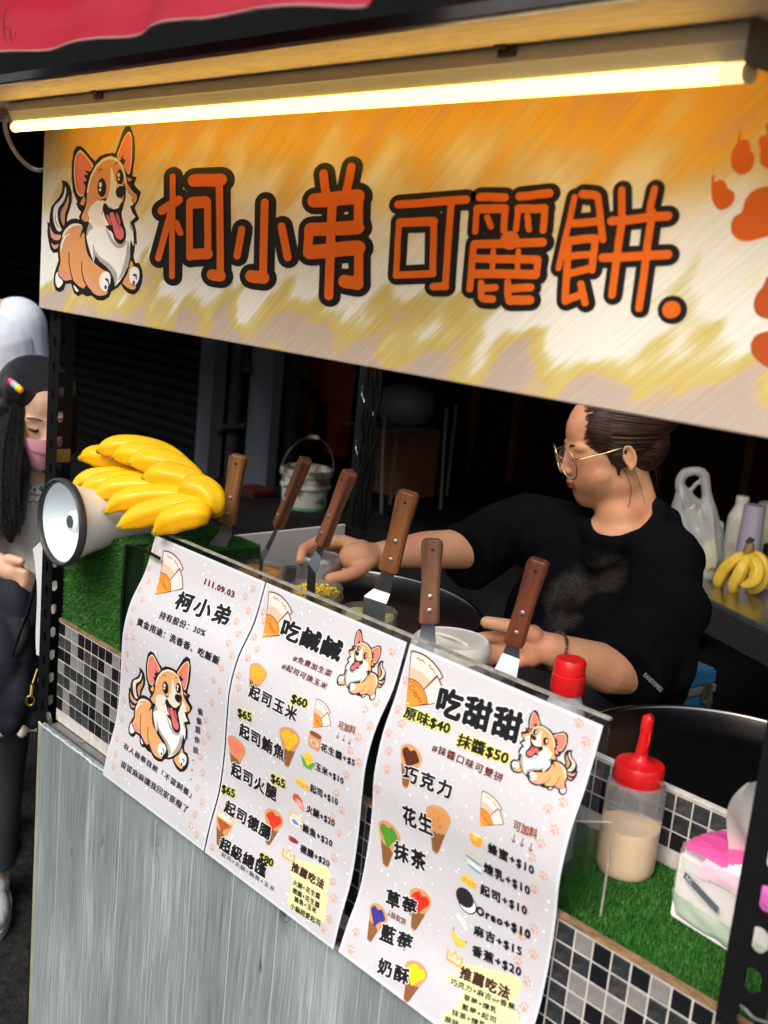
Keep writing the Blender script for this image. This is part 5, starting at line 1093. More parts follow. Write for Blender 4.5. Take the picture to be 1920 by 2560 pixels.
# bananas ----------------------------------------------------------------
def banana(pts, R_, ma, parent, tipm, name='banana', tip_r=.28, sides=5, flat=1):
    P = crom(pts, 5); k = len(P); rr = []
    for i in range(k):
        t = i / (k - 1); r_ = R_ * (min(1, (t / .32) ** .60) if t < .32 else 1 - max(0, (t - .62) / .38) ** 2 * .55); rr.append(max(r_, R_ * tip_r))
    n = 20; V = []; u = Vector((0, 0, 1)); T = [(P[min(i + 1, k - 1)] - P[max(i - 1, 0)]).normalized() for i in range(k)]
    for i in range(k):
        u = (u - T[i] * u.dot(T[i])).normalized(); w = T[i].cross(u)
        for j in range(n):
            a = 2 * pi * j / n; rad = rr[i] * (1 + .095 * cos(sides * a + .4) + .012 * cos(2 * sides * a + .8))
            V.append(P[i] + (u * cos(a) + w * sin(a)) * rad)
    F = [(i * n + j, i * n + (j + 1) % n, (i + 1) * n + (j + 1) % n, (i + 1) * n + j) for i in range(k - 1) for j in range(n)]
    F += [tuple(range(n - 1, -1, -1)), tuple((k - 1) * n + j for j in range(n))]
    b = MB(); b.add(V, F); o = b.build(name, ma, parent, 70)
    if tipm:
        d_ = (P[0] - P[1]).normalized(); b = MB(); b.tube([P[1] + d_ * .0, P[0] + d_ * .001, P[0] + d_ * .0045], [rr[1] * 1.012, rr[0] * 1.03, rr[0] * .75], 12)
        b.build('tip', tipm, o, 50)
    return o
m_toy = mat('toy_banana_yellow', (.96, .57, .006), .38, noise=(9, .18), col2=(.95, .46, .005), sss=.05)
m_tip = mat('green_tip', (.16, .22, .03), .5, noise=(60, .4), col2=(.40, .40, .03))
bt = thing('toy_banana_bunch', 'large bunch of bright yellow toy bananas on the megaphone and turf', 'bananas', atd(380, 1230, 2.2))
#  tip, middle(s), root : (px, py, distance)
BN = [[(202,1146,2.36),(232,1140,2.35),(290,1152,2.34),(380,1175,2.33),(500,1215,2.30)],
      [(247,1128,2.31),(275,1120,2.30),(340,1118,2.29),(420,1140,2.27),(505,1195,2.24)],
      [(284,1143,2.27),(315,1136,2.26),(380,1143,2.24),(450,1170,2.22),(520,1220,2.19)],
      [(326,1157,2.22),(362,1152,2.21),(425,1162,2.19),(480,1190,2.17),(532,1235,2.15)],
      [(181,1222,2.30),(215,1200,2.30),(280,1192,2.29),(370,1200,2.28),(470,1225,2.25)],
      [(203,1233,2.26),(235,1214,2.25),(300,1205,2.24),(380,1213,2.22),(480,1240,2.19)],
      [(237,1245,2.21),(270,1226,2.20),(330,1216,2.19),(410,1222,2.17),(495,1245,2.14)],
      [(361,1194,2.17),(395,1188,2.16),(445,1195,2.15),(500,1215,2.13),(545,1255,2.11)],
      [(266,1280,2.17),(302,1256,2.16),(365,1242,2.15),(440,1240,2.13),(515,1255,2.10)],
      [(299,1316,2.13),(340,1296,2.12),(405,1275,2.10),(470,1262,2.08),(530,1266,2.06)],
      [(457,1237,2.10),(482,1226,2.09),(520,1232,2.08),(548,1258,2.07),(545,1290,2.07)],
      [(388,1332,2.08),(418,1308,2.07),(465,1293,2.06),(510,1290,2.05),(540,1300,2.05)]]
RB = [.022, .021, .022, .024, .019, .020, .021, .025, .021, .022, .026, .024]
for q, r_ in zip(BN, RB): banana([atd(a_ - max(0, a_ - 420) * .13, c_ - max(0, a_ - 470) * .08, e_ - .07) for a_, c_, e_ in q], r_ * 1.03, m_toy, bt, m_tip)
hp = atd(520, 1256, 2.05); b = MB(); b.cap(hp, .024, hp + Vector((.01, .01, -.01)), .018, 16); b.build('stem', m_toy, bt, 60)

# spatulas ------------------------------------------------------------------
def handle_mat(i, c): return mat('spatula_wood_%s' % 'abcdef'[i], c, .5, noise=(24, .45), stretch=(3, 3, .35), bump=(70, .5, .0015), col2=tuple(x * .45 for x in c))
m_blade = mat('spatula_steel', (.33, .36, .40), .38, metal=1, noise=(14, .25))
m_riv = mat('rivet', (.62, .60, .56), .3, metal=.9); m_brass = mat('brass_rivet', (.70, .52, .28), .35, metal=.8)
SPT = [  # top px, bottom-of-handle px, neck bend px, blade end px, y, half width, half thickness, turn, colour, rivets
 ((597,1140),(568,1308),(563,1335),(540,1372),(535,1460),.21,.0155,.009,.35,(.34,.155,.055)),
 ((765,1148),(695,1315),(668,1372),(655,1392),(648,1470),.21,.0100,.010,1.15,(.155,.055,.030)),
 ((875,1180),(805,1360),(797,1385),(780,1420),(776,1510),.21,.0120,.010,.85,(.26,.095,.045)),
 ((1022,1232),(972,1425),(955,1478),(938,1500),(930,1580),.20,.0165,.0100,.15,(.30,.115,.040)),
 ((1081,1350),(1072,1556),(1068,1600),(1055,1640),(1050,1700),.21,.0158,.0095,-.1,(.25,.115,.068)),
 ((1348,1402),(1284,1610),(1278,1640),(1262,1690),(1250,1740),.20,.0150,.0090,.1,(.20,.055,.026))]
SL = ['pale orange-brown spatula handle nearest the toy bananas', 'thin dark brown spatula second from the bananas, seen edge-on', 'reddish brown spatula standing in front of the steel cup', 'tallest orange-brown spatula leaning over the green cream jar', 'upright greyish brown spatula with a round hole, before the lidded tub', 'dark red-brown spatula rightmost, beside the red-capped bottle']
for i, (tp, hb_, nb, bb_, be, y, hw, ht, tw, colr) in enumerate(SPT):
    T = aty(*tp, y); Hb = aty(*hb_, y); t = thing('spatula', SL[i], 'spatula', (Hb.x, y, Hb.z), 'spatulas standing in the jars')
    ax = (T - Hb); L = ax.length; ax.normalize()
    view = (CAM - Hb).normalized(); sd0 = ax.cross(view).normalized(); fr = sd0.cross(ax).normalized()
    sdv = (sd0 * cos(tw) + fr * sin(tw)).normalized(); frv = (fr * cos(tw) - sd0 * sin(tw)).normalized()
    # wooden handle: flared, rounded end, chamfered edges, in local frame (z along axis)
    Mh = Matrix(((sdv.x, frv.x, ax.x, Hb.x), (sdv.y, frv.y, ax.y, Hb.y), (sdv.z, frv.z, ax.z, Hb.z), (0, 0, 0, 1)))
    secs = [(0, .90, .95), (.02, .98, 1.0), (.25, .92, .95), (.5, .88, .92), (.75, .96, 1.0), (.93, 1.04, 1.05), (.985, .98, 1.0), (1.0, .80, .85)]
    V = []; ch = .25
    for h, a, c in secs:
        w_, d_ = hw * a, ht * c
        for x, yq in ((-1, -1 + ch), (-1 + ch, -1), (1 - ch, -1), (1, -1 + ch), (1, 1 - ch), (1 - ch, 1), (-1 + ch, 1), (-1, 1 - ch)):
            bow = (1 - abs(x)) * 0 
            V.append(((x * w_), (yq * d_), h * L + (.004 * (1 - x * x) if h > .98 else 0)))
    k = len(secs); F = [(q * 8 + j, q * 8 + (j + 1) % 8, (q + 1) * 8 + (j + 1) % 8, (q + 1) * 8 + j) for q in range(k - 1) for j in range(8)] + [tuple(range(7, -1, -1)), tuple((k - 1) * 8 + j for j in range(8))]
    b = MB(); b.add(V, F); me = b.mesh('handle'); smooth(me, 28); me.materials.append(handle_mat(i, colr))
    o = bpy.data.objects.new('handle', me); COL.objects.link(o); o.parent = t; o.matrix_parent_inverse = Matrix.Translation(-Vector((Hb.x, y, Hb.z))); o.matrix_basis = Mh
    for s_ in (1, -1):
        for h in (.16, .40) if i != 4 else (.16, .33):
            b = MB(); c0 = Mh @ Vector((0, s_ * ht * .93, h * L)); b.lathe([(.0042, 0), (.0040, .0012), (.0028, .0018)], n=14, mtx=lathe_along(None, c0, frv * s_)); b.build('rivet', m_brass if i == 0 else m_riv, o, 40)
    c0 = Mh @ Vector((0, ht * 1.0, .90 * L)); b = MB(); b.lathe([(.0035, 0), (.003, .0004), (.0005, .0005)], n=12, mtx=lathe_along(None, c0, frv)); b.build('hanging_hole', mat('dark_hole', (.02, .012, .008), .8), o)
    # blade: neck, bend and wide blade
    N1 = aty(*nb, y); N2 = aty(*bb_, y - .012); E_ = aty(*be, y - .012)
    rows = [(Hb + ax * .015, hw * .55), (Hb - ax * .002, hw * .62), (N1, hw * .85), (N2 + (N1 - N2) * .12, hw * 1.12), (N2, hw * 1.16), (E_, hw * 1.16), (E_ + (E_ - N2).normalized() * .01, hw * 1.0)]
    V = []
    for j, (p, w_) in enumerate(rows):
        d_ = (rows[min(j + 1, len(rows) - 1)][0] - rows[max(j - 1, 0)][0]).normalized(); nn_ = sdv.cross(d_).normalized() * .0007
        V += [p - sdv * w_ - nn_, p + sdv * w_ - nn_, p + sdv * w_ + nn_, p - sdv * w_ + nn_]
    F = [(j * 4 + q, j * 4 + (q + 1) % 4, (j + 1) * 4 + (q + 1) % 4, (j + 1) * 4 + q) for j in range(len(rows) - 1) for q in range(4)] + [(3, 2, 1, 0), tuple((len(rows) - 1) * 4 + q for q in range(4))]
    b = MB(); b.add(V, F); b.build('blade', m_blade, t, 25)

# jars of spread ---------------------------------------------------------------
m_jar = mat('clear_jar_plastic', (.82, .80, .72), .12, trans=.85, ior=1.15); m_jar.node_tree.nodes['Principled BSDF'].inputs['Alpha'].default_value = .35
JR = [((566, 1374), .25, .050, (.075, .020, .012), 'clear jar of dark brown chocolate spread', 'dark_spread'), ((650, 1416), .25, .050, (.62, .26, .045), 'clear jar of orange-brown peanut spread', 'peanut_spread'),
      ((792, 1466), .25, .048, (.80, .60, .14), 'clear jar of yellow corn cheese below the steel cup', 'corn_cheese'), ((924, 1526), .23, .048, (.44, .44, .18), 'clear jar of pale green matcha cream', 'green_cream')]
for i, (pp, y, R_, c, lb, nm) in enumerate(JR):
    p = aty(*pp, y); rim = p.z; H_ = .10; base = Vector((p.x, y, rim - H_))
    t = thing('jar', lb, 'jar', base, 'jars of spread behind the menus')
    b = MB(); b.lathe([(.002, .001), (R_ * .86, 0), (R_ * .90, .004), (R_ * .93, H_ * .78), (R_ * 1.02, H_ * .80), (R_ * 1.02, H_ * .86), (R_ * .97, H_ * .88), (R_ * .97, H_ * .98), (R_, H_), (R_ * .96, H_ + .0015), (R_ * .93, H_), (R_ * .91, H_ * .8), (R_ * .87, .006), (.002, .005)], base, 40, close=False)
    b.build('tub', m_jar, t, 50)
    ms = mat(nm, c, .35, noise=(22, .35), bump=(30, .8, .006), coat=.25)
    fz = H_ * .84; nr = 14; ns = 36; V = [(base.x, base.y, base.z + fz)]; rg_ = random.Random(i)
    for a in range(1, nr + 1):
        for k in range(ns):
            ang = 2 * pi * k / ns; rr = R_ * .865 * a / nr
            V.append((base.x + rr * cos(ang), base.y + rr * sin(ang), base.z + fz + .004 * sin(ang * 3 + rr * 120) * (a / nr) + .006 * (a / nr) ** 2 + rg_.uniform(-.0006, .0006)))
    F = [(0, 1 + k, 1 + (k + 1) % ns) for k in range(ns)] + [(1 + (a - 1) * ns + k, 1 + a * ns + k, 1 + a * ns + (k + 1) % ns, 1 + (a - 1) * ns + (k + 1) % ns) for a in range(1, nr) for k in range(ns)]
    b = MB(); b.add(V, F); 
    b.lathe([(R_ * .85, .008), (R_ * .866, fz + .005)], base, 36, close=False); b.build('spread', ms, t, 60)
    if i == 2:
        b = MB()
        for _ in range(90):
            a, rr = rg_.uniform(0, 2*pi), R_ * .78 * math.sqrt(rg_.random()); b.ell((base.x + rr * cos(a), base.y + rr * sin(a), base.z + fz + .006 + rg_.uniform(0, .006)), (.0045, .004, .003), 8, 5)
        o = b.build('corn_kernels', mat('corn_yellow', (.85, .56, .03), .3, noise=(90, .3)), t, 60); o['kind'] = 'stuff'
b = MB(); b.box((-1.78, .16, 1.0), (-1.05, .30, 1.118)); props(b.build('jar_shelf', m_ctr, bev=.002), 'dark shelf block carrying the four jars behind the menus', 'shelf')
# lump of grated cheese bag behind third jar
gb = aty(840, 1470, .36)
t = thing('cheese_bag', 'crumpled pale plastic bag behind the corn cheese jar', 'bag', gb)
b = MB(); rg_ = random.Random(4)
for _ in range(14): b.ell(gb + Vector((rg_.uniform(-.07, .0), rg_.uniform(-.03, .0), rg_.uniform(-.045, -.015))), rg_.uniform(.010, .016), 10, 7)
link('bag', remesh(b, 'bag', .003, 2), mat('cream_plastic_film', (.50, .44, .28), .3, bump=(60, 1, .006)), t)

# griddles -------------------------------------------------------------------
m_iron = mat('seasoned_iron', (.040, .028, .022), .30, noise=(7, .6), col2=(.012, .009, .008), bump=(18, .25, .003))
m_iron2 = mat('clean_black_iron', (.004, .004, .004), .38, noise=(5, .5), bump=(20, .12, .002), spec=.25)
m_rim = mat('polished_rim', (.48, .44, .40), .22, metal=1, noise=(12, .4))
for (cx, cy, z, R_, ma, lb) in ((-1.66, .505, 1.078, .300, m_iron, 'round brown-black crepe griddle with steel rim in front of the seller, left of the tub'), (-.770, .567, 1.050, .262, m_iron2, 'round clean black crepe griddle at the right behind the mosaic upstand')):
    t = thing('griddle', lb, 'griddle', (cx, cy, .986), 'crepe griddles')
    b = MB(); b.lathe([(R_ * .80, .0), (R_ * .82, .03), (R_ * .82, z - .986 - .02), (R_ * .86, z - .986 - .012)], (cx, cy, .986), 56, close=False); b.build('base', m_blk, t, 50)
    b = MB(); b.lathe([(R_ * .86, -.014), (R_ * .97, -.014), (R_ * .985, -.004), (R_ * .975, .0), (R_ * .5, -.0005), (.001, -.001)], (cx, cy, z), 72, close=False); b.build('plate', ma, t, 60)
    b = MB(); b.tube([(cx + R_ * .995 * cos(2*pi*k/72), cy + R_ * .995 * sin(2*pi*k/72), z - .001) for k in range(73)], .0058, 10, caps=False); b.build('rim', m_rim, t, 80)
    b = MB(); b.lathe([(.011, 0), (.010, .012)], n=20, mtx=lathe_along(None, Vector((cx - R_ * .3, cy - R_ * .83, 1.015)), (0, -1, 0))); b.build('knob', m_blk, t, 50)

# lidded white tub
m_tub = mat('ivory_plastic', (.84, .80, .70), .35, noise=(8, .05))
tc_ = aty(1128, 1612, .33)
tz = tc_.z; t = thing('lidded_tub', 'round ivory plastic tub with ridged lid and brown label behind the rightmost menu', 'tub', (tc_.x, .33, tz - .12))
R_ = .066; c0 = Vector((tc_.x, .33, tz))
b = MB(); b.lathe([(R_ * .86, -.125), (R_ * .94, -.012), (R_ * .94, -.002)], c0, 48); b.build('body', m_tub, t, 50)
b = MB(); b.lathe([(R_ * 1.03, -.014), (R_ * 1.04, -.004), (R_ * 1.01, .006), (R_ * .93, .012), (R_ * .90, .010), (R_ * .55, .009), (.001, .009)], c0, 48, close=False); b.build('lid', m_tub, t, 40)
b = MB(); b.tube(crom([c0 + Vector((-.045, -.01, .0095)), c0 + Vector((0, -.004, .015)), c0 + Vector((.040, .0, .0095))]), .0055, 10, flat=.6); b.build('lid_ridge', m_tub, t, 60)
b = MB(); N_ = 8; V = []
for k in range(N_ + 1):
    a = radians(-62 + 24 * k / N_)
    for zz in (-.085, -.028): V.append((c0.x + R_ * .935 * cos(a), c0.y + R_ * .935 * sin(a), c0.z + zz))
b.add(V, [(k * 2, k * 2 + 2, k * 2 + 3, k * 2 + 1) for k in range(N_)]); b.build('label', mat('brown_label', (.17, .11, .06), .5), t)

# steel cup under the seller's hand
cc = aty(797, 1440, .50); cz = 1.0795
t = thing('steel_cup', "upturned brushed steel cup under the seller's right hand", 'cup', (cc.x, .50, cz))
b = MB(); cb_ = Vector((cc.x, .50, cz)); 
b.lathe([(.0505, 0), (.050, .001), (.047, .082), (.0455, .090), (.042, .092), (.040, .089), (.001, .0885)], cb_, 48, close=False); b.build('cup', mat('cup_steel', (.55, .53, .51), .34, metal=.75, noise=(8, .3)), t, 50)
CUPTOP = cb_ + Vector((0, 0, .092))

# red-capped bottle behind the menu
m_pe = mat('translucent_plastic', (.62, .64, .70), .35, trans=.35, sss=.2); m_red = mat('red_plastic', (.62, .010, .012), .32, coat=.3)
q = aty(1425, 1668, .17); bz = 1.001
t = thing('sauce_bottle', 'tall frosted bottle with ribbed red screw cap behind the rightmost menu', 'bottle', (q.x, .17, bz))
H_ = q.z - bz + .012; c0 = Vector((q.x, .17, bz))
b = MB(); b.lathe([(.034, 0), (.0375, .004), (.0375, H_ * .40), (.0345, H_ * .62), (.026, H_ * .76), (.0195, H_ * .825), (.0185, H_ * .84)], c0, 40); b.build('body', m_pe, t, 50)
b = MB(); b.lathe([(.0345, .006), (.0360, .012), (.0360, H_ * .30), (.001, H_ * .301)], c0 , 36, close=False); b.build('red_sauce', mat('red_sauce', (.22, .008, .012), .3), t, 50)
b = MB(); V = []; n = 60; prof = [(.0215, .835), (.0225, .845), (.0222, .925), (.0200, .930), (.0210, .935), (.0212, .985), (.0190, 1.0), (.001, 1.0)]
for r_, h in prof:
    for j in range(n): rr = r_ * (1 + (.018 if (j % 2 and .84 < h < .93) else 0)); V.append((c0.x + rr * cos(2*pi*j/n), c0.y + rr * sin(2*pi*j/n), c0.z + h * H_))
b.add(V, [(i * n + j, i * n + (j + 1) % n, (i + 1) * n + (j + 1) % n, (i + 1) * n + j) for i in range(len(prof) - 1) for j in range(n)]); b.build('cap', m_red, t, 30)

# squeeze bottle
q = atz(1560, 2175, 1.001); c0 = Vector((q.x, q.y, 1.001)); D_ = (q - CAM).length
t = thing('squeeze_bottle', 'wide clear squeeze bottle of cream sauce with red nozzle cap on the turf', 'bottle', c0)
def hz(px, py): return aty(px, py, c0.y).z - 1.001
R_ = (atz(1620, 2175, 1.0) - atz(1475, 2175, 1.0)).length * .0 + .0395
hs = hz(1595, 1945); hl = hz(1570, 2055)
b = MB(); b.lathe([(R_ * .2, .001), (R_ * .88, 0), (R_ * .97, .004), (R_, .012), (R_ * 1.0, hs * .90), (R_ * .97, hs * .95), (R_ * .80, hs)], c0, 56, close=False); 
m_sq = mat('clear_squeeze_plastic', (.96, .95, .97), .22, trans=.8, ior=1.12); m_sq.node_tree.nodes['Principled BSDF'].inputs['Alpha'].default_value = .6
b.build('body', m_sq, t, 50)
b = MB(); b.lathe([(.001, .004), (R_ * .90, .003), (R_ * .985, .009), (R_ * .992, .02), (R_ * .992, hl), (R_ * .5, hl - .001), (.001, hl - .001)], c0, 56, close=False); b.build('cream_sauce', mat('cream_sauce', (.90, .66, .40), .35, noise=(10, .08)), t, 50)
hc_ = hs * .955; HC = .028
b = MB(); V = []; n = 72; prof = [(R_ * .83, hc_), (R_ * .86, hc_ + .002), (R_ * .845, hc_ + HC - .004), (R_ * .80, hc_ + HC), (R_ * .55, hc_ + HC + .001), (R_ * .35, hc_ + HC + .003), (R_ * .24, hc_ + HC + .009), (R_ * .21, hc_ + HC + .014)]
b.lathe(prof, c0, n, close=False); b.build('cap', m_red, t, 40)
b = MB(); nz0 = c0 + Vector((0, 0, hc_ + HC + .012)); b.tube([nz0, nz0 + Vector((.001, 0, .034)), nz0 + Vector((.0015, 0, .040))], [R_ * .22, R_ * .17, R_ * .16], 20); b.tube([nz0 + Vector((.0015, 0, .034)), nz0 + Vector((.002, 0, .052)), nz0 + Vector((.006, .001, .055))], [R_ * .21, R_ * .20, R_ * .14], 20); b.tube(crom([nz0 + Vector((.009, -.003, .036)), nz0 + Vector((.011, -.006, .02)), nz0 + Vector((.006, -.008, .006))]), .0018, 8)
b.build('nozzle', m_red, t, 50)

# tissue pack ---------------------------------------------------------------
tp = thing('tissue_pack', 'clear pink-topped plastic pack of tissues with a white tissue pulled up', 'tissues', (-.59, .12, 1.0))
P0 = atz(1655, 2288, 1.002)   # near-left base corner
ex = Vector((1, -.10, 0)).normalized(); ey = Vector((.10, 1, 0)).normalized()
Lx, Ly, Hz = .185, .10, .112
def tpp(a, c, h): return Vector((P0.x, P0.y, 1.002)) + ex * (a * Lx) + ey * (c * Ly - .0) + Vector((0, 0, h * Hz))
m_film = mat('clear_film', (.80, .74, .78), .08, trans=0, coat=.8, bump=(22, .8, .006)); m_film.node_tree.nodes['Principled BSDF'].inputs['Alpha'].default_value = .30
m_tis = mat('tissue_paper', (.90, .89, .88), .8, noise=(12, .08), bump=(30, .5, .004)); m_pk = mat('hot_pink_print', (.78, .10, .34), .3, coat=.5); m_pk2 = mat('pale_pink_print', (.82, .58, .70), .3, coat=.5); m_mint = mat('pale_green_print', (.50, .62, .52), .4, coat=.3)
b = MB(); b.add([tpp(.03, .05, .0), tpp(.97, .05, 0), tpp(.97, .95, 0), tpp(.03, .95, 0), tpp(.03, .05, .80), tpp(.97, .05, .80), tpp(.97, .95, .80), tpp(.03, .95, .80)], [(0, 3, 2, 1), (4, 5, 6, 7), (0, 1, 5, 4), (1, 2, 6, 5), (2, 3, 7, 6), (3, 0, 4, 7)]); b.build('tissue_stack', m_tis, tp, bev=.004)
def grid(f, nx, ny): 
    m_ = MB(); V = [f(i / nx, j / ny) for i in range(nx + 1) for j in range(ny + 1)]
    m_.add(V, [(i * (ny + 1) + j, (i + 1) * (ny + 1) + j, (i + 1) * (ny + 1) + j + 1, i * (ny + 1) + j + 1) for i in range(nx) for j in range(ny)]); return m_
wv = lambda s_, t_: .0009 * sin(s_ * 9 + t_ * 4) + .0005 * sin(s_ * 21 - t_ * 13)
b = MB(); b.add([Vector((x_, y_, z_)) for z_ in (-1, 1) for x_, y_ in ((-1, -1), (1, -1), (1, 1), (-1, 1))], [(0, 3, 2, 1), (4, 5, 6, 7), (0, 1, 5, 4), (1, 2, 6, 5), (2, 3, 7, 6), (3, 0, 4, 7)])
me = b.mesh('film'); bm_ = bmesh.new(); bm_.from_mesh(me); bmesh.ops.subdivide_edges(bm_, edges=bm_.edges[:], cuts=34, use_grid_fill=True)
import mathutils.noise as _nz
zone = []
for f_ in bm_.faces:
    c_ = f_.calc_center_median(); n_ = _nz.noise(c_ * 2.2) * .25; k_ = 3
    if c_.z > .97: k_ = 1 if (c_.x < -.15 + n_ and c_.y < .55) else (2 if c_.x > .15 + n_ and c_.y < .3 else 0)
    elif c_.z > .50 + n_ * .6 - .25 * abs(c_.x + .2) and c_.x > -.55: k_ = 4 if c_.x < .25 else 2
    elif c_.z < -.30: k_ = 5
    f_.material_index = k_
for v_ in bm_.verts:
    c_ = v_.co.copy(); m2 = (abs(c_.x) ** 6 + abs(c_.y) ** 6 + abs(c_.z) ** 6) ** (1 / 6); c_ /= m2
    c_ += Vector((_nz.noise(c_ * 3), _nz.noise(c_ * 3 + Vector((9, 0, 0))), _nz.noise(c_ * 3 + Vector((0, 9, 0))))) * .035
    c_ += c_.normalized() * abs(_nz.noise(Vector((c_.x * 7, c_.y * 7, c_.z * 4)))) * .05
    if c_.z > .6: c_.z += .10 * (1 - abs(c_.y)) * (1 - .3 * abs(c_.x))
    v_.co = tpp((c_.x + 1) / 2, (c_.y + 1) / 2, max((c_.z + 1) / 2 * .96, .005))
bm_.to_mesh(me); bm_.free(); smooth(me, 60)
link('film', me, [m_tis, m_pk, mat('orchid_print', (.72, .16, .52), .35, coat=.4), m_film, m_pk2, m_mint], tp)
b = MB(); a0_ = tpp(.13, 0, .60) + Vector((0, -.0052, 0)); dxx = (tpp(.42, 0, .42) - tpp(.13, 0, .60)); up_ = Vector((0, 0, .0085)) + ex * .002
b.add([a0_, a0_ + dxx, a0_ + dxx + up_, a0_ + up_], [(0, 1, 2, 3)]); b.build('grey_sticker', mat('grey_sticker', (.10, .13, .15), .4), tp)
F = Flat(); F.text('hC', (0, 0), .010, .006, (.75, .75, .78), 1, .01)
xd = dxx.normalized(); ud = up_.normalized(); cS = a0_ + dxx * .16 + up_ * .55
F.build('sticker_text', tp, lambda u, v, z: cS + xd * u + ud * v + Vector((0, -.0006 - z, 0)))
# pulled-up tissue
V0 = [tpp(.30, .35, .95), tpp(.85, .45, .95)]
apex = aty(1905, 1950, .11)
def tis(s_, t_):
    base_ = V0[0].lerp(V0[1], s_); top_ = apex + Vector((.0 + .022 * (s_ - .5), .02 * (s_ - .5), -.01 * abs(s_ - .5)))
    p = base_.lerp(top_, t_ ** .9); return p + Vector((0, .010 * sin(s_ * 9 + t_ * 3) * (1 - t_ * .6), .0)) + Vector((-.018 * sin(pi * t_) * (1 - s_), 0, 0))
grid(tis, 18, 18).build('pulled_tissue', m_tis, tp, 70)
# hanging white cord at the right post
b = MB(); b.tube(crom([aty(1852, 2515, -.004), aty(1862, 2522, -.012), aty(1885, 2545, -.02), aty(1915, 2556, -.03), aty(1950, 2565, -.04)]), .0016, 8); props(b.build('thin_cord', mat('grey_cord', (.20, .20, .21), .5), None, 60), 'thin grey cord looped through the lowest slot of the right post', 'cord')
# paper sheets taped on the left post
m_sheet = mat('white_paper', (.72, .72, .76), .6, noise=(6, .1))
pc_ = [(80, 1370), (120, 1335), (117, 1600), (98, 1640), (94, 1560)]
t = thing('paper_sheet', 'curled white laminated sheet hanging from the left end of the stall', 'paper', aty(100, 1400, .0))
A1, A2, A3, A4_ = atx(82, 1372, -2.10), atx(122, 1335, -2.05), atx(122, 1650, -2.05), atx(96, 1640, -2.08)
def shf(s_, t_): 
    l_ = A1.lerp(A4_, t_); r_ = A2.lerp(A3, t_); p = l_.lerp(r_, s_); return p + Vector((.010 * sin(t_ * 5) * (1 - s_), 0, 0))
m_ = grid(shf, 6, 18); me = m_.mesh('sheet'); smooth(me, 60); link('sheet', me, m_sheet, t)
t = thing('paper_strip', 'white paper strip below the curled sheet on the left post', 'paper', aty(100, 1700, .0))
A1, A2, A3, A4_ = atx(100, 1640, -2.07), atx(120, 1588, -2.045), atx(117, 1792, -2.045), atx(95, 1790, -2.07)
grid(lambda s_, t_: A1.lerp(A4_, t_).lerp(A2.lerp(A3, t_), s_), 2, 6).build('strip', m_sheet, t)

# ---------------------------------------------------------------- goods on the steel counter
def up(px, py, p): return aty(px, py, p.y).z
m_bot = mat('white_bottle', (.66, .63, .58), .35)
p = onc(1832, 1400); t = thing('milk_bottle', 'white plastic milk bottle with printed label on the steel counter', 'bottle', p)
Hb_ = up(1857, 1240, p) - p.z; R_ = .040
b = MB(); b.lathe([(R_ * .9, 0), (R_, .006), (R_ * .96, .018), (R_, .03), (R_, Hb_ * .60), (R_ * .97, Hb_ * .62), (R_, Hb_ * .64), (R_ * .92, Hb_ * .70), (R_ * .52, Hb_ * .86), (R_ * .50, Hb_ * .88)], p, 36); b.build('body', m_bot, t, 50)
b = MB(); b.lathe([(R_ * .54, Hb_ * .875), (R_ * .56, Hb_ * .98), (R_ * .50, Hb_)], p, 28); b.build('cap', m_bot, t, 50)
va = math.atan2((CAM - p).y, (CAM - p).x)
Fl = Flat()
for (u, v, w_, h_, c) in ((0, .50, .9, .05, (.20, .30, .38)), (-.1, .455, .8, .03, (.20, .30, .38)), (0, .39, .8, .05, (.72, .32, .16)), (.1, .345, .6, .03, (.72, .32, .16))):
    Fl.poly([(-w_/2 + u, v), (w_/2 + u, v), (w_/2 + u, v + h_), (-w_/2 + u, v + h_)], c, 1)
for k in range(9): Fl.poly([(.12 + k * .05, .18), (.14 + k * .05, .18), (.14 + k * .05, .30), (.12 + k * .05, .30)], (.06, .05, .05), 1)
for j in range(4): Fl.poly([(-.5, .19 + j * .03), (-.1, .19 + j * .03), (-.1, .2 + j * .03), (-.5, .2 + j * .03)], (.15, .12, .12), 1)
Fl.build('label_print', t, lambda u, v, z: Vector((p.x + (R_ * 1.012 + z) * cos(va + u), p.y + (R_ * 1.012 + z) * sin(va + u), p.z + v * Hb_)))
p2 = onc(1862, 1425); t = thing('frosted_cup', 'upturned frosted lilac plastic cup beside the milk bottle', 'cup', p2)
Hc = up(1885, 1262, p2) - p2.z
b = MB(); b.lathe([(.042, 0), (.041, .01), (.034, Hc * .97), (.032, Hc)], p2, 36); b.build('cup', mat('frosted_lilac', (.36, .34, .44), .35, sss=.1), t, 50)
p3 = onc(1915, 1395); t = thing('cream_canister', 'cream coloured canister cut by the right picture edge', 'canister', p3)
Hc = up(1900, 1253, p3) - p3.z
b = MB(); b.lathe([(.052, 0), (.052, Hc * .93)], p3, 36); b.build('body', mat('cream_tin', (.55, .50, .34), .4), t, 50)
b = MB(); b.lathe([(.054, Hc * .931), (.054, Hc), (.046, Hc + .004)], p3, 36); b.build('lid', mat('cream_tin_lid', (.50, .45, .30), .4), t, 50)
p4 = onc(1925, 1470); t = thing('black_lidded_jar', 'small glass jar with black lid behind the real bananas', 'jar', p4)
Hc = up(1912, 1358, p4) - p4.z
b = MB(); b.lathe([(.036, 0), (.038, Hc * .75)], p4, 30); b.build('jar', mat('grey_glass', (.35, .33, .32), .1), t, 50)
b = MB(); b.lathe([(.041, Hc * .752), (.041, Hc), (.037, Hc + .002)], p4, 30); b.build('lid', m_blk, t, 50)
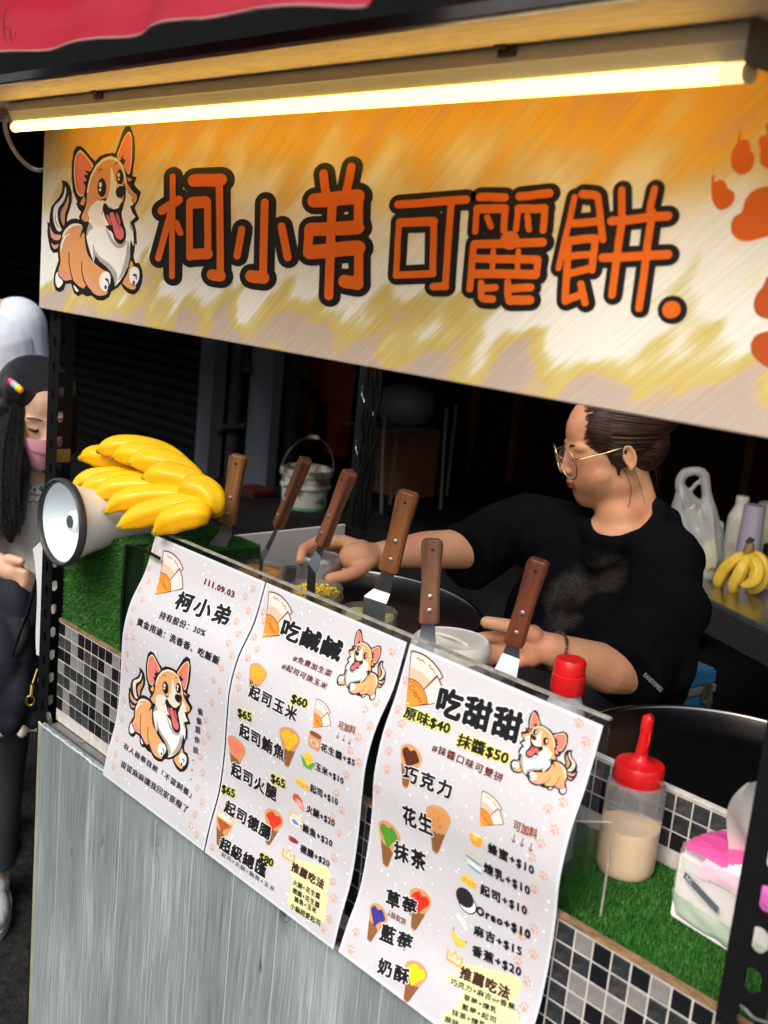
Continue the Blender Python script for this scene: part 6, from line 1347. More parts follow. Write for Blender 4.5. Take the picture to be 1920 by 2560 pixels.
# real bananas
m_ban = mat('ripe_banana', (.60, .40, .035), .45, noise=(26, .30), col2=(.36, .26, .03), ramp=(.30, .48)); m_bt = mat('banana_black_tip', (.02, .014, .010), .7)
t = thing('banana_bunch', 'bunch of four ripe speckled bananas on the steel counter', 'bananas', onc(1850, 1480))
D0 = (onc(1850, 1470) - CAM).length
st_ = atd(1872, 1380, D0 - .05)
for pts in ([(1803,1482,.02),(1797,1455,-.02),(1812,1425,-.05),(1838,1398,-.07),(1862,1385,-.06)], [(1838,1494,-.03),(1834,1468,-.06),(1848,1435,-.09),(1864,1405,-.08),(1868,1385,-.06)],
            [(1852,1465,-.09),(1882,1455,-.10),(1895,1430,-.10),(1888,1405,-.09),(1874,1386,-.06)], [(1868,1484,-.04),(1898,1465,-.05),(1912,1430,-.06),(1902,1398,-.06),(1878,1383,-.05)]):
    banana([atd(a, c, D0 + e) for a, c, e in pts], .0205, m_ban, t, m_bt, tip_r=.35)
b = MB(); b.tube([atd(1868, 1392, D0 - .065), atd(1873, 1375, D0 - .06), atd(1876, 1358, D0 - .06)], [.020, .017, .012], 12); b.build('stem', mat('stem_brown', (.30, .17, .03), .6, noise=(30, .6), col2=(.04, .02, .01)), t, 50)
b = MB(); b.tube([atd(1870, 1360, D0 - .062), atd(1878, 1350, D0 - .06), atd(1884, 1354, D0 - .06)], [.012, .011, .008], 10); b.build('stem_end', m_bt, t, 50)
# plastic bag
t = thing('plastic_bag', 'translucent knotted plastic bag with yellow fruit on the steel counter', 'bag', onc(1765, 1440))
m_pb = mat('thin_plastic_bag', (.50, .50, .50), .18, trans=0, coat=.6, bump=(26, 1, .012), stretch=(1, 1, .45)); m_pb.node_tree.nodes['Principled BSDF'].inputs['Alpha'].default_value = .5
DB_ = (onc(1780, 1440) - CAM).length - .05
b = MB(); A = lambda a, c, e=0: atd(a, c, DB_ + e)
rg_ = random.Random(2)
for p0_, r0_, p1_, r1_ in (((1705, 1225), .020, (1712, 1275), .045), ((1712, 1275), .045, (1745, 1345), .062), ((1745, 1345), .062, (1768, 1400), .046), ((1768, 1400), .046, (1772, 1430), .034), ((1766, 1225), .014, (1772, 1275), .026), ((1772, 1275), .026, (1782, 1345), .034), ((1722, 1240), .016, (1768, 1300), .030), ((1782, 1345), .034, (1786, 1400), .030), ((1730, 1290), .05, (1776, 1340), .045), ((1800, 1312), .014, (1788, 1345), .022)): b.cap(A(*p0_), r0_, A(*p1_), r1_, 16)
for k in range(14): a_ = 1700 + k * 6; b.cap(A(a_, 1260 + rg_.uniform(-20, 30), -.05), .006, A(1745 + k * 3.5, 1400 + rg_.uniform(-20, 20), -.045), .009, 8)
for pts, r_ in (([(1705,1245),(1700,1205),(1715,1182),(1745,1178),(1762,1190),(1765,1215),(1768,1250)], .016), ([(1720,1235),(1740,1210),(1755,1200)], .008)):
    P = crom([A(*q) for q in pts], 4)
    for i in range(len(P) - 1): b.cap(P[i], r_ * rg_.uniform(.75, 1.1), P[i + 1], r_ * rg_.uniform(.75, 1.1), 8)
link('bag', remesh(b, 'bag', .004, 5), m_pb, t)
b = MB(); b.ell(A(1770, 1395, .0), (.036, .036, .06), 14, 9); b.build('yellow_fruit', mat('yellow_fruit', (.62, .58, .16), .5), t, 60)
# blue toolbox
q0 = atz(1790, 1680, .72)
p5 = aty(1735, 1755, 1.45); t = thing('toolbox', 'blue metal toolbox with silver band and latch beside the seller', 'toolbox', p5)
DT = 2.95
TL, TR, BR_, FL = atd(1690, 1640, DT + .1), atd(1796, 1672, DT), atd(1790, 1790, DT), atd(1672, 1745, DT + .05)
ux = (atd(1796, 1672, DT) - atd(1672, 1735, DT - .12)); ux.z = 0; Lb = ux.length; ux.normalize(); uy = Vector((-ux.y, ux.x, 0))
o_ = Vector((TR.x, TR.y, TR.z)); Mb = Matrix(((ux.x, uy.x, 0, o_.x), (ux.y, uy.y, 0, o_.y), (0, 0, 1, o_.z), (0, 0, 0, 1)))
m_blu = mat('blue_paint', (.018, .12, .26), .4, noise=(9, .3)); m_alu = mat('aluminium_band', (.48, .48, .46), .35, metal=.8)
b = MB(); b.box((-.36, 0, -.22), (0, .22, -.062), Mb); b.build('case', m_blu, t, bev=.006)
b = MB(); b.box((-.36, 0, -.040), (0, .22, .0), Mb); b.build('lid', m_blu, t, bev=.006)
b = MB(); b.box((-.362, -.002, -.061), (.002, .222, -.041), Mb); b.build('band', m_alu, t, bev=.002)
b = MB(); b.box((-.055, -.010, -.085), (-.025, -.0025, -.030), Mb); b.build('latch', mat('brass_latch', (.30, .24, .14), .35, metal=.9), t, bev=.002)
b = MB(); b.tube([Mb @ Vector((-.055, -.012, -.075)), Mb @ Vector((-.04, -.02, -.088)), Mb @ Vector((-.022, -.012, -.078))], .003, 8); b.build('latch_loop', m_chrome, t, 60)
b = MB(); b.box((-.40, -.04, -.24), (.05, .28, -.2205), Mb); 
for x in (-.38, .01):
    for y in (-.02, .24): b.box((x, y, -(o_.z)), (x + .03, y + .03, -.2405), Mb)
props(b.build('low_stool', m_blk), 'black low stool carrying the blue toolbox', 'stool')
# ================================================================ PEOPLE
def frame(o, fwd, up=(0, 0, 1)):
    y = Vector(fwd).normalized(); x = y.cross(Vector(up)).normalized(); z = x.cross(y)
    return Matrix(((x.x, y.x, z.x, o[0]), (x.y, y.y, z.y, o[1]), (x.z, y.z, z.z, o[2]), (0, 0, 0, 1)))
def head_shapes(b, Mh, h, nose=1.0, cheek=1.0):
    """head in its own frame: x right, y forward, z up; h = head height"""
    R3 = Mh.to_3x3(); P = lambda x, y, z: Mh @ (Vector((x, y, z)) * h)
    def E(x, y, z, rx, ry, rz, rot=None): b.ell(P(x, y, z), (rx * h, ry * h, rz * h), 28, 18, (R3 @ rot) if rot else R3)
    def C(a, ra, c, rc): b.cap(P(*a), ra * h, P(*c), rc * h, 16)
    E(0, -.09, .15, .325, .40, .345); E(0, .045, -.04, .285, .30, .36); E(0, .10, -.20, .245 * cheek, .235, .24)
    E(0, .155, -.335, .165, .165, .125); E(0, .235, -.395, .085, .065, .06)
    for s in (-1, 1):
        E(s * .125 * cheek, .135, -.17, .15, .155, .17); E(s * .105, .225, .080, .11, .085, .06); E(s * .115, .262, .000, .062, .048, .040)
        E(s * .165, -.02, -.26, .12, .20, .16)
        # ear: helix ring with a hollow, lobe
        er = Mh.to_3x3() @ Euler((radians(-12), 0, radians(s * 18))).to_matrix()
        ce = P(s * .318, -.075, -.02); pts = []
        for k in range(11):
            a = radians(-70 + 290 * k / 10); pts.append(ce + er @ Vector((s * .026 * h, -.046 * h * cos(a) * 1.0, .086 * h * sin(a))))
        for a_, c_ in zip(pts, pts[1:]): b.cap(a_, .0145 * h, c_, .0145 * h, 8)
        b.ell(ce + er @ Vector((s * .008 * h, -.004 * h, -.01 * h)), (.016 * h, .044 * h, .074 * h), 12, 8, er)
        b.ell(ce + er @ Vector((s * .018 * h, .018 * h, -.098 * h)), (.018 * h, .028 * h, .030 * h), 12, 8, er)
        b.ell(ce + er @ Vector((s * .028 * h, .040 * h, -.02 * h)), (.012 * h, .014 * h, .022 * h), 10, 6, er)
        E(s * .040 * nose, .345, -.118, .030, .034, .024)
    C((0, .316, .035), .026, (0, .362, -.070), .032); E(0, .378, -.096, .038 * nose, .036, .034)
    E(0, .308, -.185, .07, .05, .05)
    E(0, .330, -.213, .060, .034, .0155); E(-.026, .336, -.208, .03, .028, .013); E(.026, .336, -.208, .03, .028, .013)
    E(0, .327, -.248, .052, .034, .018)
def hand_fingers(b, palm, rp, fingers, q=1.0):
    """palm: list of (point, radius); fingers: list of joint lists with tip radius"""
    for (p, r_), (p2, r2) in zip(palm, palm[1:]): b.cap(p, r_, p2, r2, 14)
    for pts, r0, r1 in fingers:
        n = len(pts)
        for i in range(n - 1):
            a = r0 + (r1 - r0) * i / (n - 1); c = r0 + (r1 - r0) * (i + 1) / (n - 1); b.cap(pts[i], a, pts[i + 1], c, 12)
def skin_mat(name, c, red):
    m = mat(name, c, .48, noise=(38, .10), bump=(420, .25, .0006), sss=.18)
    return m
m_skin = mat('warm_skin', (.78, .43, .23), .5, noise=(11, .12), col2=(.74, .30, .165), bump=(500, .2, .0006), sss=.22)
m_skin2 = mat('girl_skin', (.68, .42, .29), .5, noise=(12, .1), bump=(500, .2, .0006), sss=.2)
m_lip = mat('lips', (.46, .13, .10), .35, sss=.2)
m_hair = mat('dark_auburn_hair', (.085, .030, .016), .5, noise=(34, .75), col2=(.010, .004, .003), stretch=(.35, .35, 3), bump=(130, .8, .003))
m_hairb = mat('black_hair', (.010, .009, .010), .34, noise=(60, .6), stretch=(3, 3, .4), bump=(200, 1, .006))
def paint_lips(me, Mh, h, ml):
    me.materials.append(ml); inv = Mh.inverted()
    for f_ in me.polygons:
        p = (inv @ f_.center) / h
        zc = -.230 + .35 * p.x * p.x
        if p.y > .312 and abs(p.x) < .072 and -.272 + 1.5 * p.x * p.x < p.z < -.200 - .8 * p.x * p.x: f_.material_index = len(me.materials) - 1

# ---------------------------------------------------------------- the seller
HD = 2.42; Hc = atd(1515, 1122, HD); vdir = (Hc - CAM); vdir.z = 0; vdir.normalize(); left = Vector((-vdir.y, vdir.x, 0))
yaw = radians(21); fwd = left * cos(yaw) - vdir * sin(yaw); fwd.z = -.27
h = .262; Mh = frame(Hc, fwd, (left * .02 + Vector((0, 0, 1))))
sl_ = thing('person', 'woman in a black T-shirt and round wire glasses working at the griddles', 'person', (Hc.x, Hc.y, .0))
b = MB(); head_shapes(b, Mh, h, 1.0, 1.14)
D = atd
nb = D(1580, 1275, 2.45)
b.cap(Mh @ (Vector((0, -.12, -.20)) * h), .052, nb, .058, 20); b.cap(Mh @ (Vector((0, .0, -.28)) * h), .042, D(1550, 1290, 2.42), .052, 18)
b.ell(D(1560, 1345, 2.44), (.115, .085, .05), 24, 14); b.cap(D(1545, 1325, 2.45), .040, D(1640, 1320, 2.43), .040, 16)
# torso core and legs (hidden, so that she stands)
ch = D(1480, 1480, 2.52); hp_ = Vector((ch.x + .02, ch.y + .02, .95))
b.cap(D(1520, 1410, 2.50), .075, ch, .10, 20); b.cap(ch, .10, hp_, .12, 20)
for s in (-1, 1):
    k0 = hp_ + Vector((.09 * s, 0, -.05)); b.cap(k0, .09, Vector((k0.x, k0.y, .5)), .062, 14); b.cap(Vector((k0.x, k0.y, .5)), .06, Vector((k0.x, k0.y, .08)), .04, 12); b.cap(Vector((k0.x, k0.y, .05)), .04, Vector((k0.x - .05, k0.y - .15, .04)), .035, 12)
# right arm (far), reaching to the cup
shR = D(1290, 1330, 2.56); elR = D(1165, 1372, 2.44); wrR = D(940, 1388, 2.39)
b.cap(D(1480, 1385, 2.52), .045, shR, .045, 16); b.cap(shR, .046, elR, .045, 16); b.cap(elR, .0445, D(1060, 1375, 2.41), .041, 18); b.cap(D(1060, 1375, 2.41), .041, wrR, .0275, 18)
DC = (CUPTOP - CAM).length
pal = [(wrR, .027), (D(905, 1390, DC + .0), .031), (D(882, 1392, DC - .0), .030)]
kn = [(882, 1362, .015), (872, 1372, .03), (868, 1388, .025), (870, 1402, .0)]
fing = [([D(905, 1368, DC + .015), D(858, 1352, DC + .02), D(795, 1352, DC + .01), D(758, 1372, DC - .01), D(751, 1400, DC - .025)], .0145, .0105),
        ([D(900, 1378, DC + .04), D(850, 1360, DC + .055), D(790, 1366, DC + .055), D(757, 1390, DC + .035), D(754, 1418, DC + .015)], .0145, .0105),
        ([D(898, 1385, DC + .05), D(845, 1372, DC + .075), D(800, 1380, DC + .08), D(775, 1402, DC + .07), D(770, 1425, DC + .06)], .014, .010),
        ([D(898, 1395, DC + .05), D(850, 1390, DC + .08), D(820, 1400, DC + .09), D(803, 1418, DC + .085)], .0125, .0095),
        ([D(925, 1402, DC - .01), D(895, 1428, DC - .03), D(862, 1440, DC - .045), D(826, 1447, DC - .058)], .0170, .0125)]
hand_fingers(b, pal, 0, fing)
b.cap(D(905, 1372, DC + .01), .020, D(890, 1412, DC), .020, 12); b.cap(D(890, 1370, DC + .03), .018, D(880, 1400, DC + .03), .018, 12)
# left arm (near)
shL = D(1668, 1400, 2.34); elL = D(1640, 1672, 2.18); wrL = D(1372, 1622, 1.985)
b.cap(D(1580, 1375, 2.45), .06, shL, .058, 16); b.cap(shL, .064, elL, .052, 16); b.cap(elL, .052, D(1520, 1672, 2.075), .0455, 18); b.cap(D(1520, 1672, 2.075), .0455, D(1440, 1645, 2.02), .037, 18); b.cap(D(1440, 1645, 2.02), .037, wrL, .0295, 18)
pal = [(wrL, .028), (D(1330, 1612, 1.985), .030), (D(1305, 1608, 1.985), .026)]
fing = [([D(1335, 1590, 1.965), D(1300, 1572, 1.955), D(1255, 1563, 1.95), D(1216, 1556, 1.95)], .0165, .0115),
        ([D(1318, 1598, 1.985), D(1285, 1590, 1.985), D(1235, 1592, 1.985), D(1180, 1596, 1.985)], .0150, .0095),
        ([D(1316, 1614, 1.99), D(1280, 1612, 1.995), D(1235, 1618, 2.0), D(1195, 1624, 2.0)], .0150, .0100),
        ([D(1316, 1630, 1.985), D(1282, 1635, 1.99), D(1245, 1645, 1.99), D(1212, 1655, 1.99)], .0145, .0100),
        ([D(1318, 1645, 1.975), D(1288, 1658, 1.975), D(1258, 1672, 1.975), D(1238, 1682, 1.975)], .0130, .0095)]
hand_fingers(b, pal, 0, fing)
b.cap(D(1330, 1592, 1.98), .022, D(1328, 1638, 1.98), .022, 14)
me = remesh(b, 'body', .0033, 4, .5)
def face_w(h_, Mh_):
    inv = Mh_.inverted()
    def f_(co):
        p = (inv @ co) / h_
        if p.length > 1.3: return 0
        w = 1.0
        if abs(p.x) > .275 and p.z > -.19 and p.y > -.2: w = 0
        if p.y > .27 and abs(p.x) < .09 and p.z > -.31: w = 0
        if p.y > .20 and p.z > -.04 and p.z < .14: w = 0
        if p.z > .45: w = 0
        return w
    return f_
me = soften(me, face_w(h, Mh), 90)
me.materials.append(m_skin); paint_lips(me, Mh, h, m_lip); link('body', me, None, sl_)
# hair
P = lambda x, y, z: Mh @ (Vector((x, y, z)) * h); R3 = Mh.to_3x3()
b = MB()
b.ell(P(0, -.165, .185), (.350 * h, .395 * h, .345 * h), 32, 20, R3); b.ell(P(0, -.26, .02), (.30 * h, .27 * h, .27 * h), 24, 14, R3)
for s in (-1, 1):
    b.ell(P(s * .225, .035, .20), (.11 * h, .18 * h, .20 * h), 18, 12, R3); b.ell(P(s * .285, -.02, .05), (.055 * h, .12 * h, .17 * h), 18, 12, R3); b.cap(P(s * .275, .03, .06), .050 * h, P(s * .285, .01, -.10), .026 * h, 12); b.cap(P(s * .285, .01, -.10), .026 * h, P(s * .275, .02, -.19), .008 * h, 10)
b.ell(P(0, -.50, .20), (.17 * h, .17 * h, .17 * h), 18, 12, R3); b.cap(P(0, -.34, -.05), .13 * h, P(0, -.28, -.22), .07 * h, 14)
hm = remesh(b, 'hair', .004, 4); ho = link('hair', hm, m_hair, sl_)
rg_ = random.Random(6); b = MB()
for i in range(110):   # swept-back locks
    z0_ = rg_.uniform(-.02, .42); s = rg_.choice((-1, -1, -1, 1)); e_ = rg_.uniform(.0, .012)
    x0_ = .33 - .5 * max(0, z0_ - .15) ** 1.2
    pts = []
    for k in range(7):
        t_ = k / 6; yy = .17 - .55 * t_ - .35 * max(0, z0_ - .2); zz = z0_ * (1 - .35 * t_) - .05 * t_
        rr_ = max(.0, 1 - ((yy + .135) / .405) ** 2 - ((zz - .185) / .35) ** 2); xx = .355 * math.sqrt(rr_) if rr_ > 0 else .0
        xx = max(xx, .02); pts.append(P(s * (xx + e_), yy, zz))
    b.tube(crom(pts, 2), [.0016 + .0012 * sin(pi * q_ / 12) for q_ in range(13)], 5)
for i in range(150):
    zz = rg_.uniform(.02, .40); s = rg_.choice((-1, -1, 1)); y0_ = .235 - .30 * max(0, zz - .12) ** 1.1 + rg_.uniform(-.01, .015)
    def onh(yy, z_, e__): 
        rr_ = 1 - ((yy + .09) / .40) ** 2 - ((z_ - .15) / .345) ** 2; return P(s * (.325 * math.sqrt(max(rr_, .01)) + e__), yy, z_)
    b.tube(crom([onh(y0_, zz, .002), onh(y0_ - .05, zz + .01, .008), onh(y0_ - .13, zz + .012, .03)], 3), [.0004, .0006, .0009, .0011, .0012, .0012, .0012], 4)
o_ = b.build('hair_locks', m_hair, ho, 60); o_['kind'] = 'stuff'
b = MB()
for pts in ([(-.305, .00, -.05), (-.32, -.03, -.16), (-.315, -.06, -.28), (-.30, -.03, -.42), (-.29, .03, -.55)], [(-.31, -.06, -.03), (-.335, -.10, -.15), (-.30, -.14, -.28), (-.29, -.17, -.44)],
            [(-.30, .02, -.06), (-.305, .02, -.12), (-.30, .0, -.2)], [(-.28, -.24, -.05), (-.26, -.30, -.2), (-.24, -.30, -.30), (-.20, -.33, -.40)], [(-.285, .09, .08), (-.30, .08, -.02), (-.30, .06, -.10)]):
    b.tube(crom([P(*q_) for q_ in pts], 5), [.0012 - .0008 * q_ / (5 * (len(pts) - 1)) for q_ in range(5 * (len(pts) - 1) + 1)], 5)
b.build('loose_strands', m_hair, ho, 60)
# brow, lash line
for s in (-1, 1):
    b = MB(); b.tube(crom([P(s * .050, .315, .085), P(s * .10, .312, .106), P(s * .17, .272, .092)], 4), [.0010 + .0009 * sin(pi * (q_ + 1) / 10) for q_ in range(9)], 6); b.build('eyebrow', m_hair, sl_, 60)
for s in (-1, 1): b = MB(); b.tube(crom([P(s * .060, .309, .000), P(s * .11, .317, -.012), P(s * .165, .282, -.002), P(s * .18, .262, .004)], 4), [.0012 + .001 * sin(pi * (q_ + 1) / 14) for q_ in range(13)], 6); b.build('eyelashes', mat('lash_black', (.012, .008, .007), .6), sl_, 60)
# glasses
gl = thing('glasses', "round thin gold wire glasses on the seller's nose", 'glasses', P(0, .4, .0))
m_gold = mat('gold_wire', (.85, .62, .32), .22, metal=1); m_lens = mat('lens', (.9, .93, .92), .03, coat=1); m_lens.node_tree.nodes['Principled BSDF'].inputs['Alpha'].default_value = .14
for s in (-1, 1):
    cE = P(s * .142, .395 - .02, -.028); ex_ = R3 @ Vector((1, -s * .22, 0)).normalized(); ez_ = R3 @ Vector((0, .10, 1)).normalized()
    ring = [cE + ex_ * (.128 * h * cos(2*pi*k/40)) + ez_ * (.132 * h * sin(2*pi*k/40)) for k in range(41)]
    b = MB(); b.tube(ring, .0014, 8, caps=False); b.build('rim', m_gold, gl, 80)
    b = MB(); b.add(ring[:-1], [tuple(range(40))]); b.build('lens', m_lens, gl)
    b = MB(); b.tube(crom([cE + ex_ * (s * .112 * h) + ez_ * .02 * h, P(s * .285, .32, .02), P(s * .325, .10, .04), P(s * .335, -.05, .055), P(s * .33, -.14, .0)], 4), .0015, 6); b.build('temple', m_gold, gl, 60)
b = MB(); b.tube(crom([P(-.035, .385, .0), P(0, .40, .02), P(.035, .385, .0)], 4), .0016, 6); b.build('bridge', m_gold, gl, 60)
# bracelet
ax_ = (D(1395, 1629, 1.995) - D(1372, 1622, 1.985)).normalized(); cB = D(1390, 1627, 1.99); u_ = ax_.orthogonal().normalized(); w_ = ax_.cross(u_)
br = thing('bracelet', "thin dark beaded bracelet on the seller's left wrist", 'bracelet', cB)
m_bead = mat('dark_bead', (.10, .03, .025), .4)
for k in range(34):
    a = 2 * pi * k / 34; b = MB(); b.ell(cB + (u_ * cos(a) + w_ * sin(a)) * .0335, .0026 if k % 3 else .0032, 8, 6); b.build('bead', m_bead, br, 60)
# shirt
m_tee = mat('black_cotton', (.0055, .0055, .007), .9, noise=(3, .35), bump=(9, .9, .035), sheen=.0, spec=.08)
tn = m_tee.node_tree.nodes; tl = m_tee.node_tree.links; tp_ = tn['Principled BSDF']
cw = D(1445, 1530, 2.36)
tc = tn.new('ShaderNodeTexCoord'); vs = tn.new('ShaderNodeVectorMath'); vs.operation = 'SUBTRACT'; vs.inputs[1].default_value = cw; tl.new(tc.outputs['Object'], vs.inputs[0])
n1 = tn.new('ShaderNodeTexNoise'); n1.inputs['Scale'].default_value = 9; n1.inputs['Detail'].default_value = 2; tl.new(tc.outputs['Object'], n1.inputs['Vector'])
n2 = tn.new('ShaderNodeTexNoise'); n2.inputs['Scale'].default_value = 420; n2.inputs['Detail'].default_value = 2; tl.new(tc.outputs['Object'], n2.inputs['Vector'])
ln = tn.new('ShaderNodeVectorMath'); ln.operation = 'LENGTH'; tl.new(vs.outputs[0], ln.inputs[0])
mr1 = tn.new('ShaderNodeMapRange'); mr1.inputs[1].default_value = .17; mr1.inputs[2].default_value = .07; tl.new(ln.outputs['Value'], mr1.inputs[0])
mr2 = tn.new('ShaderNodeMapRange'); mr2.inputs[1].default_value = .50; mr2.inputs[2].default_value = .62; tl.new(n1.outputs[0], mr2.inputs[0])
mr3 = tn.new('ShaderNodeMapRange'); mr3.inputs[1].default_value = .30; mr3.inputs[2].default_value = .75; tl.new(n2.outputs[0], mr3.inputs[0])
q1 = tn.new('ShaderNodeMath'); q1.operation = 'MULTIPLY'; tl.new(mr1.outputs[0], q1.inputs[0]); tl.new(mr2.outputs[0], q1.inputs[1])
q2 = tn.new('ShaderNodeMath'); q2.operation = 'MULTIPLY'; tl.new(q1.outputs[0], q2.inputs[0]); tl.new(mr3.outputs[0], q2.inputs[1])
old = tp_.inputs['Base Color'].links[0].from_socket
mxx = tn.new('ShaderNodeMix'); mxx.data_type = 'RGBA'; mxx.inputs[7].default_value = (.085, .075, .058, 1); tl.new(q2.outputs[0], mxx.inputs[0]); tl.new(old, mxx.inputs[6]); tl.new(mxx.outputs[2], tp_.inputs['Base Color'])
ringp = [D(1468, 1318, 2.42), D(1480, 1345, 2.385), D(1515, 1357, 2.355), D(1560, 1356, 2.335), D(1600, 1342, 2.33), D(1635, 1312, 2.345), D(1652, 1278, 2.38), D(1640, 1262, 2.44), D(1600, 1255, 2.50), D(1540, 1262, 2.52), D(1490, 1285, 2.48), D(1468, 1318, 2.42)]
b = MB()
b.cap(D(1490, 1420, 2.52), .135, D(1430, 1560, 2.53), .155, 26); b.cap(D(1430, 1560, 2.53), .155, Vector((D(1440, 1700, 2.53).x, D(1440, 1700, 2.53).y, 1.0)), .165, 26)
b.cap(D(1590, 1435, 2.47), .112, D(1570, 1600, 2.45), .12, 26); b.cap(D(1575, 1600, 2.45), .14, Vector((D(1560, 1720, 2.5).x, D(1560, 1720, 2.5).y, .98)), .14, 26)
b.cap(D(1330, 1326, 2.56), .086, D(1480, 1370, 2.52), .092, 20); b.cap(D(1480, 1400, 2.51), .10, D(1635, 1405, 2.42), .088, 20)
b.tube(crom(ringp, 3), .017, 10, caps=False)
b.cap(D(1495, 1392, 2.385), .034, D(1640, 1352, 2.36), .034, 16); b.cap(D(1450, 1340, 2.46), .03, D(1500, 1385, 2.39), .03, 14); b.cap(D(1670, 1300, 2.42), .03, D(1650, 1350, 2.36), .03, 14)
b.cap(D(1655, 1318, 2.42), .036, D(1700, 1400, 2.38), .054, 16)
b.cap(D(1320, 1305, 2.56), .068, D(1245, 1335, 2.52), .070, 20)
def sleeve(b, p0, r0, p1, r1, n=28):
    b.tube([p0, p0.lerp(p1, .5), p1], [r0, (r0 + r1) / 2, r1], n)
b.cap(D(1250, 1340, 2.52), .070, D(1215, 1358, 2.49), .072, 20); sleeve(b, D(1240, 1350, 2.51), .070, D(1156, 1397, 2.43), .079)
b.cap(shL, .074, D(1655, 1520, 2.26), .074, 22); sleeve(b, D(1675, 1500, 2.27), .088, D(1552, 1694, 2.085), .078)
b.cap(D(1655, 1520, 2.26), .076, D(1645, 1660, 2.20), .074, 20)
shm = remesh(b, 'shirt', .006, 12); shirt = link('shirt', shm, m_tee, sl_)
# neck opening: cut away cloth over the collar area by pushing a rib round it
cN = D(1562, 1308, 2.42)
axn = (Mh.translation - D(1560, 1420, 2.44)).normalized(); un = left.copy(); un = (un - axn * un.dot(axn)).normalized(); wn_ = axn.cross(un)
b = MB(); b.tube(crom(ringp, 4), .0085, 8, caps=False); b.build('neckband', m_tee, sl_, 80)
# sleeve lettering
Ft_ = Flat(); Ft_.text('RANDOMISS', (0, 0), .042, .0085, (.55, .55, .60), 1, .03)
pA = D(1616, 1690, 2.052); pB = D(1650, 1722, 2.052); xd = (pB - pA).normalized(); nv = (CAM - pA).normalized(); ud = nv.cross(xd).normalized(); pm = (pA + pB) / 2
# seat the lettering on the cloth
dg = bpy.context.evaluated_depsgraph_get(); ok_, loc_, nrm_, _ = shirt.ray_cast(shirt.matrix_world.inverted() @ CAM if False else CAM, (pm - CAM).normalized()) if False else (False, None, None, None)
import mathutils.bvhtree as _bv
tree = _bv.BVHTree.FromPolygons([v_.co[:] for v_ in shm.vertices], [tuple(f_.vertices) for f_ in shm.polygons])
def on_cloth(p):
    d_ = (p - CAM).normalized(); r_ = tree.ray_cast(CAM, d_); return (r_[0] - d_ * .0018) if r_[0] else p
Ft_.build('sleeve_print', shirt, lambda u, v, z: on_cloth(pm + xd * u + ud * v))
# trousers so the hidden lower half is clothed
b = MB(); b.cap(hp_, .145, hp_ + Vector((0, 0, -.1)), .14, 18)
for s in (-1, 1): k0 = hp_ + Vector((.09 * s, 0, -.05)); b.cap(k0, .10, Vector((k0.x, k0.y, .12)), .06, 14)
link('trousers', remesh(b, 'trousers', .012, 2), mat('black_trousers', (.012, .012, .014), .8), sl_)

m_sneak = mat('white_sneaker', (.70, .72, .76), .5, noise=(20, .08)); m_sneak2 = mat('beige_sneaker', (.40, .38, .35), .7, noise=(20, .2))
# ---------------------------------------------------------------- girl in a pink mask
GD = 2.84; Gc = atd(92, 1040, GD); vg = (Gc - CAM); vg.z = 0; vg.normalize(); rg2 = Vector((vg.y, -vg.x, 0))
fg = -vg * cos(radians(17)) + rg2 * sin(radians(17)); fg.z = -.28; hg = .245; Mg = frame(Gc, fg)
gt = thing('person', 'girl with long black hair, pink face mask and rainbow hair clip behind the left post', 'person', (Gc.x, Gc.y, 0))
b = MB(); head_shapes(b, Mg, hg, .9, 1.0); Pg = lambda x, y, z: Mg @ (Vector((x, y, z)) * hg)
gn = Gc + Vector((0, 0, -.17)) - Vector((fg.x, fg.y, 0)).normalized() * .02
b.cap(Pg(0, -.1, -.2), .048, gn, .045, 16); b.cap(gn, .045, gn + Vector((0, 0, -.05)), .06, 16)
toeA, toeB = atz(-8, 2160, 0), atz(-22, 2350, 0); fF = Vector((.90, -.42, 0)).normalized()
feet = [toeA - fF * .17, toeB - fF * .17]
for s in (-1, 1):
    sh0 = gn + rg2 * (.10 * s) + Vector((0, 0, -.07)); b.cap(gn + Vector((0, 0, -.06)), .045, sh0, .045, 12)
    if s == 1:
        el0 = sh0 + rg2 * .05 + Vector((0, 0, -.24)); b.cap(sh0, .04, el0, .032, 12); b.cap(el0, .032, el0 - vg * .12 + Vector((0, 0, -.12)), .022, 12)
        hd0 = el0 - vg * .13 + Vector((0, 0, -.13)); b.cap(hd0, .02, hd0 - vg * .04 + Vector((0, 0, -.03)), .018, 10)
        for k in range(4): f0 = hd0 - vg * .05 + Vector((0, 0, -.04)) + rg2 * (.010 * (k - 1.5)); b.cap(f0, .008, f0 - vg * .03 + Vector((0, 0, -.03 - .004 * k)), .006, 8)
    else:
        el0 = atd(-75, 1392, 2.68); wr0 = atd(0, 1412, 2.60); b.cap(sh0, .04, el0, .034, 12); b.cap(el0, .034, wr0, .026, 14)
        b.cap(wr0, .026, atd(32, 1428, 2.585), .026, 14); b.cap(atd(25, 1412, 2.585), .018, atd(45, 1440, 2.58), .020, 12)
        for k, (x_, y_) in enumerate(((80, 1440), (84, 1456), (78, 1472), (66, 1482))):
            q0_ = atd(40 - k * 3, 1424 + k * 9, 2.575 + .004 * k); q1_ = atd(40 + (x_ - 40) * .55, 1424 + k * 9 + (y_ - 1424 - k * 9) * .45, 2.56 + .004 * k); b.cap(q0_, .0115, q1_, .0105, 10); b.cap(q1_, .0105, atd(x_, y_, 2.575 + .004 * k), .0085, 10)
        b.cap(atd(22, 1398, 2.575), .013, atd(52, 1404, 2.55), .010, 10)
hb0 = Vector((gn.x, gn.y, .74)) - rg2 * .05; b.cap(gn + Vector((0, 0, -.05)), .06, hb0, .08, 16)
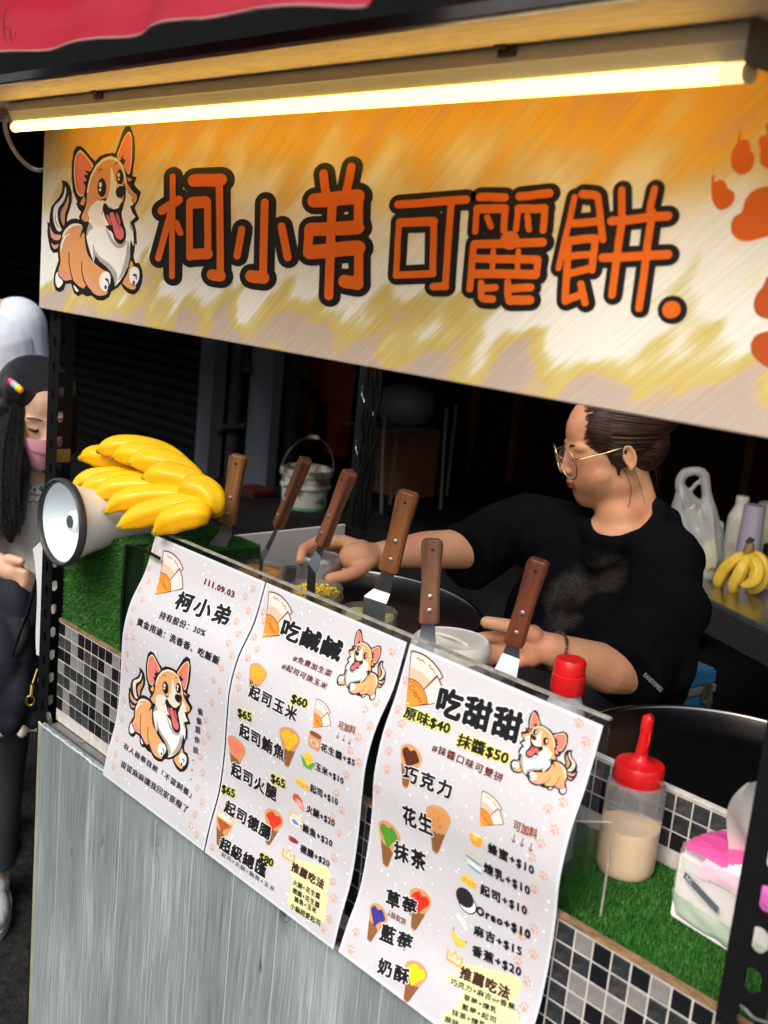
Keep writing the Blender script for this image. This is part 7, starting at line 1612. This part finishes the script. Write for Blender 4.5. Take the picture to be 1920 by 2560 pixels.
for ft in feet:
    kk = hb0 + (Vector((ft.x, ft.y, 0)) - Vector((hb0.x, hb0.y, 0))) * .3; kk = kk.lerp(Vector((ft.x, ft.y, 0)), .5); kk.z = .40; b.cap(hb0, .05, kk, .045, 12); b.cap(kk, .045, ft + Vector((0, 0, .06)), .032, 12)
me = soften(remesh(b, 'body', .004, 4), face_w(hg, Mg), 50); link('body', me, m_skin2, gt)
b = MB(); R3g = Mg.to_3x3()
b.ell(Pg(0, -.15, .19), (.375 * hg, .42 * hg, .37 * hg), 28, 18, R3g)
for s in (-1, 1):
    b.ell(Pg(s * .20, .03, .29), (.17 * hg, .22 * hg, .17 * hg), 18, 12, R3g); b.cap(Pg(s * .33, .03, .10), .07 * hg, Pg(s * .37, .02, -.35), .075 * hg, 14)
b.cap(Pg(0, -.3, 0), .30 * hg, Pg(0, -.35, -.6), .26 * hg, 18)
e0 = Pg(-.37, .05, -.3)
b.cap(Pg(.38, .0, -.3), .08 * hg, atd(190, 1205, GD + .02), .012, 14)
for (a, c, r0, r1) in (((30, 1010, GD), (22, 1180, GD - .04), .042, .050), ((22, 1180, GD - .04), (20, 1290, GD - .06), .050, .042), ((20, 1290, GD - .06), (26, 1350, GD - .06), .042, .010), ((5, 1180, GD - .02), (8, 1320, GD - .05), .045, .015), ((42, 1100, GD - .02), (45, 1270, GD - .06), .024, .010)):
    b.cap(atd(*a), r0, atd(*c), r1, 16)
gh = link('hair', remesh(b, 'hair', .006, 4), m_hairb, gt)
b = MB(); hipg = Vector((gn.x, gn.y, .74)) - rg2 * .05; b.cap(hipg + rg2 * .06, .11, hipg - rg2 * .06, .11, 18)
for ft, s in zip(feet, (-1, 1)):
    k0 = hipg + rg2 * (.075 * (-s)) ; k0 = hipg + (Vector((ft.x, ft.y, 0)) - Vector((hipg.x, hipg.y, 0))) * .3 + Vector((0, 0, -.05)); kk = k0.lerp(Vector((ft.x, ft.y, 0)), .5); kk.z = .40
    b.cap(k0, .085, kk, .068, 16); b.tube([kk, Vector((ft.x, ft.y, .12))], [.067, .058], 16)
link('trousers', remesh(b, 'trousers', .008, 3), mat('slate_trousers', (.045, .055, .065), .85, noise=(8, .3)), gt)
def shoe_on(ft, F3, ms, par):
    Ms = frame((ft.x, ft.y, 0), F3); R_ = Ms.to_3x3(); b = MB()
    b.ell(Ms @ Vector((0, -.02, .055)), (.045, .08, .052), 16, 10, R_); b.ell(Ms @ Vector((0, .09, .038)), (.046, .10, .036), 16, 10, R_); b.cap(Ms @ Vector((0, -.03, .06)), .042, Ms @ Vector((0, -.03, .10)), .040, 14)
    sho = link('shoe', remesh(b, 'shoe', .004, 3), ms, par)
    n_ = 40; ol = [(.047 * cos(a), .045 + .150 * sin(a)) for a in [2*pi*k/n_ for k in range(n_)]]; b = MB()
    b.add([Ms @ Vector((x_ * 1.06, y_, z_)) for z_ in (.001, .024) for x_, y_ in ol], [(k, (k + 1) % n_, n_ + (k + 1) % n_, n_ + k) for k in range(n_)] + [tuple(range(n_ - 1, -1, -1)), tuple(range(n_, 2 * n_))]); b.build('sole', mat('white_rubber', (.68, .68, .67), .5), sho, 50)
shoe_on(feet[0], fF, m_sneak2, gt); shoe_on(feet[1], fF, m_sneak, gt)
# hair strands
b = MB(); rg_ = random.Random(8)
for i in range(240):
    x_ = 4 + rg_.uniform(0, 48); D1 = GD - .075 - rg_.uniform(0, .01); pts = [atd(50 + (x_ - 25) * .5, 960 + rg_.uniform(0, 40), GD - .08), atd(x_ + 6, 1100, D1), atd(x_ - 2, 1220, D1 - .03), atd(x_ + rg_.uniform(-4, 4), 1290 + rg_.uniform(0, 50), D1 - .04)]
    b.tube(crom(pts, 3), .0006, 3)
o_ = b.build('hair_strands', m_hairb, gh, 60); o_['kind'] = 'stuff'
# mask
m_mask = mat('pink_mask', (.74, .33, .42), .7, noise=(30, .08), bump=(300, .3, .001))
def msk(s_, t_):
    x_ = (s_ - .5) * .60; top_ = -.035 - .16 * abs(s_ - .5); bot_ = -.43 + .42 * abs(s_ - .5) ** 1.3
    z_ = top_ + (bot_ - top_) * t_; y_ = .408 + .028 * sin(pi * t_) - 1.25 * (s_ - .5) ** 2 - .06 * t_ + .02 * (1 - abs(s_ - .5) * 2) + .05 * (1 - abs(s_-.5) * 2) * (t_ < .5) * (1 - t_)
    return Pg(x_, y_, z_)
mk_ = grid(msk, 24, 16); me = mk_.mesh('mask'); smooth(me, 60); link('face_mask', me, m_mask, gt)
b = MB()
for s in (-1, 1):
    for (a, c) in (((s * .295, .12, -.12), (s * .335, -.03, .02)), ((s * .285, .10, -.24), (s * .335, -.05, -.06))): b.tube(crom([Pg(*a), Pg((a[0] + c[0]) / 2 * 1.04, (a[1] + c[1]) / 2, (a[2] + c[2]) / 2), Pg(*c)], 4), .0025, 6)
b.build('mask_loops', mat('white_elastic', (.75, .74, .74), .7), gt, 60)
for s in (-1, 1): b = MB(); b.tube(crom([Pg(s * .065, .318, .0), Pg(s * .11, .332, -.012), Pg(s * .17, .292, .002)], 4), [.0012 + .0022 * sin(pi * (q_ + 1) / 10) for q_ in range(9)], 6); b.build('eye', mat('eye_black', (.012, .01, .01), .3), gt, 60)
for s in (-1, 1): b = MB(); b.tube(crom([Pg(s * .05, .338, .095), Pg(s * .11, .334, .118), Pg(s * .19, .272, .10)], 4), [.001 + .0016 * sin(pi * (q_ + 1) / 10) for q_ in range(9)], 6); b.build('eyebrow', mat('brow_brown', (.12, .07, .05), .7), gt, 60)
cl = thing('hair_clip', "rainbow jelly hair clip in the girl's hair", 'hair clip', atd(40, 965, GD - .10))
gtree = _bv.BVHTree.FromPolygons([v_.co[:] for v_ in gh.data.vertices], [tuple(f_.vertices) for f_ in gh.data.polygons])
def on_hair(px, py):
    d_ = ray(px, py).normalized(); r_ = gtree.ray_cast(CAM, d_); return (r_[0] - d_ * .006) if r_[0] else atd(px, py, GD - .12)
cA, cB_ = (25, 952), (54, 977)
for k, c_ in enumerate(((.80, .03, .06), (.72, .25, .60), (.25, .60, .80), (.88, .72, .03), (.90, .42, .02))):
    t_ = (k + .5) / 5; p = on_hair(cA[0] + (cB_[0] - cA[0]) * t_, cA[1] + (cB_[1] - cA[1]) * t_)
    b = MB(); b.ell(p, (.0085, .0085, .0095), 10, 8); b.build('clip_segment', mat('clip_%d%d%d' % tuple(int(x * 9) for x in c_), c_, .12, coat=.8), cl, 60)
# dress
m_lin = mat('beige_linen', (.78, .73, .64), .85, noise=(40, .12), bump=(14, .8, .01), stretch=(3, 3, .3))
b = MB(); b.cap(gn + rg2 * -.09 + Vector((0, 0, -.075)), .058, gn + rg2 * .09 + Vector((0, 0, -.075)), .058, 18); b.cap(gn + rg2 * -.04 - vg * .012 + Vector((0, 0, -.045)), .056, gn + rg2 * .04 - vg * .012 + Vector((0, 0, -.045)), .056, 18); b.cap(gn + Vector((0, 0, -.115)), .085, gn + Vector((0, 0, -.30)), .115, 24)
sec = [gn + Vector((0, 0, -.25)), gn + Vector((0, 0, -.42)), gn + Vector((0, 0, -.58))]; b.tube(sec, [.12, .165, .20], 30)
for s in (-1, 1): b.cap(gn + rg2 * (.12 * s) + Vector((0, 0, -.10)), .055, gn + rg2 * (.155 * s) + Vector((0, 0, -.20)), .055, 14)
for k in range(26):
    a = 2 * pi * k / 26; q0_ = gn + Vector((.125 * cos(a), .125 * sin(a), -.26)); q1_ = gn + Vector((.205 * cos(a), .205 * sin(a), -.575)); b.cap(q0_, .007, q1_, .014, 8)
dm = remesh(b, 'dress', .006, 2); dr = link('dress', dm, m_lin, gt)
dtree = _bv.BVHTree.FromPolygons([v_.co[:] for v_ in dm.vertices], [tuple(f_.vertices) for f_ in dm.polygons])
def on_dress(px, py):
    d_ = ray(px, py).normalized(); r_ = dtree.ray_cast(CAM, d_); return (r_[0] - d_ * .0015) if r_[0] else atd(px, py, GD - .1)
b = MB()
for s_ in ([(62, 1222), (75, 1232), (88, 1238), (102, 1237), (115, 1230)], [(88, 1238), (86, 1226)], [(78, 1234), (72, 1244)], [(102, 1237), (106, 1246)]): b.tube(crom([on_dress(*q_) for q_ in s_], 3), .0014, 5)
for (x_, y_, r_) in ((68, 1217, .011), (62, 1224, .007), (106, 1222, .008), (114, 1216, .007), (87, 1224, .004)): b.ell(on_dress(x_, y_), (r_, r_, r_ * 1.1), 8, 5)
for k in range(9): b.ell(on_dress(56 + k * 7, 1252 + (k % 2) * 3), .0028, 6, 4)
b.build('embroidery', mat('green_thread', (.10, .19, .11), .8), dr)
# ---------------------------------------------------------------- more people and the bag
m_navy = mat('navy_cloth', (.008, .009, .020), .8, noise=(6, .5), bump=(7, .5, .02)); m_gt = mat('grey_trousers', (.045, .055, .065), .85, noise=(8, .3))
def figure(t, bx, by, Hh, mtop, mleg, mskin, front, shoe, lean=0, arm=None, stance=.10, foot=None):
    F3 = Vector(front).normalized(); S3 = Vector((F3.y, -F3.x, 0)); b0 = Vector((bx, by, 0)); u = Hh / 7.5
    b = MB(); Mx = frame(b0 + Vector((0, 0, Hh - u * .5)), F3); head_shapes(b, Mx, u); nk = b0 + Vector((0, 0, Hh - u * 1.35)); b.cap(b0 + Vector((0, 0, Hh - u * .8)), u * .25, nk, u * .28, 14)
    for s in (-1, 1):
        sh_ = nk + S3 * (u * .80 * s) + Vector((0, 0, -u * .18)); b.cap(nk + Vector((0, 0, -u * .15)), u * .25, sh_, u * .24, 12)
        if arm and s == arm[0]: el_, wr_ = arm[1], arm[2]
        else: el_ = sh_ + S3 * (u * .2 * s) + Vector((0, 0, -u * 1.35)); wr_ = el_ + F3 * u * .25 + Vector((0, 0, -u * 1.1))
        b.cap(sh_, u * .22, el_, u * .17, 14); b.cap(el_, u * .17, wr_, u * .11, 14)
        dd = (wr_ - el_).normalized(); b.cap(wr_, u * .13, wr_ + dd * u * .35, u * .14, 12)
        hu = dd.cross(Vector((0, 0, 1))).normalized() if abs(dd.z) < .95 else S3
        for k in range(4): f0 = wr_ + dd * u * .45 + hu * (u * .085 * (k - 1.5)); b.cap(f0, u * .042, f0 + dd * u * (.30 - .03 * abs(k - 1.4)) + Vector((0, 0, -u * .12)), u * .034, 8)
        b.cap(wr_ + dd * u * .15 + hu * u * .15, u * .05, wr_ + dd * u * .35 + hu * u * .28, u * .04, 8)
        hp2 = b0 + S3 * (u * .42 * s) + Vector((0, 0, Hh * .5)); ft = b0 + S3 * (stance * s) + (F3 * foot[0 if s < 0 else 1] if foot else Vector())
        b.cap(hp2, u * .30, Vector(((hp2.x + ft.x) / 2, (hp2.y + ft.y) / 2, Hh * .27)), u * .22, 12); b.cap(Vector(((hp2.x + ft.x) / 2, (hp2.y + ft.y) / 2, Hh * .27)), u * .22, ft + Vector((0, 0, .08)), u * .13, 12)
    b.cap(nk + Vector((0, 0, -u * .3)), u * .5, b0 + Vector((0, 0, Hh * .52)), u * .5, 16)
    link('body', remesh(b, 'body', .006, 3), mskin, t)
    b = MB()
    for s in (-1, 1):
        hp2 = b0 + S3 * (u * .42 * s) + Vector((0, 0, Hh * .51)); ft = b0 + S3 * (stance * s) + (F3 * foot[0 if s < 0 else 1] if foot else Vector())
        kn_ = Vector(((hp2.x + ft.x) / 2, (hp2.y + ft.y) / 2, Hh * .27)); b.cap(hp2, u * .40, kn_, u * .31, 16); b.tube([kn_, ft + Vector((0, 0, .09))], [u * .31, u * .26], 16)
    b.cap(b0 + Vector((0, 0, Hh * .53)), u * .55, b0 + Vector((0, 0, Hh * .5)), u * .55, 16)
    link('trousers', remesh(b, 'trousers', .009, 3), mleg, t)
    b = MB(); b.ell(Mx @ (Vector((0, -.13, .16)) * u), (.36 * u, .42 * u, .37 * u), 22, 14, Mx.to_3x3()); link('hair', remesh(b, 'hair', .008, 2), m_hairb, t)
    b = MB(); b.cap(nk + S3 * (-u * .55) + Vector((0, 0, -u * .35)), u * .36, nk + S3 * (u * .55) + Vector((0, 0, -u * .35)), u * .36, 18); b.cap(nk + Vector((0, 0, -u * .7)), u * .72, b0 + Vector((0, 0, Hh * .53)), u * .66, 22)
    for s in (-1, 1):
        sh_ = nk + S3 * (u * .80 * s) + Vector((0, 0, -u * .22)); el_ = arm[1] if arm and s == arm[0] else sh_ + S3 * (u * .2 * s) + Vector((0, 0, -u * 1.35)); b.cap(sh_, u * .33, sh_.lerp(el_, .75), u * .27, 16)
    so = link('shirt', remesh(b, 'shirt', .008, 3), mtop, t)
    for s in (-1, 1):
        ft = b0 + S3 * (stance * s) + (F3 * foot[0 if s < 0 else 1] if foot else Vector())
        Ms = frame((ft.x, ft.y, 0), F3); b = MB(); R_ = Ms.to_3x3()
        b.ell(Ms @ Vector((0, -.02, .055)), (.045, .08, .052), 16, 10, R_); b.ell(Ms @ Vector((0, .09, .038)), (.046, .10, .036), 16, 10, R_); b.cap(Ms @ Vector((0, -.03, .06)), .042, Ms @ Vector((0, -.03, .10)), .040, 14)
        sho = link('shoe', remesh(b, 'shoe', .004, 3), shoe, t)
        b = MB(); n_ = 40; ol = [(.047 * (1 if abs(sin(a)) < 2 else 1) * cos(a), .045 + .150 * sin(a)) for a in [2*pi*k/n_ for k in range(n_)]]
        V = [Ms @ Vector((x_ * 1.06, y_, z_)) for z_ in (.001, .024) for x_, y_ in ol]; b.add(V, [(k, (k + 1) % n_, n_ + (k + 1) % n_, n_ + k) for k in range(n_)] + [tuple(range(n_ - 1, -1, -1)), tuple(range(n_, 2 * n_))]); b.build('sole', mat('white_rubber', (.68, .68, .67), .5), sho, 50)
    return so
m_sneak = mat('white_sneaker', (.70, .72, .76), .5, noise=(20, .08)); m_sneak2 = mat('beige_sneaker', (.40, .38, .35), .7, noise=(20, .2))
bgx = thing('shoulder_bag', 'black cloth bag with a brass clip hanging below the masked girl', 'bag', atd(50, 1700, 2.55))
b = MB()
for (a, c, r_) in ((20, 1520, .075), (60, 1560, .045), (25, 1620, .085), (60, 1650, .055), (20, 1720, .080), (62, 1740, .050), (80, 1790, .028), (20, 1780, .05), (-20, 1650, .1)): b.ell(atd(a, c, 2.62), (r_, r_ * .6, r_ * 1.15), 18, 12)
b.cap(atd(88, 1460, 2.60), .014, atd(70, 1560, 2.58), .020, 10)
link('bag', remesh(b, 'bag', .006, 4), m_navy, bgx)
b = MB(); b.tube(crom([atd(92, 1450, 2.535), atd(70, 1530, 2.53), atd(45, 1600, 2.53), atd(30, 1650, 2.54), atd(60, 1600, 2.53), atd(66, 1545, 2.53)], 4), .010, 8, flat=.35); b.build('strap', mat('black_webbing', (.010, .010, .012), .6), bgx, 60)
m_brs = mat('brass', (.45, .30, .09), .3, metal=1)
b = MB(); b.tube([atd(94, 1672, 2.50), atd(82, 1708, 2.50)], .0035, 8); cR = atd(75, 1752, 2.50); b.tube([atd(80, 1712, 2.50), atd(77, 1740, 2.50)], [.006, .0045], 8)
ux_ = rg2; b.tube([cR + ux_ * (.008 * cos(2*pi*k/20)) + Vector((0, 0, .011 * sin(2*pi*k/20))) for k in range(21)], .0026, 8, caps=False); b.build('clip', m_brs, bgx, 60)
# ---------------------------------------------------------------- adult in white shirt behind the girl
wt = thing('person', 'adult in a pale white shirt standing behind the girl, only the shoulder in view', 'person', (0, 0, 0))
wp = atd(10, 990, 3.45); wt.location = (wp.x, wp.y, 0)
m_wsh = mat('white_shirt', (.66, .71, .80), .8, noise=(3, .08), bump=(9, .3, .012))
fW = Vector((CAM.x - wp.x, CAM.y - wp.y, 0)); fW = fW + Vector((fW.y, -fW.x, 0)) * 0
b = MB()
shp = [((-40, 800), .115), ((20, 860), .115), ((45, 930), .085), ((0, 950), .14), ((-20, 1080), .16), ((50, 980), .075)]
figure(wt, atd(-150, 1000, 3.45).x, atd(-150, 1000, 3.45).y, 1.93, m_wsh, mat('dark_trousers', (.03, .03, .035), .8), m_skin2, -vg, m_sneak2, stance=.10)
b = MB(); b.cap(atd(-80, 850, 3.42), .11, atd(5, 862, 3.40), .100, 20); b.cap(atd(-30, 900, 3.42), .13, atd(-20, 1060, 3.42), .14, 20); b.cap(atd(8, 865, 3.40), .100, atd(38, 960, 3.40), .078, 20); b.cap(atd(38, 960, 3.40), .078, atd(30, 1080, 3.40), .06, 18)
for k in range(7):
    y_ = 900 + 22 * k; b.cap(atd(48 - k * 6, y_ - 14, 3.335), .010, atd(88 - k * 2, y_, 3.36), .014, 10)
link('sleeve', remesh(b, 'sleeve', .006, 3), m_wsh, wt)
